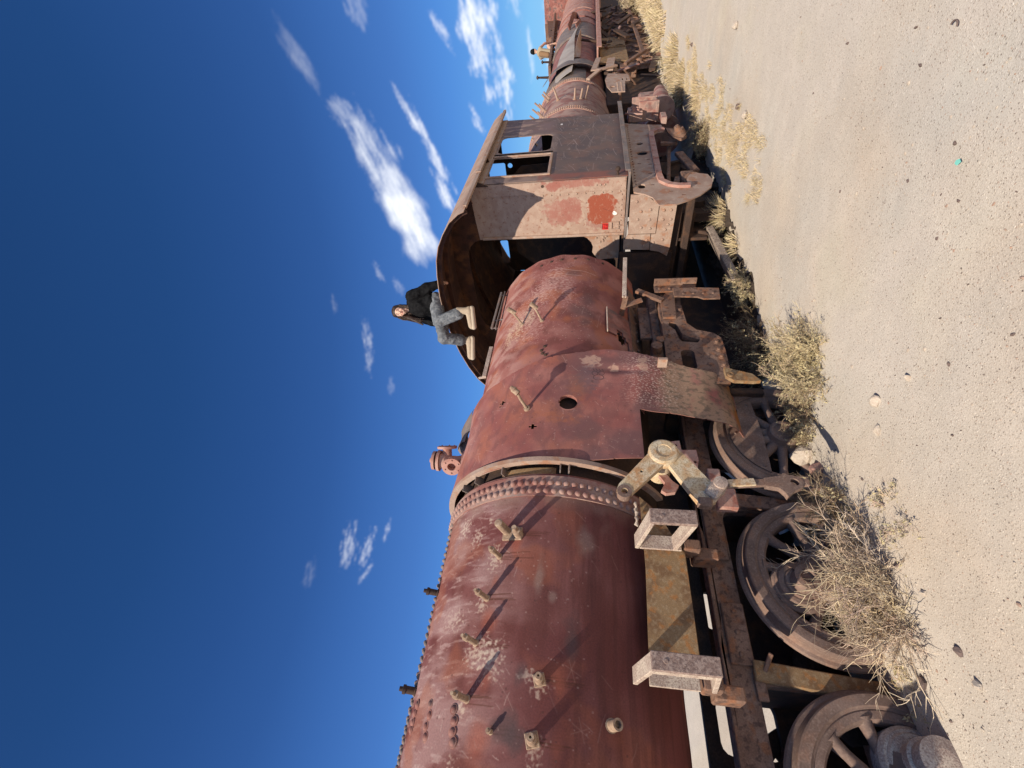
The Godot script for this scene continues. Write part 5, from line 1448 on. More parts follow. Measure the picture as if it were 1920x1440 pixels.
	obj("end_post", st, M.frame, t)
	var s2 := MB.new()
	s2.plate(P2([4.84, 1.42, 4.68, 1.42, 4.66, 1.16, 4.62, 1.1, 4.62, 0.92, 4.82, 0.90, 4.84, 1.12]), [], 0.02, at_z(-3.36), 0.2)
	for k in 4: s2.dome(Transform3D(Basis(), Vector3(4.72, 0.98 + k * 0.11, -3.34)), 0.018, 0.012, 8, 2)
	obj("step_bracket", s2, M.frame, t)
	var ar := MB.new()
	ar.bar(Vector3(4.92, 1.83, -3.42), Vector3(4.70, 1.54, -3.42), 0.07, 0.04, Vector3(0, 0, 1), 0.005)
	ar.bx(Vector3(4.62, 1.72, -3.7), Vector3(0.6, 0.16, 0.04), 0.005)
	obj("brace", ar, M.frame, t)
	var bb := MB.new()
	bb.bx(Vector3(4.3, 1.62, -3.75), Vector3(1.7, 0.10, 0.25), 0.01)
	bb.bx(Vector3(3.75, 1.66, -3.62), Vector3(0.5, 0.12, 0.2), 0.01)
	bb.bx(Vector3(3.5, 1.5, -3.68), Vector3(0.12, 0.4, 0.2), 0.01)
	bb.lathe([Vector2(0.06, 0.0), Vector2(0.06, 0.14), Vector2(0.03, 0.14), Vector2(0.0, 0.14)], Transform3D(Basis(), Vector3(3.9, 1.68, -3.56)), 12)
	bb.lathe([Vector2(0.05, 0.0), Vector2(0.05, 0.12), Vector2(0.0, 0.12)], Transform3D(Basis(), Vector3(4.05, 1.62, -3.58)), 12)
	obj("foundation_ring", bb, M.frame, t)
	var fx := MB.new()  # ash pan walls enlarged to block sky light from the far side
	fx.bx(Vector3(5.0, 0.9, -4.7), Vector3(3.4, 1.5, 0.1), 0.01)
	fx.bx(Vector3(3.45, 1.1, -4.1), Vector3(0.08, 0.9, 0.9), 0.01)
	obj("ash_pan_screen", fx, M.dark, t)

const ROOF := [[-2.655, 4.05], [-2.69, 4.14], [-2.80, 4.285], [-2.97, 4.415], [-3.15, 4.52], [-3.37, 4.60], [-3.63, 4.65], [-3.97, 4.69], [-4.4, 4.70], [-4.83, 4.66], [-5.16, 4.60], [-5.5, 4.51], [-5.8, 4.39], [-6.0, 4.25], [-6.14, 4.10]]

func uvmap(mb: MB, f: Callable) -> MB:
	for i in mb.v.size(): mb.t[i] = f.call(mb.v[i])
	return mb

func roof_strip(x0: float, x1: float, lift: float, th: float) -> MB:
	var mb := MB.new()
	mb.sheet(func(a: float, b: float) -> Vector3:
		var k := b * (ROOF.size() - 1); var i := mini(int(k), ROOF.size() - 2); var f := k - i
		var z := lerpf(ROOF[i][0], ROOF[i + 1][0], f); var y := lerpf(ROOF[i][1], ROOF[i + 1][1], f)
		var d := Vector2(z + 4.4, y - 2.9).normalized() * lift
		return Vector3(lerpf(x0, x1, a), y + d.y, z + d.x), 4, 56, th)
	return mb

func make_cab_engine() -> void:
	var t := thing("locomotive", "locomotive wreck with a tan and dark grey cab whose arched roof overhangs", "locomotive", Vector3.ZERO)
	var rg := RandomNumberGenerator.new(); rg.seed = 7
	# ---- side wall with two windows
	var S := Coat.new(); S.setup(800, 640, 3.2, 2.4, Color(0.155, 0.115, 0.10))
	# local: a = x - 6.7, b = y - 1.85
	S.wash(1, Color(0.115, 0.09, 0.088), 0.006, 0.006, 4, 0.5, 0.4, 0.7)
	S.wash(2, Color(0.20, 0.125, 0.10), 0.01, 0.01, 5, 0.56, 0.3, 0.7)
	S.wash(3, Color(0.34, 0.25, 0.20), 0.012, 0.012, 4, 0.3, 0.4, 0.85, 0.05, 0, 0.66, 0.48, 1.0, 0.06)
	S.wash(4, Color(0.22, 0.155, 0.15), 0.01, 0.006, 4, 0.3, 0.5, 0.8, 0, 0.66, 1.0, 0.5, 1.0, 0.08)
	S.wash(5, Color(0.28, 0.11, 0.085), 0.006, 0.006, 3, 0.3, 0.3, 0.8, 0, 0.0, 0.09, 0.0, 0.55, 0.02)
	S.wash(6, Color(0.40, 0.29, 0.23), 0.02, 0.01, 4, 0.6, 0.1, 0.8, 0.1, 0.62, 1.0, 0.6, 0.92, 0.06)
	S.scratches(rg, 80, 0.3, 3.0, 0.05, 1.15, 0.04, 0.3, Color(0.55, 0.45, 0.41), 0.8)
	S.scratches(rg, 30, 1.2, 3.0, 0.2, 1.1, 0.2, 0.7, Color(0.48, 0.39, 0.36), 0.6)
	S.specks(rg, 160, 0.3, 3.1, 0.0, 2.3, 0.012, Color(0.55, 0.47, 0.42), 0.6)
	S.line(2.5, 1.08, 2.54, 1.08, 0.04, Color(0.8, 0.78, 0.74), 0.9)
	M.cabside = S.material(0.25, 0.7, 0.3, Color(0.88, 0.83, 0.84))
	var w := MB.new()
	w.plate(P2([6.785, 1.88, 9.55, 1.88, 9.72, 4.20, 6.785, 4.17]), [rrect(7.03, 3.05, 7.77, 3.965, 0.025, 2), rrect(7.98, 3.06, 8.75, 3.95, 0.11, 5)], -0.012, at_z(-2.75), 0.07)
	uvmap(w, func(p: Vector3) -> Vector2: return Vector2((p.x - 6.7) / 3.2, (p.y - 1.85) / 2.4))
	var side := obj("cab_side_wall", w, M.cabside, t)
	tag(side, "dark grey scratched side sheet with two window openings")
	var fr := MB.new()
	for q in [[7.03, 3.05, 7.77, 3.965]]:
		fr.bx(Vector3(q[0] - 0.035, 3.5, -2.74), Vector3(0.04, 1.0, 0.025), 0.006)
		fr.bx(Vector3(q[2] + 0.035, 3.5, -2.738), Vector3(0.04, 0.95, 0.025), 0.006)
		fr.bx(Vector3((q[0] + q[2]) * 0.5, q[1] - 0.03, -2.739), Vector3(0.82, 0.035, 0.025), 0.006)
	obj("window_frame", fr, M.tan, side)
	var fr2 := MB.new()
	fr2.bx(Vector3(7.9, 3.52, -2.765), Vector3(0.10, 1.02, 0.03), 0.006)
	obj("window_post", fr2, M.grey, side)
	var head := MB.new()
	head.bx(Vector3(8.25, 4.05, -2.742), Vector3(2.9, 0.13, 0.012), 0.003)
	obj("head_strip", head, M.tan, side)
	# ---- front wall with the big opening
	var F := Coat.new(); F.setup(420, 960, 1.0, 2.4, Color(0.41, 0.30, 0.24))
	# local: a = -2.7 - z, b = y - 1.85
	F.wash(11, Color(0.36, 0.245, 0.195), 0.008, 0.008, 4, 0.52, 0.35, 0.7)
	F.wash(12, Color(0.48, 0.37, 0.30), 0.012, 0.02, 5, 0.56, 0.3, 0.6)
	F.wash(13, Color(0.30, 0.16, 0.11), 0.03, 0.03, 4, 0.72, 0.1, 0.6)
	var nb := F.nz(70, 0.02, 0.02, 4); var nf := F.nz(71, 0.05, 0.006, 3)
	var red := Color(0.33, 0.13, 0.105)
	for q in [[0.50, 0.96, 0.20, 0.30], [0.42, 0.85, 0.14, 0.2], [0.60, 1.05, 0.15, 0.2], [0.58, 0.8, 0.14, 0.14]]: F.blotch(nb, q[0], q[1], q[2], q[3], red, 0.5, 0.4, 0.2)
	F.blotch(nb, 0.12, 1.10, 0.08, 0.13, red, 0.8, 0.3, 0.2)
	F.blotch(nb, 0.09, 0.75, 0.07, 0.5, red, 0.7, 0.5, 0.3)
	F.blotch(nb, 0.72, 0.42, 0.14, 0.22, Color(0.31, 0.15, 0.125), 0.6, 0.6, 0.4)
	var org := Color(0.31, 0.085, 0.05)
	for q in [[0.50, 0.40, 0.20, 0.20], [0.42, 0.34, 0.15, 0.19], [0.60, 0.46, 0.15, 0.13], [0.58, 0.33, 0.17, 0.14], [0.4, 0.48, 0.12, 0.11]]: F.blotch(nb, q[0], q[1], q[2], q[3], org, 0.95, 0.25, 0.1)
	F.wash(31, Color(0.41, 0.30, 0.24), 0.07, 0.05, 4, 0.80, 0.06, 0.7, -0.05)
	F.wash(32, Color(0.40, 0.29, 0.23), 0.012, 0.03, 5, 0.74, 0.12, 0.45, -0.05)
	F.blotch(nb, 0.575, 0.205, 0.032, 0.024, Color(0.85, 0.84, 0.81), 1.0, 0.3, 0.2)
	F.blotch(nb, 0.59, 0.19, 0.026, 0.03, Color(0.85, 0.84, 0.81), 1.0, 0.3, 0.2)
	F.line(0.50, 0.37, 0.57, 0.21, 0.006, Color(0.2, 0.06, 0.04), 0.8)
	# small red stamp
	for i in 12: F.line(0.745, 0.285 + i * 0.0075, 0.835, 0.285 + i * 0.0075, 0.009, Color(0.20, 0.015, 0.015), 1.0)
	var sc := Color(0.85, 0.04, 0.035)
	for q in [[0.745, 0.285, 0.745, 0.37], [0.835, 0.28, 0.835, 0.37], [0.76, 0.30, 0.82, 0.30], [0.76, 0.325, 0.82, 0.325], [0.76, 0.35, 0.82, 0.35], [0.79, 0.295, 0.79, 0.36], [0.77, 0.33, 0.765, 0.365], [0.815, 0.33, 0.82, 0.365]]: F.line(q[0], q[1], q[2], q[3], 0.006, sc, 1.0)
	F.blotch(nb, 0.4, 0.03, 0.5, 0.05, Color(0.25, 0.15, 0.11), 0.5, 0.8, 0.5)
	F.scratches(rg, 40, 0.05, 0.95, 0.2, 2.2, 0.03, 0.15, Color(0.55, 0.44, 0.37), 0.4)
	F.specks(rg, 120, 0.0, 1.0, 0.0, 2.3, 0.008, Color(0.16, 0.09, 0.07), 0.6)
	M.cabfront = F.material(0.25, 0.75, 0.3, Color(0.9, 0.86, 0.84))
	var f := MB.new()
	f.plate(P2([-2.752, 1.895, -2.752, 4.14, -2.80, 4.19, -3.0, 4.20, -3.30, 4.19, -3.62, 4.17, -3.635, 1.895]), [], 0.012, at_x(6.75), 0.08)
	uvmap(f, func(p: Vector3) -> Vector2: return Vector2(clampf((-2.7 - p.z), 0.0, 0.999), clampf((p.y - 1.85) / 2.4, 0.0, 0.999)))
	var front := obj("cab_front_wall", f, M.cabfront, t)
	tag(front, "tan front sheet with dark red and orange paint patches beside the opening")
	var ub := MB.new()
	var op := PackedVector2Array()
	op.append(Vector2(-2.752, 4.145))
	for q in ROOF.slice(2, 13): op.append(Vector2(q[0], q[1] - 0.004))
	op.append(Vector2(-6.02, 4.19)); op.append(Vector2(-6.02, 1.895)); op.append(Vector2(-5.48, 1.895))
	for q in [[-5.48, 4.05], [-5.45, 4.22], [-5.37, 4.34], [-5.22, 4.41], [-5.05, 4.43], [-4.5, 4.43], [-4.0, 4.42], [-3.83, 4.40], [-3.72, 4.34], [-3.65, 4.26], [-3.622, 4.173], [-3.30, 4.193], [-3.0, 4.203], [-2.80, 4.193]]: op.append(Vector2(q[0], q[1]))
	ub.plate(op, [], 0.012, at_x(6.75), 0.08)
	obj("stained_upper_sheet", ub, M.roofin, front)
	var strip := MB.new()
	strip.bx(Vector3(6.732, 3.03, -2.842), Vector3(0.012, 2.26, 0.17), 0.003)
	uvmap(strip, func(p: Vector3) -> Vector2: return Vector2(clampf((-2.7 - p.z), 0.0, 0.999), (p.y - 1.85) / 2.4))
	obj("corner_strip", strip, M.cabfront, front)
	var bead := MB.new()
	bead.tube([Vector3(6.73, 1.9, -3.615), Vector3(6.73, 3.0, -3.61), Vector3(6.73, 4.12, -3.60)], [0.024, 0.024, 0.024], 10)
	obj("edge_bead", bead, M.tan, front)
	var rv := MB.new(); rv.dome(Transform3D(), 0.014, 0.011, 8, 2)
	var rvm := rv.mesh()
	for i in 17:
		var o := obj("rivet", rvm, M.tan, front); o.transform = facing(Vector3(6.736, 1.98 + i * 0.125, -2.955), Vector3(-1, 0, 0))
	for i in 8:
		var o := obj("rivet", rvm, M.tan, front); o.transform = facing(Vector3(6.736, 1.955, -3.0 - i * 0.08), Vector3(-1, 0, 0))
	for i in 3:
		var o := obj("rivet", rvm, M.tan, front); o.transform = facing(Vector3(6.724, 2.2 + i * 0.06, -2.84), Vector3(-1, 0, 0))
	var hole := MB.new()
	hole.lathe([Vector2(0.022, 0.003), Vector2(0.0, 0.003)], facing(Vector3(6.724, 3.1, -2.81), Vector3(-1, 0, 0)), 14)
	obj("bolt_hole", hole, M.dark, front)
	var lf := MB.new()
	for q in [[0, 0.052, 0.11, 0.012], [0, -0.052, 0.11, 0.012], [0.055, 0, 0.012, 0.116], [-0.055, 0, 0.012, 0.116]]:
		lf.bx(Vector3(6.731, 2.03 + q[1], -3.475 + q[0]), Vector3(0.014, q[3], q[2]), 0.002)
	obj("card_holder", lf, M.tan, front)
	var kn := MB.new()
	kn.lathe([Vector2(0.02, -0.03), Vector2(0.014, 0.05), Vector2(0.026, 0.06), Vector2(0.036, 0.08), Vector2(0.036, 0.095), Vector2(0.026, 0.115), Vector2(0.0, 0.12)], facing(Vector3(6.83, 2.02, -2.75), Vector3(-0.25, 0.05, 1)), 16)
	obj("knob", kn, M.dark, front)
	# ---- roof: tan outside, rusty inside, ribs and gutter
	var roof := obj("cab_roof", roof_strip(5.70, 9.96, 0.012, 0.008), M.tan, t)
	tag(roof, "arched tan roof sheet reaching out over the open front")
	obj("roof_lining", roof_strip(5.705, 9.9, 0.002, 0.006), M.roofin, roof)
	for x in [5.76, 6.1, 7.6]: obj("roof_rib", roof_strip(x, x + 0.02 if x > 5.8 else x + 0.035, -0.006, 0.07 if x > 5.8 else 0.05), M.roofin, roof)
	var gut := MB.new()
	gut.bx(Vector3(7.9, 4.05, -2.652), Vector3(4.12, 0.012, 0.04), 0.002)
	gut.bx(Vector3(7.9, 4.065, -2.63), Vector3(4.12, 0.05, 0.012), 0.002)
	gut.bx(Vector3(6.95, 4.07, -2.62), Vector3(0.03, 0.08, 0.02), 0.002)
	obj("gutter", gut, M.tan, roof)
	var fl := MB.new()
	fl.plate(P2([-2.755, 4.17, -2.66, 4.105, -2.70, 4.02, -2.76, 3.9]), [], 0.02, at_x(6.73), 0.2)
	obj("eave_bracket", fl, M.dark, roof)
	# ---- rear wall, far wall, backhead inside
	var rw := MB.new()
	var ro := PackedVector2Array()
	ro.append(Vector2(-2.762, 1.9)); ro.append(Vector2(-2.762, 4.2))
	for q in ROOF.slice(2, 13): ro.append(Vector2(q[0], q[1] - 0.004))
	ro.append(Vector2(-6.0, 4.2)); ro.append(Vector2(-6.0, 1.9))
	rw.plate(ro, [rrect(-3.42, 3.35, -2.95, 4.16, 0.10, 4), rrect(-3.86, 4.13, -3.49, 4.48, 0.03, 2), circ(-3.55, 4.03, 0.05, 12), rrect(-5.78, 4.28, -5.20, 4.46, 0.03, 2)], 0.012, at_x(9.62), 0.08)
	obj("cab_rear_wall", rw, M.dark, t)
	var fw := MB.new()
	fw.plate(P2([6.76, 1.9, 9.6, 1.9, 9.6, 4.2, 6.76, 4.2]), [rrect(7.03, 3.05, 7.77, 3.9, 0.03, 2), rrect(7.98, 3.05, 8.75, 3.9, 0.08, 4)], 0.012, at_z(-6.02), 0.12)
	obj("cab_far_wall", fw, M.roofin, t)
	var bh := MB.new()
	bh.plate(P2([-3.25, 1.95, -5.4, 1.95, -5.4, 3.6, -5.1, 3.95, -3.6, 4.0, -3.3, 3.7]), [circ(-4.0, 2.75, 0.3, 20)], 0.03, at_x(8.9), 0.15)
	for i in 4:
		for j in 3:
			bh.bx(Vector3(8.85, 3.0 + i * 0.2, -3.5 - j * 0.2), Vector3(0.04, 0.07, 0.07), 0.006)
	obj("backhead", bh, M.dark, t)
	var fbx := MB.new()
	var fo := P2([-3.64, 1.95, -4.1, 1.95, -4.12, 2.28, -3.95, 2.36])
	for i in 8:
		var a := deg_to_rad(205.0 - i * 30.0 / 1.0 * 0.55)
		fo.append(Vector2(-3.78 + cos(a) * -0.16 - 0.0, 2.44 + sin(a) * 0.10 + 0.0))
	fo = P2([-3.64, 1.95, -4.1, 1.95, -4.12, 2.28, -3.98, 2.37, -3.88, 2.36, -3.80, 2.39, -3.72, 2.46, -3.68, 2.55, -3.64, 2.56])
	fbx.plate(fo, [], 0.02, at_x(6.86), 0.1)
	for i in 14: fbx.dome(facing(Vector3(6.838, 2.0 + rg.randf() * 0.33, -3.68 - rg.randf() * 0.4), Vector3(-1, 0, 0)), 0.018, 0.014, 8, 2)
	obj("firebox_plate", fbx, M.tan, t)
	var flr := MB.new()
	flr.bx(Vector3(8.2, 1.90, -4.4), Vector3(2.85, 0.03, 3.2), 0.004)
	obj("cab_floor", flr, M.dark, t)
	# ---- lip under the walls
	var lip := MB.new()
	lip.bar(Vector3(6.72, 1.862, -2.70), Vector3(9.95, 1.862, -2.70), 0.03, 0.09, Vector3(0, 0, 1), 0.004)
	lip.bar(Vector3(6.72, 1.89, -2.658), Vector3(9.95, 1.885, -2.658), 0.07, 0.012, Vector3(0, 0, 1), 0.003)
	lip.bar(Vector3(6.70, 1.865, -2.66), Vector3(6.70, 1.875, -3.98), 0.03, 0.07, Vector3(1, 0, 0), 0.004)
	obj("floor_lip", lip, M.grey, t)
	# ---- corner panels below the front wall
	var pn := [P2([-2.95, 1.84, -2.95, 1.69, -3.00, 1.58, -3.06, 1.50, -3.135, 1.437, -3.55, 1.445, -3.545, 1.84]), P2([-3.13, 1.425, -3.12, 1.19, -3.80, 1.21, -3.94, 1.235, -3.86, 1.36, -3.83, 1.50, -3.565, 1.505, -3.56, 1.435]), P2([-3.56, 1.515, -3.555, 1.84, -3.68, 1.90, -3.80, 1.90, -3.82, 1.51])]
	for k in 3:
		var p := MB.new()
		p.plate(pn[k], [], 0.03, at_x(6.6), 0.08)
		var po := obj("corner_panel", p, M.tan, t)
		var r2 := MB.new(); r2.dome(Transform3D(), 0.024, 0.014, 10, 2)
		var rm := r2.mesh()
		var spots: Array = [[[-3.2, 1.68], [-3.32, 1.72], [-3.45, 1.66], [-3.18, 1.55], [-3.33, 1.55], [-3.47, 1.53], [-3.05, 1.75]], [[-3.2, 1.36], [-3.2, 1.26], [-3.34, 1.36], [-3.34, 1.25], [-3.42, 1.28], [-3.5, 1.31], [-3.66, 1.33], [-3.78, 1.35], [-3.7, 1.46]], [[-3.62, 1.78], [-3.66, 1.56], [-3.75, 1.6], [-3.76, 1.84]]][k]
		for s in spots:
			var o := obj("rivet", rm, M.tan, po); o.transform = facing(Vector3(6.57, s[1], s[0]), Vector3(-1, 0, 0))
	var bm := MB.new()
	bm.bx(Vector3(6.75, 1.15, -3.95), Vector3(0.14, 0.14, 1.7), 0.01)
	bm.bx(Vector3(6.70, 0.98, -3.9), Vector3(0.10, 0.10, 1.6), 0.01)
	bm.bx(Vector3(6.9, 1.3, -4.2), Vector3(0.08, 0.9, 1.6), 0.01)
	bm.bx(Vector3(6.65, 1.55, -4.5), Vector3(0.08, 0.8, 1.2), 0.01)
	obj("drag_beam", bm, M.dark, t)
	# ---- side frame plate with the bordered cut-out
	var sf := MB.new()
	var so := P2([6.60, 1.80, 9.55, 1.80, 9.45, 1.60, 9.35, 1.34, 9.3, 1.16, 8.95, 1.16, 8.93, 1.27, 8.85, 1.33, 7.05, 1.37, 6.86, 1.35, 6.76, 1.24, 6.74, 1.05, 6.95, 1.04, 7.08, 0.98, 7.12, 0.88, 7.05, 0.74, 6.85, 0.70, 6.62, 0.76, 6.4, 0.93, 6.25, 1.12, 6.16, 1.28, 6.16, 1.50, 6.40, 1.56, 6.52, 1.66])
	sf.plate(so, [circ(8.45, 1.60, 0.055, 16), circ(8.02, 1.585, 0.085, 18), rrect(6.70, 1.63, 6.85, 1.73, 0.04, 3)], 0.02, at_z(-2.94), 0.06)
	var sfo := obj("side_frame", sf, M.frame if false else M.tan, t)
	tag(sfo, "flat frame plate with round holes and a red bordered cut-out")
	var bd := MB.new()
	var path := [Vector2(9.02, 1.15), Vector2(8.99, 1.28), Vector2(8.90, 1.37), Vector2(8.7, 1.385), Vector2(7.1, 1.415), Vector2(6.88, 1.40), Vector2(6.74, 1.30), Vector2(6.685, 1.18), Vector2(6.67, 1.03)]
	var bp := PackedVector2Array()
	for s in [1.0, -1.0]:
		for j in path.size():
			var i := j if s > 0.0 else path.size() - 1 - j
			var d: Vector2 = (path[mini(i + 1, path.size() - 1)] - path[maxi(i - 1, 0)]).normalized()
			bp.append(path[i] + Vector2(-d.y, d.x) * 0.042 * s)
	bd.plate(bp, [], 0.05, at_z(-2.93), 0.08)
	obj("cutout_border", bd, M.pink, sfo)
	var fr3 := MB.new()
	for i in 26: fr3.dome(Transform3D(Basis(), Vector3(6.75 + i * 0.105, 1.755, -2.92)), 0.014, 0.010, 7, 2)
	for q in [[7.55, 1.5], [7.75, 1.51], [7.0, 1.52], [7.2, 1.53], [6.8, 1.53], [6.55, 1.3], [6.42, 1.15], [7.6, 1.66]]: fr3.bx(Vector3(q[0], q[1], -2.92), Vector3(0.02, 0.05, 0.006), 0.001)
	tag(obj("frame_rivets", fr3, M.frame, sfo), "", "", "", "stuff")
	# running gear behind the cut-out
	for x in [7.45, 8.75]:
		var wl := MB.new()
		wl.lathe([Vector2(0.3, -0.12), Vector2(0.46, -0.12), Vector2(0.44, -0.08), Vector2(0.43, 0.0), Vector2(0.35, 0.0), Vector2(0.33, -0.04), Vector2(0.12, -0.06), Vector2(0.10, 0.03), Vector2(0.0, 0.03)], Transform3D(Basis(), Vector3(x, 0.72, -3.5)), 40)
		obj("carrying_wheel", wl, M.dark, t)
	var ax := MB.new()
	ax.bx(Vector3(7.2, 0.98, -3.12), Vector3(0.32, 0.20, 0.3), 0.02)
	ax.lathe([Vector2(0.13, -0.2), Vector2(0.13, 0.0), Vector2(0.0, 0.0)], facing(Vector3(7.05, 0.93, -2.98), Vector3(-0.5, 0, 1)), 18)
	ax.bar(Vector3(7.3, 1.1, -3.05), Vector3(7.05, 1.16, -3.05), 0.09, 0.05, Vector3(0, 0, 1), 0.008)
	obj("axle_box", ax, M.frame, t)
	var dg := MB.new()
	dg.bar(Vector3(8.4, 0.95, -3.1), Vector3(7.6, 0.80, -3.1), 0.14, 0.06, Vector3(0, 0, 1), 0.01)
	dg.bar(Vector3(8.75, 1.22, -3.05), Vector3(8.7, 0.95, -3.05), 0.08, 0.06, Vector3(0, 0, 1), 0.01)
	dg.bar(Vector3(8.9, 1.05, -3.15), Vector3(7.2, 1.22, -3.3), 0.06, 0.05, Vector3(0, 0, 1), 0.01)
	dg.lathe([Vector2(0.09, 0.0), Vector2(0.09, 0.12), Vector2(0.06, 0.13), Vector2(0.04, 0.2), Vector2(0.0, 0.2)], facing(Vector3(8.75, 0.88, -2.95), Vector3(0, 0.7, 1)), 14)
	dg.plate(P2([9.2, 1.1, 9.0, 0.85, 8.7, 0.80, 8.6, 0.9, 8.7, 1.02, 8.9, 1.08]), [], 0.04, at_z(-2.98), 0.1)
	obj("brake_gear", dg, M.frame, t)
	var bkp := MB.new()
	bkp.bx(Vector3(8.2, 1.2, -3.75), Vector3(3.0, 1.1, 0.05), 0.01)
	bkp.bx(Vector3(8.2, 1.0, -5.0), Vector3(3.2, 1.2, 0.06), 0.01)
	obj("inner_frame", bkp, M.dark, t)
	# buffer brackets at the rear end
	var bb := MB.new()
	bb.bx(Vector3(9.75, 1.60, -2.85), Vector3(0.30, 0.26, 0.18), 0.01)
	bb.bx(Vector3(10.0, 1.42, -2.80), Vector3(0.05, 0.46, 0.34), 0.01)
	bb.bx(Vector3(9.72, 1.36, -2.80), Vector3(0.05, 0.36, 0.34), 0.01)
	bb.bx(Vector3(9.86, 1.22, -2.82), Vector3(0.34, 0.03, 0.34), 0.008)
	bb.bx(Vector3(9.45, 1.12, -2.86), Vector3(0.3, 0.10, 0.12), 0.01)
	bb.bar(Vector3(9.5, 1.8, -2.75), Vector3(9.3, 1.5, -2.72), 0.03, 0.03)
	for k in 4: bb.lathe([Vector2(0.03, 0.0), Vector2(0.03, 0.03), Vector2(0.0, 0.03)], Transform3D(Basis(), Vector3(9.66 + (k % 2) * 0.14, 1.55 + (k / 2) * 0.1, -2.76)), 6)
	obj("buffer_bracket", bb, M.dusty, t)
	# ---- the riveted boiler behind the cab
	var lx := Transform3D(Basis(Vector3(0, 0, -1), Vector3(0, 1, 0), Vector3(1, 0, 0)), Vector3(0, 2.88, -NB))
	var bo := MB.new()
	bo.lathe([Vector2(1.05, 9.66), Vector2(1.06, 12.2)], lx, 72)
	bo.lathe([Vector2(1.05, 12.2), Vector2(1.0, 14.9)], lx, 72)
	var boil := obj("boiler", bo, M.dusty, t)
	for q in [[12.2, 1.07], [14.85, 1.025]]:
		var bn := MB.new()
		bn.lathe([Vector2(q[1] - 0.03, q[0] - 0.11), Vector2(q[1], q[0] - 0.11), Vector2(q[1], q[0] + 0.11), Vector2(q[1] - 0.04, q[0] + 0.11)], lx, 72)
		obj("band", bn, M.pink, boil)
		var r3 := MB.new()
		for i in 62:
			var dgv := -70.0 + i * 2.8
			for s in [-0.06, 0.06]: r3.dome(facing(Vector3(q[0] + s, 2.88 + q[1] * sin(deg_to_rad(dgv)), -NB + q[1] * cos(deg_to_rad(dgv))), cyln(dgv)), 0.022, 0.02, 6, 2)
		tag(obj("band_rivets", r3, M.tan, boil), "", "", "", "stuff")
	for q in [[12.7, 52, 0.30], [13.1, 50, 0.30], [13.5, 48, 0.30], [12.6, 42, 0.22], [13.0, 40, 0.26], [13.9, 40, 0.24], [14.2, 40, 0.22], [13.2, 20, 0.34], [12.9, -4, 0.26], [13.0, -12, 0.24], [13.1, -18, 0.30], [11.6, 55, 0.1], [10.6, 40, 0.1]]:
		var s := MB.new()
		var b0 := Vector3(q[0], 2.88 + 1.02 * sin(deg_to_rad(q[1])), -NB + 1.02 * cos(deg_to_rad(q[1])))
		s.tube([b0, b0 + cyln(q[1]) * q[2]], [0.028, 0.022], 8)
		s.lathe([Vector2(0.05, 0.0), Vector2(0.05, 0.03), Vector2(0.03, 0.035)], facing(b0, cyln(q[1])), 8)
		obj("stay_bolt", s, M.tan, boil)
	var cr := MB.new()
	cr.bx(Vector3(10.6, 3.98, -4.2), Vector3(0.5, 0.2, 0.06), 0.01)
	cr.bx(Vector3(10.45, 4.15, -4.2), Vector3(0.16, 0.25, 0.06), 0.01)
	for k in 4: cr.bx(Vector3(10.38 + k * 0.06, 4.3 + 0.03 * (k % 2), -4.2), Vector3(0.025, 0.09, 0.05), 0.004)
	cr.lathe([Vector2(0.22, 0.0), Vector2(0.2, 0.2), Vector2(0.26, 0.22), Vector2(0.26, 0.3), Vector2(0.0, 0.32)], facing(Vector3(11.3, 3.86, -4.3), Vector3(0, 1, 0)), 16)
	obj("dome_seat", cr, M.pink, boil)
	# running gear under that boiler
	var ug := MB.new()
	ug.bx(Vector3(12.6, 1.3, -4.0), Vector3(5.6, 0.22, 0.1), 0.01)
	ug.bx(Vector3(12.6, 0.85, -4.05), Vector3(5.6, 0.12, 0.1), 0.01)
	for k in 6: ug.bx(Vector3(10.4 + k * 0.85, 1.05, -4.02), Vector3(0.12, 0.5, 0.12), 0.01)
	ug.bx(Vector3(12.6, 1.1, -4.8), Vector3(5.8, 1.2, 0.08), 0.01)
	obj("side_frame", ug, M.dark, t)
	var hp := MB.new()
	hp.plate(P2([13.75, 2.0, 13.5, 1.52, 12.95, 1.50, 12.9, 1.62, 12.05, 1.66, 12.1, 1.95, 12.6, 2.05, 13.2, 2.08]), [circ(12.5, 1.93, 0.06, 12), rrect(13.0, 1.66, 13.2, 1.69, 0.01, 2), rrect(12.95, 1.56, 13.15, 1.59, 0.01, 2)], 0.02, at_z(-3.05), 0.12)
	for i in 14: hp.dome(Transform3D(Basis(), Vector3(12.12 + (i % 7) * 0.11, 1.72 + (i / 7) * 0.09, -3.03)), 0.02, 0.014, 7, 2)
	obj("bolted_plate", hp, M.tan, t)
	var cy := MB.new()
	cy.lathe([Vector2(0.0, 0.0), Vector2(0.23, 0.0), Vector2(0.23, 0.08), Vector2(0.17, 0.10), Vector2(0.17, 0.55), Vector2(0.16, 0.56), Vector2(0.16, 0.85), Vector2(0.12, 0.86), Vector2(0.12, 1.25), Vector2(0.0, 1.25)], facing(Vector3(10.45, 1.02, -3.0), Vector3(1, -0.05, 0)), 24)
	obj("cylinder_cover", cy, M.dusty, t)
	var cyb := MB.new()
	cyb.lathe([Vector2(0.0, 0.0), Vector2(0.42, 0.0), Vector2(0.42, 0.08), Vector2(0.36, 0.09), Vector2(0.36, 0.8), Vector2(0.42, 0.81), Vector2(0.42, 0.88), Vector2(0.0, 0.88)], facing(Vector3(10.75, 0.95, -3.6), Vector3(1, 0, 0)), 28)
	cyb.bx(Vector3(11.9, 1.05, -3.4), Vector3(0.9, 0.6, 0.5), 0.04)
	obj("cylinder_block", cyb, M.dusty, t)
	var stt := MB.new()
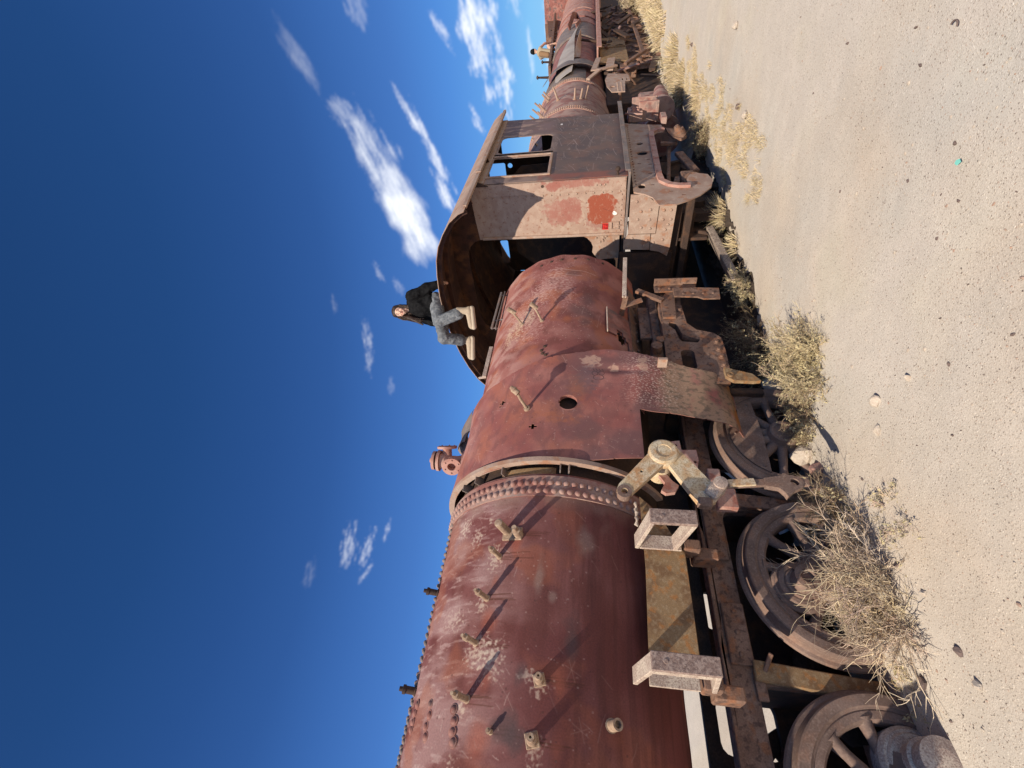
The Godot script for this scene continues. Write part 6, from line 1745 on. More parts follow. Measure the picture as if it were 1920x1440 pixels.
	stt.bar(Vector3(14.1, 2.5, -3.2), Vector3(14.5, 2.2, -3.1), 0.12, 0.05, Vector3(0, 0, 1), 0.01)
	stt.bar(Vector3(14.5, 2.25, -3.1), Vector3(14.8, 1.75, -3.1), 0.14, 0.05, Vector3(0, 0, 1), 0.01)
	stt.bar(Vector3(14.6, 1.95, -3.15), Vector3(15.9, 1.85, -3.15), 0.22, 0.04, Vector3(0, 0, 1), 0.01)
	stt.bar(Vector3(15.2, 2.35, -3.25), Vector3(16.6, 2.2, -3.25), 0.16, 0.04, Vector3(0, 0, 1), 0.01)
	obj("bent_lever", stt, M.tan, t)

func make_far_engine() -> void:
	var t := thing("locomotive", "farthest locomotive wreck in the line, its cladding peeled into long curled blades", "locomotive")
	var lx := Transform3D(Basis(Vector3(0, 0, -1), Vector3(0, 1, 0), Vector3(1, 0, 0)), Vector3(0, 2.9, -NB))
	var bo := MB.new()
	bo.lathe([Vector2(0.0, 15.2), Vector2(0.94, 15.2), Vector2(0.96, 21.0)], lx, 60)
	var boil := obj("boiler", bo, M.maroon, t)
	var b2 := MB.new()
	b2.lathe([Vector2(0.97, 21.0), Vector2(1.03, 21.0), Vector2(1.03, 23.6), Vector2(0.98, 23.6)], lx, 60)
	obj("smoke_grey_sheet", b2, M.grey, boil)
	var b3 := MB.new()
	b3.lathe([Vector2(0.98, 23.6), Vector2(1.06, 23.6), Vector2(1.07, 27.0), Vector2(1.09, 27.0), Vector2(1.09, 29.6), Vector2(1.07, 29.6), Vector2(1.12, 40.0), Vector2(0.0, 40.0)], lx, 60)
	obj("barrel", b3, M.pink, boil)
	for x in [24.6, 26.2, 28.4]:
		var bn := MB.new()
		bn.lathe([Vector2(1.06, x - 0.04), Vector2(1.10, x - 0.04), Vector2(1.10, x + 0.04), Vector2(1.06, x + 0.04)], lx, 60)
		obj("band", bn, M.maroon, boil)
	var col := MB.new()
	col.sheet(func(a: float, b: float) -> Vector3: return cyl(lerpf(15.2, 16.3, a), lerpf(-20, 95, b), 0.985, 2.9), 3, 40, 0.01)
	obj("collar_sheet", col, M.grey, boil)
	# the ring of cladding that opens towards us and the long blade that curls off it
	var rg := MB.new()
	rg.sheet(func(a: float, b: float) -> Vector3:
		var dg := lerpf(-42, 55, b)
		return cyl(lerpf(16.0, 17.0, a) - 0.25 * (b - 0.5), dg, 1.16 - 0.09 * a, 2.9), 4, 40, 0.01)
	obj("cladding_ring", rg, M.grey, t)
	var lf := MB.new()
	lf.sheet(func(a: float, b: float) -> Vector3:
		var x := lerpf(15.4, 23.3, a)
		var top := 3.44 + 0.10 * sin(minf(a * 3.4, PI * 0.5)) - 0.66 * a * a
		var wd := 0.62 * pow(1.0 - a, 0.6) * (0.75 + 0.25 * sin(a * 5.0)) + 0.02
		return Vector3(x, top - wd * b, -3.55 + 0.42 * b * (1.0 - 0.5 * a) + 0.16 * a - 0.12 * b * b), 40, 8, 0.012, null, false)
	obj("peeled_blade", lf, M.blade, t)
	var l2 := MB.new()
	l2.sheet(func(a: float, b: float) -> Vector3:
		var x := lerpf(17.6, 20.0, a)
		return cyl(x, lerpf(-8.0, 4.0, b) * (1.0 - 0.7 * a) - 6.0 * a, 1.0 + 0.35 * a * b, 2.9), 10, 6, 0.012)
	obj("peeled_blade", l2, M.tan, t)
	var l3 := MB.new()
	for k in 4:
		var p := [Vector3(22.4, 3.3, -3.3), Vector3(23.4, 3.15, -3.05), Vector3(24.2, 3.0, -3.2), Vector3(23.4, 2.85, -3.3), Vector3(22.4, 3.0, -3.3)]
		l3.bar(p[k], p[k + 1], 0.04, 0.22, Vector3(0, 0.3, 1), 0.005)
	obj("loose_strap", l3, M.maroon, t)
	# handrail stanchions
	for x in [18.4, 20.6]:
		var s := MB.new()
		s.tube([Vector3(x, 3.85, -4.0), Vector3(x - 0.1, 4.22, -3.95)], [0.04, 0.03], 8)
		s.dome(facing(Vector3(x - 0.1, 4.2, -3.95), Vector3(0, 1, 0)), 0.065, 0.065, 8, 3)
		obj("stanchion", s, M.dark, t)
	# walkway along the crown and the toothed box behind it
	var wk := MB.new()
	wk.bar(Vector3(20.5, 3.97, -4.35), Vector3(33.0, 4.45, -4.35), 0.10, 0.5, Vector3(0, 0, 1), 0.01)
	for k in 8: wk.bx(Vector3(21.2 + k * 0.9, 3.94 + k * 0.03, -4.2), Vector3(0.1, 0.22, 0.1), 0.01)
	obj("walkway", wk, M.frame, t)
	var bx := MB.new()
	bx.plate(P2([28.6, 4.1, 33.5, 4.4, 33.5, 4.95, 30.6, 4.72, 28.6, 4.55]), [circ(30.4, 4.42, 0.16, 14)], 0.3, at_z(-4.8), 0.3)
	for k in 15: bx.bx(Vector3(28.8 + k * 0.30, 4.62 + k * 0.026, -4.65), Vector3(0.08, 0.16, 0.2), 0.005)
	obj("toothed_box", bx, M.frame, t)
	var cb := MB.new()
	cb.bx(Vector3(36.5, 4.0, -4.35), Vector3(6.0, 2.2, 2.6), 0.05)
	obj("cab_body", cb, M.maroon, t)
	# running board and machinery below
	var rb := MB.new()
	rb.bx(Vector3(26.5, 2.22, -3.32), Vector3(18.0, 0.05, 0.4), 0.01)
	rb.bx(Vector3(26.5, 2.16, -3.13), Vector3(18.0, 0.12, 0.03), 0.006)
	obj("running_board", rb, M.pink, t)
	var pl := MB.new()
	pl.plate(P2([17.0, 1.3, 20.6, 1.3, 20.6, 2.15, 17.0, 2.15]), [circ(19.4, 1.9, 0.14, 14), circ(19.2, 1.5, 0.14, 14)], 0.05, at_z(-3.5), 0.25)
	for i in 10: pl.dome(Transform3D(Basis(), Vector3(20.1 + (i % 3) * 0.16, 1.5 + (i / 3) * 0.14, -3.45)), 0.04, 0.03, 6, 2)
	pl.bx(Vector3(18.9, 1.75, -3.44), Vector3(0.06, 0.85, 0.06), 0.01)
	obj("frame_plate", pl, M.channel, t)
	for k in 7:
		var w := Node3D.new(); w.name = "driving_wheel"; t.add_child(w, true)
		w.position = Vector3(17.4 + k * 1.75, 0.95, -3.55)
		var m := MB.new()
		m.lathe([Vector2(0.5, -0.12), Vector2(0.64, -0.12), Vector2(0.6, -0.06), Vector2(0.6, 0.0), Vector2(0.48, 0.0), Vector2(0.46, -0.1), Vector2(0.5, -0.12)], Transform3D(), 36)
		obj("tyre", m, M.frame, w)
		var s := MB.new()
		for j in 9: s.tube([Vector3(0, 0, -0.05), Vector3(cos(j * 0.698) * 0.48, sin(j * 0.698) * 0.48, -0.06)], [0.06, 0.045], 6)
		s.lathe([Vector2(0.14, -0.1), Vector2(0.13, 0.05), Vector2(0.0, 0.06)], Transform3D(), 16)
		obj("spokes", s, M.frame, w)
	var rod := MB.new()
	rod.bar(Vector3(17.0, 0.85, -3.40), Vector3(28.0, 0.85, -3.40), 0.12, 0.06, Vector3(0, 0, 1), 0.01)
	rod.bx(Vector3(16.4, 1.35, -3.6), Vector3(0.5, 0.5, 0.3), 0.03)
	rod.bar(Vector3(16.2, 0.9, -3.1), Vector3(15.3, 1.5, -3.2), 0.10, 0.08, Vector3(0, 0, 1), 0.01)
	obj("connecting_rod", rod, M.frame, t)
	var rn := RandomNumberGenerator.new(); rn.seed = 64
	for k in 60:
		var gb := MB.new()
		var p := Vector3(rn.randf_range(14.2, 27.0), rn.randf_range(0.55, 2.0), rn.randf_range(-3.75, -3.25))
		var L := rn.randf_range(0.2, 0.9)
		var d := Vector3(rn.randf_range(-1, 1), rn.randf_range(-0.8, 0.8), rn.randf_range(-0.3, 0.3)).normalized()
		if k % 3 == 0: gb.tube([p, p + d * L], [0.05, 0.045], 8)
		else: gb.bar(p, p + d * L, rn.randf_range(0.06, 0.2), rn.randf_range(0.03, 0.08), Vector3(0, 0, 1), 0.006)
		obj("gear_bar", gb, [M.dark, M.frame, M.dark, M.dark, M.dusty][k % 5], t)
	var bk := MB.new()
	bk.bx(Vector3(26.0, 1.2, -4.4), Vector3(24.0, 1.6, 1.2), 0.02)
	obj("inner_frame", bk, M.dark, t)

# creases: push the skin of a garment in and out along its normals
func folds(mb: MB, amp: float, freq: float, sd: int) -> void:
	var fn := FastNoiseLite.new(); fn.seed = sd; fn.frequency = freq; fn.fractal_octaves = 2
	fn.fractal_type = FastNoiseLite.FRACTAL_RIDGED
	for i in mb.v.size():
		var p := mb.v[i]; var q := Vector3(p.x, p.y * 0.55 + p.x * 0.4, p.z)
		var e := 0.006
		var h := fn.get_noise_3dv(q)
		var g := Vector3(fn.get_noise_3dv(q + Vector3(e, 0, 0)) - h, fn.get_noise_3dv(q + Vector3(0, e, 0)) - h, fn.get_noise_3dv(q + Vector3(0, 0, e)) - h) / e * amp
		mb.v[i] = p + mb.n[i] * h * amp
		mb.n[i] = (mb.n[i] - (g - mb.n[i] * g.dot(mb.n[i])) * 0.8).normalized()

# ---------------------------------------------------------------- people
func make_people() -> void:
	var skin := flat(Color(0.58, 0.36, 0.27), 0.6); skin.subsurf_scatter_enabled = true; skin.subsurf_scatter_strength = 0.1
	var black := grime(40, 128, Color(0.008, 0.008, 0.009), [[Color(0.016, 0.016, 0.017), 0.03, 3, 0.5, 0.4, 0.8]], 0.15, 0.3, 0.3, 0.92)
	black.metallic_specular = 0.12
	var jean := grime(41, 128, Color(0.125, 0.132, 0.14), [[Color(0.23, 0.24, 0.25), 0.03, 4, 0.55, 0.3, 0.8], [Color(0.055, 0.065, 0.085), 0.06, 3, 0.6, 0.3, 0.6]], 0.15, 0.35, 0.4, 0.92)
	var boot := grime(42, 128, Color(0.40, 0.32, 0.235), [[Color(0.29, 0.22, 0.16), 0.04, 3, 0.6, 0.3, 0.6]], 0.12, 0.3, 0.2, 0.9)
	var sole := flat(Color(0.46, 0.38, 0.29), 0.9)
	var hair := grime(43, 128, Color(0.022, 0.013, 0.010), [[Color(0.075, 0.04, 0.028), 0.08, 3, 0.55, 0.3, 0.8]], 0.2, 0.12, 0.4, 0.5)
	# ---- the young woman on the roof's front edge, looking down to the camera
	var at := Vector3(5.74, 4.70, -4.25)
	var t := thing("person", "person in black hoodie, grey jeans and tan boots sitting on cab roof edge", "person", at)
	var H := func(x: float, y: float, z: float) -> Vector3: return Vector3(x, y, z) - at
	var pel: Vector3 = H.call(5.86, 4.86, -4.22); var chest: Vector3 = H.call(5.80, 5.08, -4.22); var shc: Vector3 = H.call(5.77, 5.20, -4.21)
	var neck: Vector3 = H.call(5.75, 5.28, -4.22); var hd: Vector3 = H.call(5.70, 5.43, -4.25)
	var shR: Vector3 = H.call(5.80, 5.19, -4.03); var shL: Vector3 = H.call(5.78, 5.19, -4.40)
	var elR: Vector3 = H.call(5.88, 4.95, -3.95); var haR: Vector3 = H.call(5.93, 4.73, -3.90)
	var elL: Vector3 = H.call(5.76, 4.94, -4.50); var haL: Vector3 = H.call(5.66, 4.82, -4.40)
	var hiR: Vector3 = H.call(5.84, 4.83, -4.13); var hiL: Vector3 = H.call(5.84, 4.83, -4.33)
	var knR: Vector3 = H.call(5.50, 4.74, -4.31); var knL: Vector3 = H.call(5.46, 4.72, -4.62)
	var anR: Vector3 = H.call(5.58, 4.31, -4.17); var anL: Vector3 = H.call(5.58, 4.41, -4.77)
	var toR: Vector3 = H.call(5.42, 4.20, -4.33); var toL: Vector3 = H.call(5.43, 4.34, -4.98)
	# body: one continuous figure; hands and face show
	var bm := MB.new()
	var body := [[pel, chest, 0.13, 0.125], [chest, shc, 0.12, 0.09], [shR, shL, 0.055, 0.055], [neck, hd, 0.045, 0.05], [shR, elR, 0.045, 0.035], [elR, haR, 0.034, 0.024], [shL, elL, 0.045, 0.035], [elL, haL, 0.034, 0.024], [hiR, knR, 0.08, 0.055], [hiL, knL, 0.08, 0.055], [knR, anR, 0.05, 0.035], [knL, anL, 0.05, 0.035]]
	body_mesh(body, 0.014, 0.03, bm)
	# head with a face, turned to the camera
	var fd := (Vector3(0, HC, 0) - (hd + at)).normalized()
	fd = (fd * 0.8 + Vector3(-0.6, 0.15, 0.25)).normalized()
	var sd := fd.cross(Vector3(0, 1, 0.10)).normalized(); var ud := sd.cross(fd)
	var hp := func(f: float, s: float, u: float) -> Vector3: return hd + fd * f + sd * s + ud * u
	body_mesh([[hp.call(-0.02, 0, 0.03), hp.call(0.0, 0, 0.02), 0.085, 0.08], [hp.call(0.02, 0, -0.01), hp.call(0.045, 0, -0.085), 0.066, 0.032], [hp.call(0.075, 0, 0.005), hp.call(0.098, 0, -0.03), 0.009, 0.013], [hp.call(0.07, 0.026, -0.075), hp.call(0.07, -0.026, -0.075), 0.012, 0.012], [hp.call(-0.03, 0.0, -0.05), neck, 0.045, 0.05], [hp.call(0.055, 0.042, -0.03), hp.call(0.05, 0.045, -0.045), 0.022, 0.02], [hp.call(0.055, -0.042, -0.03), hp.call(0.05, -0.045, -0.045), 0.022, 0.02], [hp.call(-0.01, 0.083, 0.0), hp.call(-0.015, 0.088, -0.03), 0.012, 0.010], [hp.call(-0.01, -0.083, 0.0), hp.call(-0.015, -0.088, -0.03), 0.012, 0.010]], 0.0045, 0.012, bm)
	for sgn in [[haR, elR, 1.0], [haL, elL, -1.0]]:
		var h0: Vector3 = sgn[0]; var dr: Vector3 = (h0 - (sgn[1] as Vector3)).normalized()
		dr = (dr + Vector3(-0.2, -0.1, 0)).normalized()
		var sx := dr.cross(Vector3(0, 1, 0)).normalized() * float(sgn[2])
		var dn := dr.cross(sx) * float(sgn[2])
		var hb := [[h0, h0 + dr * 0.06, 0.024, 0.03]]
		for k in 4:
			var o := sx * (0.027 - 0.018 * k)
			var L: float = [0.062, 0.07, 0.066, 0.052][k]
			var p0 := h0 + dr * 0.07 + o; var p1 := p0 + dr * L * 0.5; var p2 := p1 + (dr * 0.8 + dn * 0.6).normalized() * L * 0.5
			hb.append([p0, p1, 0.009, 0.008]); hb.append([p1, p2, 0.008, 0.007])
		hb.append([h0 + sx * 0.02 + dr * 0.015, h0 + sx * 0.052 + dr * 0.05, 0.011, 0.008])
		body_mesh(hb, 0.004, 0.006, bm)
	obj("body", bm, skin, t)
	var ey := MB.new()
	for s in [-1, 1]:
		ey.dome(facing(hp.call(0.074, s * 0.030, 0.012), fd), 0.011, 0.006, 10, 2)
		ey.bar(hp.call(0.082, s * 0.016, 0.034), hp.call(0.076, s * 0.045, 0.036), 0.005, 0.004, fd, 0.001)
	obj("eyes", ey, hair, t)
	var mo := MB.new()
	mo.bar(hp.call(0.088, 0.021, -0.060), hp.call(0.088, -0.021, -0.060), 0.008, 0.005, fd, 0.002)
	obj("mouth", mo, flat(Color(0.38, 0.09, 0.08), 0.5), t)
	var hm := MB.new()
	var hb2 := [[hp.call(-0.03, 0, 0.045), hp.call(-0.045, 0, 0.0), 0.10, 0.098], [hp.call(0.005, 0.05, 0.075), hp.call(-0.02, 0.085, 0.0), 0.045, 0.03], [hp.call(0.005, -0.05, 0.075), hp.call(-0.02, -0.085, 0.0), 0.045, 0.03],
		[hp.call(-0.02, 0.085, 0.0), hp.call(0.03, 0.09, -0.16), 0.03, 0.045], [hp.call(0.03, 0.09, -0.16), hp.call(0.085, 0.12, -0.36), 0.048, 0.03], [hp.call(0.07, 0.10, -0.22), hp.call(0.12, 0.17, -0.40), 0.03, 0.014],
		[hp.call(-0.02, -0.085, 0.0), hp.call(0.03, -0.085, -0.16), 0.03, 0.04], [hp.call(0.03, -0.085, -0.16), hp.call(0.08, -0.05, -0.30), 0.042, 0.022], [hp.call(-0.07, 0, 0.0), hp.call(-0.07, 0.03, -0.2), 0.08, 0.06]]
	body_mesh(hb2, 0.008, 0.015, hm)
	obj("hair", hm, hair, t)
	# loose strands
	var stn := MB.new()
	var rg := RandomNumberGenerator.new(); rg.seed = 3
	for k in 60:
		var sg := 1.0 if k % 3 != 0 else -1.0
		var q: Vector3 = hp.call(rg.randf_range(-0.02, 0.04), sg * rg.randf_range(0.06, 0.11), rg.randf_range(-0.08, 0.03))
		var pts := [q]
		for j in 4:
			q = q + ud * -0.085 + fd * rg.randf_range(0.004, 0.032) + sd * sg * rg.randf_range(-0.008, 0.022)
			pts.append(q)
		stn.tube(pts, [0.006, 0.006, 0.005, 0.004, 0.002], 4, false)
	obj("hair_strands", stn, hair, t)
	var ho := MB.new()
	body_mesh([[pel + Vector3(0, 0.03, 0), chest, 0.165, 0.175], [chest, shc + Vector3(0, -0.02, 0), 0.165, 0.115], [shR, shL, 0.09, 0.09], [shR, elR, 0.088, 0.082], [elR, haR, 0.078, 0.055], [shL, elL, 0.088, 0.08], [elL, haL, 0.076, 0.05], [neck + Vector3(0.06, -0.02, 0.05), neck + Vector3(0.05, -0.03, -0.06), 0.055, 0.055], [pel + Vector3(-0.05, 0.05, 0.08), pel + Vector3(-0.05, 0.05, -0.10), 0.12, 0.12]], 0.014, 0.035, ho)
	folds(ho, 0.014, 7.0, 3)
	obj("hoodie", ho, black, t)
	var jm := MB.new()
	body_mesh([[pel, pel + Vector3(-0.04, -0.03, 0), 0.15, 0.13], [hiR, knR, 0.115, 0.092], [hiL, knL, 0.115, 0.092], [knR, knR.lerp(anR, 0.74), 0.088, 0.088], [knL, knL.lerp(anL, 0.74), 0.088, 0.09]], 0.013, 0.02, jm)
	folds(jm, 0.009, 8.0, 4)
	obj("jeans", jm, jean, t)
	for q in [[anR, toR], [anL, toL]]:
		var a: Vector3 = q[0]; var b: Vector3 = q[1]
		var fdir := (b - a); fdir.y = 0; fdir = fdir.normalized()
		var bt := MB.new()
		body_mesh([[a + Vector3(0, 0.10, 0), a + Vector3(0, -0.06, 0), 0.06, 0.054], [a + Vector3(0, -0.06, 0), b + Vector3(0, 0.01, 0), 0.052, 0.040], [a + Vector3(0, -0.075, 0) - fdir * 0.03, b + Vector3(0, -0.005, 0) + fdir * 0.02, 0.042, 0.040]], 0.009, 0.02, bt)
		var bo := obj("boot", bt, boot, t)
		var so := MB.new()
		body_mesh([[a + Vector3(0, -0.112, 0) - fdir * 0.035, b + Vector3(0, -0.035, 0) + fdir * 0.025, 0.042, 0.043]], 0.009, 0.01, so)
		obj("sole", so, sole, bo)
	# ---- a second visitor, far along the line, seated on the walkway
	var at2 := Vector3(24.0, 4.06, -4.35)
	var t2 := thing("person", "person in cap and yellow vest seated on the farthest locomotive's walkway", "person", at2)
	var b2 := MB.new()
	body_mesh([[Vector3(0, 0.08, 0), Vector3(0.15, 0.55, 0.05), 0.14, 0.13], [Vector3(0.15, 0.55, 0.05), Vector3(0.22, 0.72, 0.08), 0.08, 0.05], [Vector3(0.24, 0.80, 0.1), Vector3(0.25, 0.85, 0.1), 0.10, 0.10], [Vector3(0.16, 0.55, 0.22), Vector3(0.5, 0.38, 0.3), 0.06, 0.05], [Vector3(0.5, 0.38, 0.3), Vector3(0.85, 0.15, 0.25), 0.05, 0.035], [Vector3(0.16, 0.55, -0.16), Vector3(0.55, 0.3, -0.15), 0.06, 0.04], [Vector3(0.05, 0.06, 0.1), Vector3(0.45, 0.22, 0.2), 0.09, 0.07], [Vector3(0.45, 0.22, 0.2), Vector3(0.55, -0.1, 0.25), 0.06, 0.045], [Vector3(0.05, 0.06, -0.1), Vector3(0.45, 0.2, -0.15), 0.09, 0.07]], 0.025, 0.04, b2)
	obj("body", b2, skin, t2)
	var v2 := MB.new()
	body_mesh([[Vector3(-0.01, 0.10, 0), Vector3(0.14, 0.54, 0.05), 0.17, 0.17], [Vector3(0.14, 0.54, 0.2), Vector3(0.14, 0.54, -0.1), 0.09, 0.09]], 0.03, 0.04, v2)
	obj("vest", v2, flat(Color(0.33, 0.27, 0.19), 0.9), t2)
	var p2 := MB.new()
	body_mesh([[Vector3(-0.16, 0.2, 0.0), Vector3(-0.05, 0.5, 0.04), 0.10, 0.11]], 0.03, 0.03, p2)
	obj("backpack", p2, flat(Color(0.22, 0.13, 0.07), 0.9), t2)
	var c2 := MB.new()
	body_mesh([[Vector3(0.23, 0.87, 0.1), Vector3(0.24, 0.9, 0.1), 0.115, 0.10], [Vector3(0.28, 0.86, 0.12), Vector3(0.40, 0.85, 0.15), 0.05, 0.03]], 0.02, 0.02, c2)
	obj("cap", c2, black, t2)

# ---------------------------------------------------------------- plants
func make_plants() -> void:
	shrub("dry_shrub", "big bleached twiggy shrub in front of the second spoked wheel", Vector3(1.40, GY + 0.02, -3.40), 0.50, 0.46, 0.30, 95, 1, M.twig, M.leaf, 0.0, 2, 0.3, Vector3(0.0, 0.2, 0.0), 0.005)
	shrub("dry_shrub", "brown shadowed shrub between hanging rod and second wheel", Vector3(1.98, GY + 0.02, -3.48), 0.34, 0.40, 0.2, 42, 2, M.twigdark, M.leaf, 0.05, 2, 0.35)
	shrub("dry_shrub", "yellow-green bushy shrub on the sand beside the third wheel", Vector3(3.28, GY, -3.12), 0.42, 0.36, 0.30, 85, 3, M.stalk, M.leaf, 0.10, 2, 0.4, Vector3(0.2, 0.1, 0.0), 0.0045)
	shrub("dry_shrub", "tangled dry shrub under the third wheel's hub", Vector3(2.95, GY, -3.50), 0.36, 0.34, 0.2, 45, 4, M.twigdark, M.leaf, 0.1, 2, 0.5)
	shrub("dry_shrub", "dry shrub below the firebox with shade painted into its dark twigs", Vector3(4.35, GY - 0.05, -3.86), 0.62, 0.44, 0.24, 70, 5, M.twigdark, M.leaf, 0.05, 2, 0.35, Vector3(-0.1, 0.1, 0.0))  # darker twig colour paints in the shade missing on this shrub
	shrub("dry_shrub", "small pale tuft of twigs on the sand by the red link", Vector3(3.75, GY, -3.55), 0.24, 0.22, 0.2, 60, 6, M.twig, M.leaf, 0.2, 2, 0.4)
	shrub("dry_shrub", "small yellow-green shrub at the tip of the fallen beam", Vector3(5.35, GY, -3.72), 0.3, 0.28, 0.22, 36, 7, M.stalk, M.leaf, 0.1, 2, 0.35)
	shrub("dry_shrub", "sparse low sprig between the first and second wheels", Vector3(0.88, GY, -3.62), 0.20, 0.14, 0.16, 22, 8, M.twig, M.leaf, 0.2, 1, 0.4)
	shrub("dry_shrub", "low olive sprig at the foot of the big bleached shrub", Vector3(1.72, GY, -3.02), 0.34, 0.16, 0.2, 18, 9, M.twig, M.leaf, 0.1, 2, 0.4)
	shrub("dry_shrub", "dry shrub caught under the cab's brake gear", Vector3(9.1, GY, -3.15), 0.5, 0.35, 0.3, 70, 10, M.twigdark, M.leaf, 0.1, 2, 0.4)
	shrub("dry_shrub", "grey-green shrub beside the farthest locomotive's wheels", Vector3(26.5, GY, -3.1), 1.0, 0.9, 0.7, 120, 11, M.twig, M.leaf, 0.8, 2, 0.4, Vector3.ZERO, 0.009)
	# golden tufts
	var rg := RandomNumberGenerator.new(); rg.seed = 11
	for q in [[Vector3(7.1, GY, -3.62), 420, 0.42, 0.30, "golden grass tuft under the cab's front corner"], [Vector3(13.8, GY, -2.95), 600, 0.55, 0.65, "big straw-coloured grass clump beyond the pink cylinder"], [Vector3(12.3, GY, -3.1), 500, 0.5, 0.5, "straw grass clump right beside the pink cylinder"], [Vector3(17.5, GY, -2.9), 450, 0.55, 0.8, "straw grass clump below the bolted plates"], [Vector3(6.2, GY, -3.62), 130, 0.24, 0.22, "thin straw tuft at the middle of the fallen beam"], [Vector3(10.3, GY, -2.75), 240, 0.35, 0.35, "straw tuft below the buffer brackets"]]:
		var c: Vector3 = q[0]; var rad: float = q[3]
		var t := thing("grass_tuft", q[4], "grass", c, "straw grass tufts by the wrecks")
		var mb := grass(rg, q[1], func(r: RandomNumberGenerator) -> Array:
			var a := r.randf() * TAU; var d := sqrt(r.randf()) * rad
			return [Vector3(cos(a) * d, -0.02, sin(a) * d * 0.8), 1.0 - 0.5 * d / rad, Vector3(cos(a), 0, sin(a)) * d / rad * 0.7], q[2] * 0.5, q[2] * 1.1, 0.0035 + 0.0003 * c.x, 0.9, 0.35)
		obj("blades", mb, M.straw, t)
	# low mat of straw along the cab, thick in lumps
	var fn := FastNoiseLite.new(); fn.seed = 8; fn.frequency = 0.9; fn.fractal_octaves = 3
	var mat := grass(rg, 9000, func(r: RandomNumberGenerator) -> Array:
		for k in 40:
			var x := r.randf_range(5.7, 12.5); var u := r.randf()
			var z := -3.35 + u * 1.25
			var c0 := lerpf(-2.55, -2.75, clampf((x - 6.0) / 6.0, 0, 1))
			var d := absf(z - c0) / 0.5 * (1.0 + 0.6 * exp(-pow((x - 6.0) / 0.6, 2.0)))
			if x > 9.6: d += 0.2
			if fn.get_noise_2d(x * 1.6, z * 2.2) * 1.7 + 0.35 - d * 0.75 > 0.0: return [Vector3(x, ground_h(x, z) - 0.01, z), 1.0]
		return [Vector3(7.2, GY - 0.05, -2.6), 0.5], 0.05, 0.12, 0.0025, 1.2, 1.2)
	tag(obj("straw_mat", mat, M.straw, self), "low mat of golden straw on the sand along the cab", "grass", "", "stuff")
	var fr := grass(rg, 4200, func(r: RandomNumberGenerator) -> Array:
		for k in 30:
			var x := r.randf_range(16.0, 40.0); var z := -3.2 + r.randf() * 1.0
			if fn.get_noise_2d(x * 1.1, z * 2.0) * 1.6 + 0.15 > absf(z + 2.75) * 0.8: return [Vector3(x, GY - 0.01, z), 1.0]
		return [Vector3(25, GY, -3.0), 0.5], 0.15, 0.4, 0.012, 1.0, 0.7)
	tag(obj("straw_mat", fr, M.straw, self), "far strip of golden straw along the farthest locomotive", "grass", "", "stuff")
	var bl := grass(rg, 900, func(r: RandomNumberGenerator) -> Array:
		var x := 2.62 + r.randfn(0, 0.28); var z := -3.05 + r.randfn(0, 0.16)
		return [Vector3(x, GY - 0.01, z), 1.0], 0.02, 0.06, 0.0018, 1.2, 1.2)
	tag(obj("straw_mat", bl, M.bluegrass, self), "thin straw litter on the sand before the third wheel", "grass", "", "stuff")

# ---------------------------------------------------------------- stones and scrap
func stone(label: String, x: float, z: float, s: Vector3, sd: int, mat: Material, rot := 0.0) -> void:
	var mb := MB.new()
	mb.lump(Transform3D(Basis().rotated(Vector3(0, 1, 0), rot).scaled(s), Vector3.ZERO), sd, 8, 0.28)
	var o := obj("stone", mb, mat, self, Vector3(x, ground_h(x, z) + s.y * 0.25, z))
	tag(o, label, "stone", "loose stones on the sand")

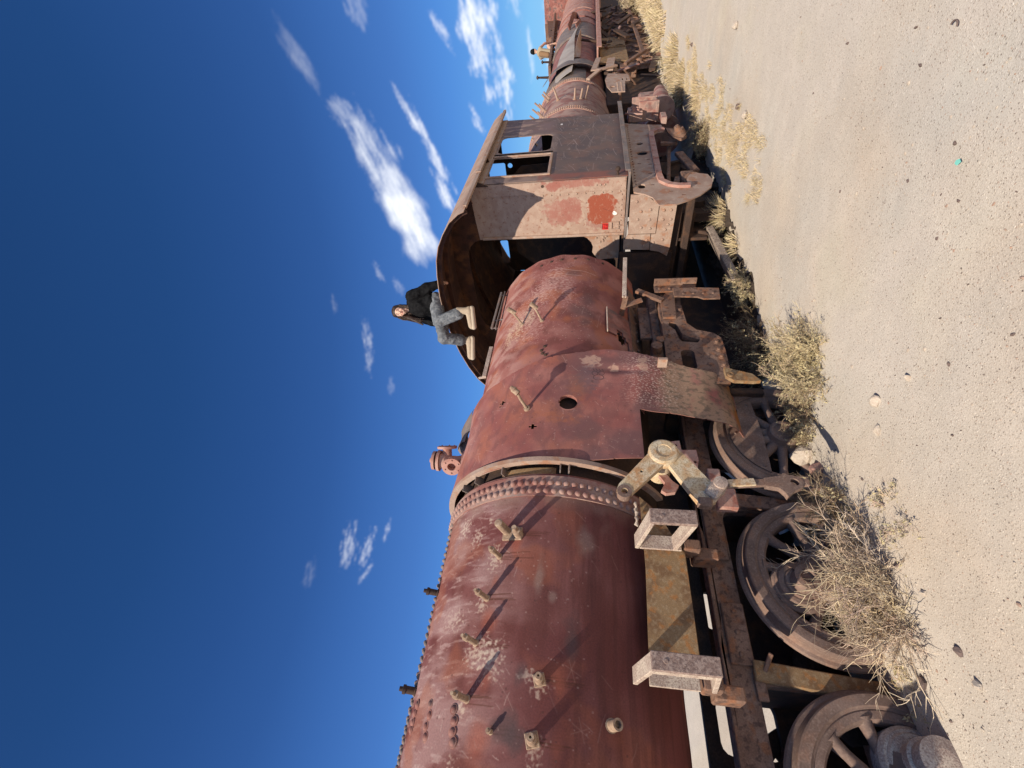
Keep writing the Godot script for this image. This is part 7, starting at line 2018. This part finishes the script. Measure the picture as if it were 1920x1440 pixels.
func make_litter() -> void:
	var rg := RandomNumberGenerator.new(); rg.seed = 5
	var dark := grime(50, 128, Color(0.13, 0.095, 0.085), [[Color(0.2, 0.14, 0.12), 0.04, 3, 0.55, 0.3, 0.7]], 0.2, 0.2, 0.2, 0.9)
	stone("pale stone with a shadowed dent, nearest the yellow-green shrub's front", 2.40, -2.63, Vector3(0.045, 0.036, 0.048), 1, M.rock)
	stone("flat tan stone beside the pale stone with a dent", 2.24, -2.76, Vector3(0.06, 0.025, 0.045), 2, M.rock, 0.6)
	stone("small pale stone out on the open sand past the dented stone", 2.30, -2.30, Vector3(0.03, 0.028, 0.025), 3, M.rock)
	stone("big pale stone leaning by the third wheel's rim", 2.74, -3.72, Vector3(0.14, 0.13, 0.12), 4, M.rock)
	stone("reddish stone in front of the big pale stone by the third wheel", 2.50, -3.62, Vector3(0.10, 0.07, 0.09), 5, M.pink, 1.0)
	stone("sunlit tan stone under the pointed red link", 3.62, -3.72, Vector3(0.13, 0.16, 0.10), 6, M.rock)
	stone("pale stone between the shaded shrub and open sand", 4.05, -3.30, Vector3(0.05, 0.05, 0.05), 7, M.rock)
	stone("dark crumpled scrap stone nearest the crank pin's shadow", 0.94, -3.02, Vector3(0.04, 0.03, 0.028), 8, dark)
	stone("small pale stone with sharp shadow near the camera's left", 0.78, -3.0, Vector3(0.032, 0.03, 0.026), 9, M.rock)
	stone("dark stone lying in the hard shadow edge", 0.88, -3.42, Vector3(0.05, 0.04, 0.045), 10, dark)
	stone("small pale stone before the big bleached shrub", 1.26, -3.06, Vector3(0.03, 0.022, 0.026), 11, M.rock)
	stone("small grey stone near the olive sprig", 1.47, -3.16, Vector3(0.025, 0.024, 0.024), 12, dark)
	stone("lone pale stone far out beside the straw mat", 8.25, -1.40, Vector3(0.08, 0.06, 0.06), 13, M.rock)
	stone("dark pebble far out on the open sand", 4.70, -1.0, Vector3(0.024, 0.014, 0.016), 14, dark)
	stone("brown pebble nearest the turquoise shard", 2.97, -1.15, Vector3(0.022, 0.014, 0.015), 15, dark)
	stone("long dark pebble at the picture's top right", 3.60, -0.92, Vector3(0.026, 0.011, 0.012), 16, dark)
	stone("flat brown pebble below the turquoise shard", 2.72, -1.36, Vector3(0.02, 0.011, 0.014), 17, dark)
	stone("dark round pebble farthest from the wrecks on the right", 2.72, -1.58, Vector3(0.016, 0.011, 0.014), 18, dark)
	stone("pale stone at the edge of the straw mat", 7.0, -2.15, Vector3(0.09, 0.06, 0.07), 19, M.rock)
	stone("dark stone buried in the straw mat's edge", 7.4, -2.18, Vector3(0.06, 0.05, 0.05), 20, dark)
	stone("dark pebble on the sand beyond the straw mat", 11.5, -2.2, Vector3(0.06, 0.04, 0.05), 21, dark)
	# turquoise shard
	var sh := MB.new()
	sh.plate(P2([-0.017, -0.009, 0.003, -0.016, 0.019, -0.003, 0.014, 0.013, -0.008, 0.014]), [], 0.004, Transform3D(Basis(Vector3(1, 0, 0), Vector3(0, 0.15, -1).normalized(), Vector3(0, 1, 0.15).normalized()), Vector3.ZERO), 0.02)
	tag(obj("shard", sh, flat(Color(0.20, 0.55, 0.47), 0.5), self, Vector3(2.84, GY + 0.03, -1.2)), "small turquoise shard lying on the open sand", "shard")
	# horseshoe-shaped scrap
	var hs := MB.new()
	var pts := []; var rad := []
	for i in 9:
		var a := PI * (0.05 + 0.9 * i / 8.0)
		pts.append(Vector3(cos(a) * 0.03, 0.004, sin(a) * 0.028)); rad.append(0.005)
	hs.tube(pts, rad, 6)
	tag(obj("metal_hook", hs, dark, self, Vector3(3.42, GY + 0.025, -0.70)), "small curved iron scrap near the picture's top edge", "scrap")
	# beam lying on the sand
	var t := thing("fallen_beam", "weathered dark beam fallen aslant on the sand before the cab", "beam", Vector3(6.15, GY + 0.05, -3.74))
	var b := MB.new()
	b.bar(Vector3(-0.62, 0.0, -0.02), Vector3(0.72, 0.13, 0.04), 0.10, 0.16, Vector3(0, 0.25, 1), 0.01)
	obj("timber", b, M.wood, t)
	var st := MB.new()
	st.bar(Vector3(0.55, -0.05, 0.02), Vector3(0.72, 0.34, 0.04), 0.05, 0.05, Vector3(0, 0, 1), 0.006)
	obj("stake", st, M.dark, t)
	# coal and clinker in the shade of the cab
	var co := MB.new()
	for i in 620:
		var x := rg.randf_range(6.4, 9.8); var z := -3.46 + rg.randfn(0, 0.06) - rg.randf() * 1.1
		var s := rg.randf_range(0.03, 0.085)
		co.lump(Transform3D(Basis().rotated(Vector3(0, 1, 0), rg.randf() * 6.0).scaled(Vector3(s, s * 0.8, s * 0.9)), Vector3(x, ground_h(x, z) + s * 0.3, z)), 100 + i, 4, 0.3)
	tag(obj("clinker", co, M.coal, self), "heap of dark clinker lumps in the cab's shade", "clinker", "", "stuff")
	var ab := MB.new()  # dark sheet put in as painted shade beneath the engines
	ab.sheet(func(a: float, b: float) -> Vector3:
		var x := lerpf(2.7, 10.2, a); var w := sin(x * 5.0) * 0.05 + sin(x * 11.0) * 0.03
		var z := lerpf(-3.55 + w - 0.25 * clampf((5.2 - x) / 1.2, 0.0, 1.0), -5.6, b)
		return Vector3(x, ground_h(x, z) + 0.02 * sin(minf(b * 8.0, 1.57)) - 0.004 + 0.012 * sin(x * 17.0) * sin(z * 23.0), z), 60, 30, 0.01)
	tag(obj("shade_sheet", ab, M.coal, self), "dark ash sheet on the ground under the engines", "painted_shade", "", "structure")
	# pebbles and grit, far too many to count
	for kind in 3:
		var pm := MB.new(); pm.lump(Transform3D(Basis().scaled(Vector3(1, 0.7, 1))), 40 + kind, 4, 0.3)
		var mm := MultiMesh.new(); mm.transform_format = MultiMesh.TRANSFORM_3D
		mm.mesh = pm.mesh()
		var n: int = [5200, 1100, 1800][kind]
		mm.instance_count = n
		for i in n:
			var rr := 1.2 + 7.5 * pow(rg.randf(), 1.5); var an := rg.randf_range(-0.75, 1.95)
			var x := sin(an) * rr + 0.6; var z := -cos(an) * rr
			if z < -4.2 and x < 5: z = -4.2 + rg.randf() * 1.2
			var s := rg.randf_range(0.003, 0.0085) * (0.85 + 1.8 * pow(rg.randf(), 9.0))
			mm.set_instance_transform(i, Transform3D(Basis().rotated(Vector3(0, 1, 0), rg.randf() * 6.3).scaled(Vector3(s, s * rg.randf_range(0.5, 1.0), s * rg.randf_range(0.6, 1.2))), Vector3(x, ground_h(x, z) + s * 0.1, z)))
		var o := MultiMeshInstance3D.new(); o.name = numbered("gravel"); o.multimesh = mm
		o.material_override = [M.rock, dark, M.tan][kind]
		add_child(o, true)
		tag(o, ["pale grit scattered over the sand", "dark grit scattered over the sand", "reddish grit scattered over the sand"][kind], "gravel", "", "stuff")
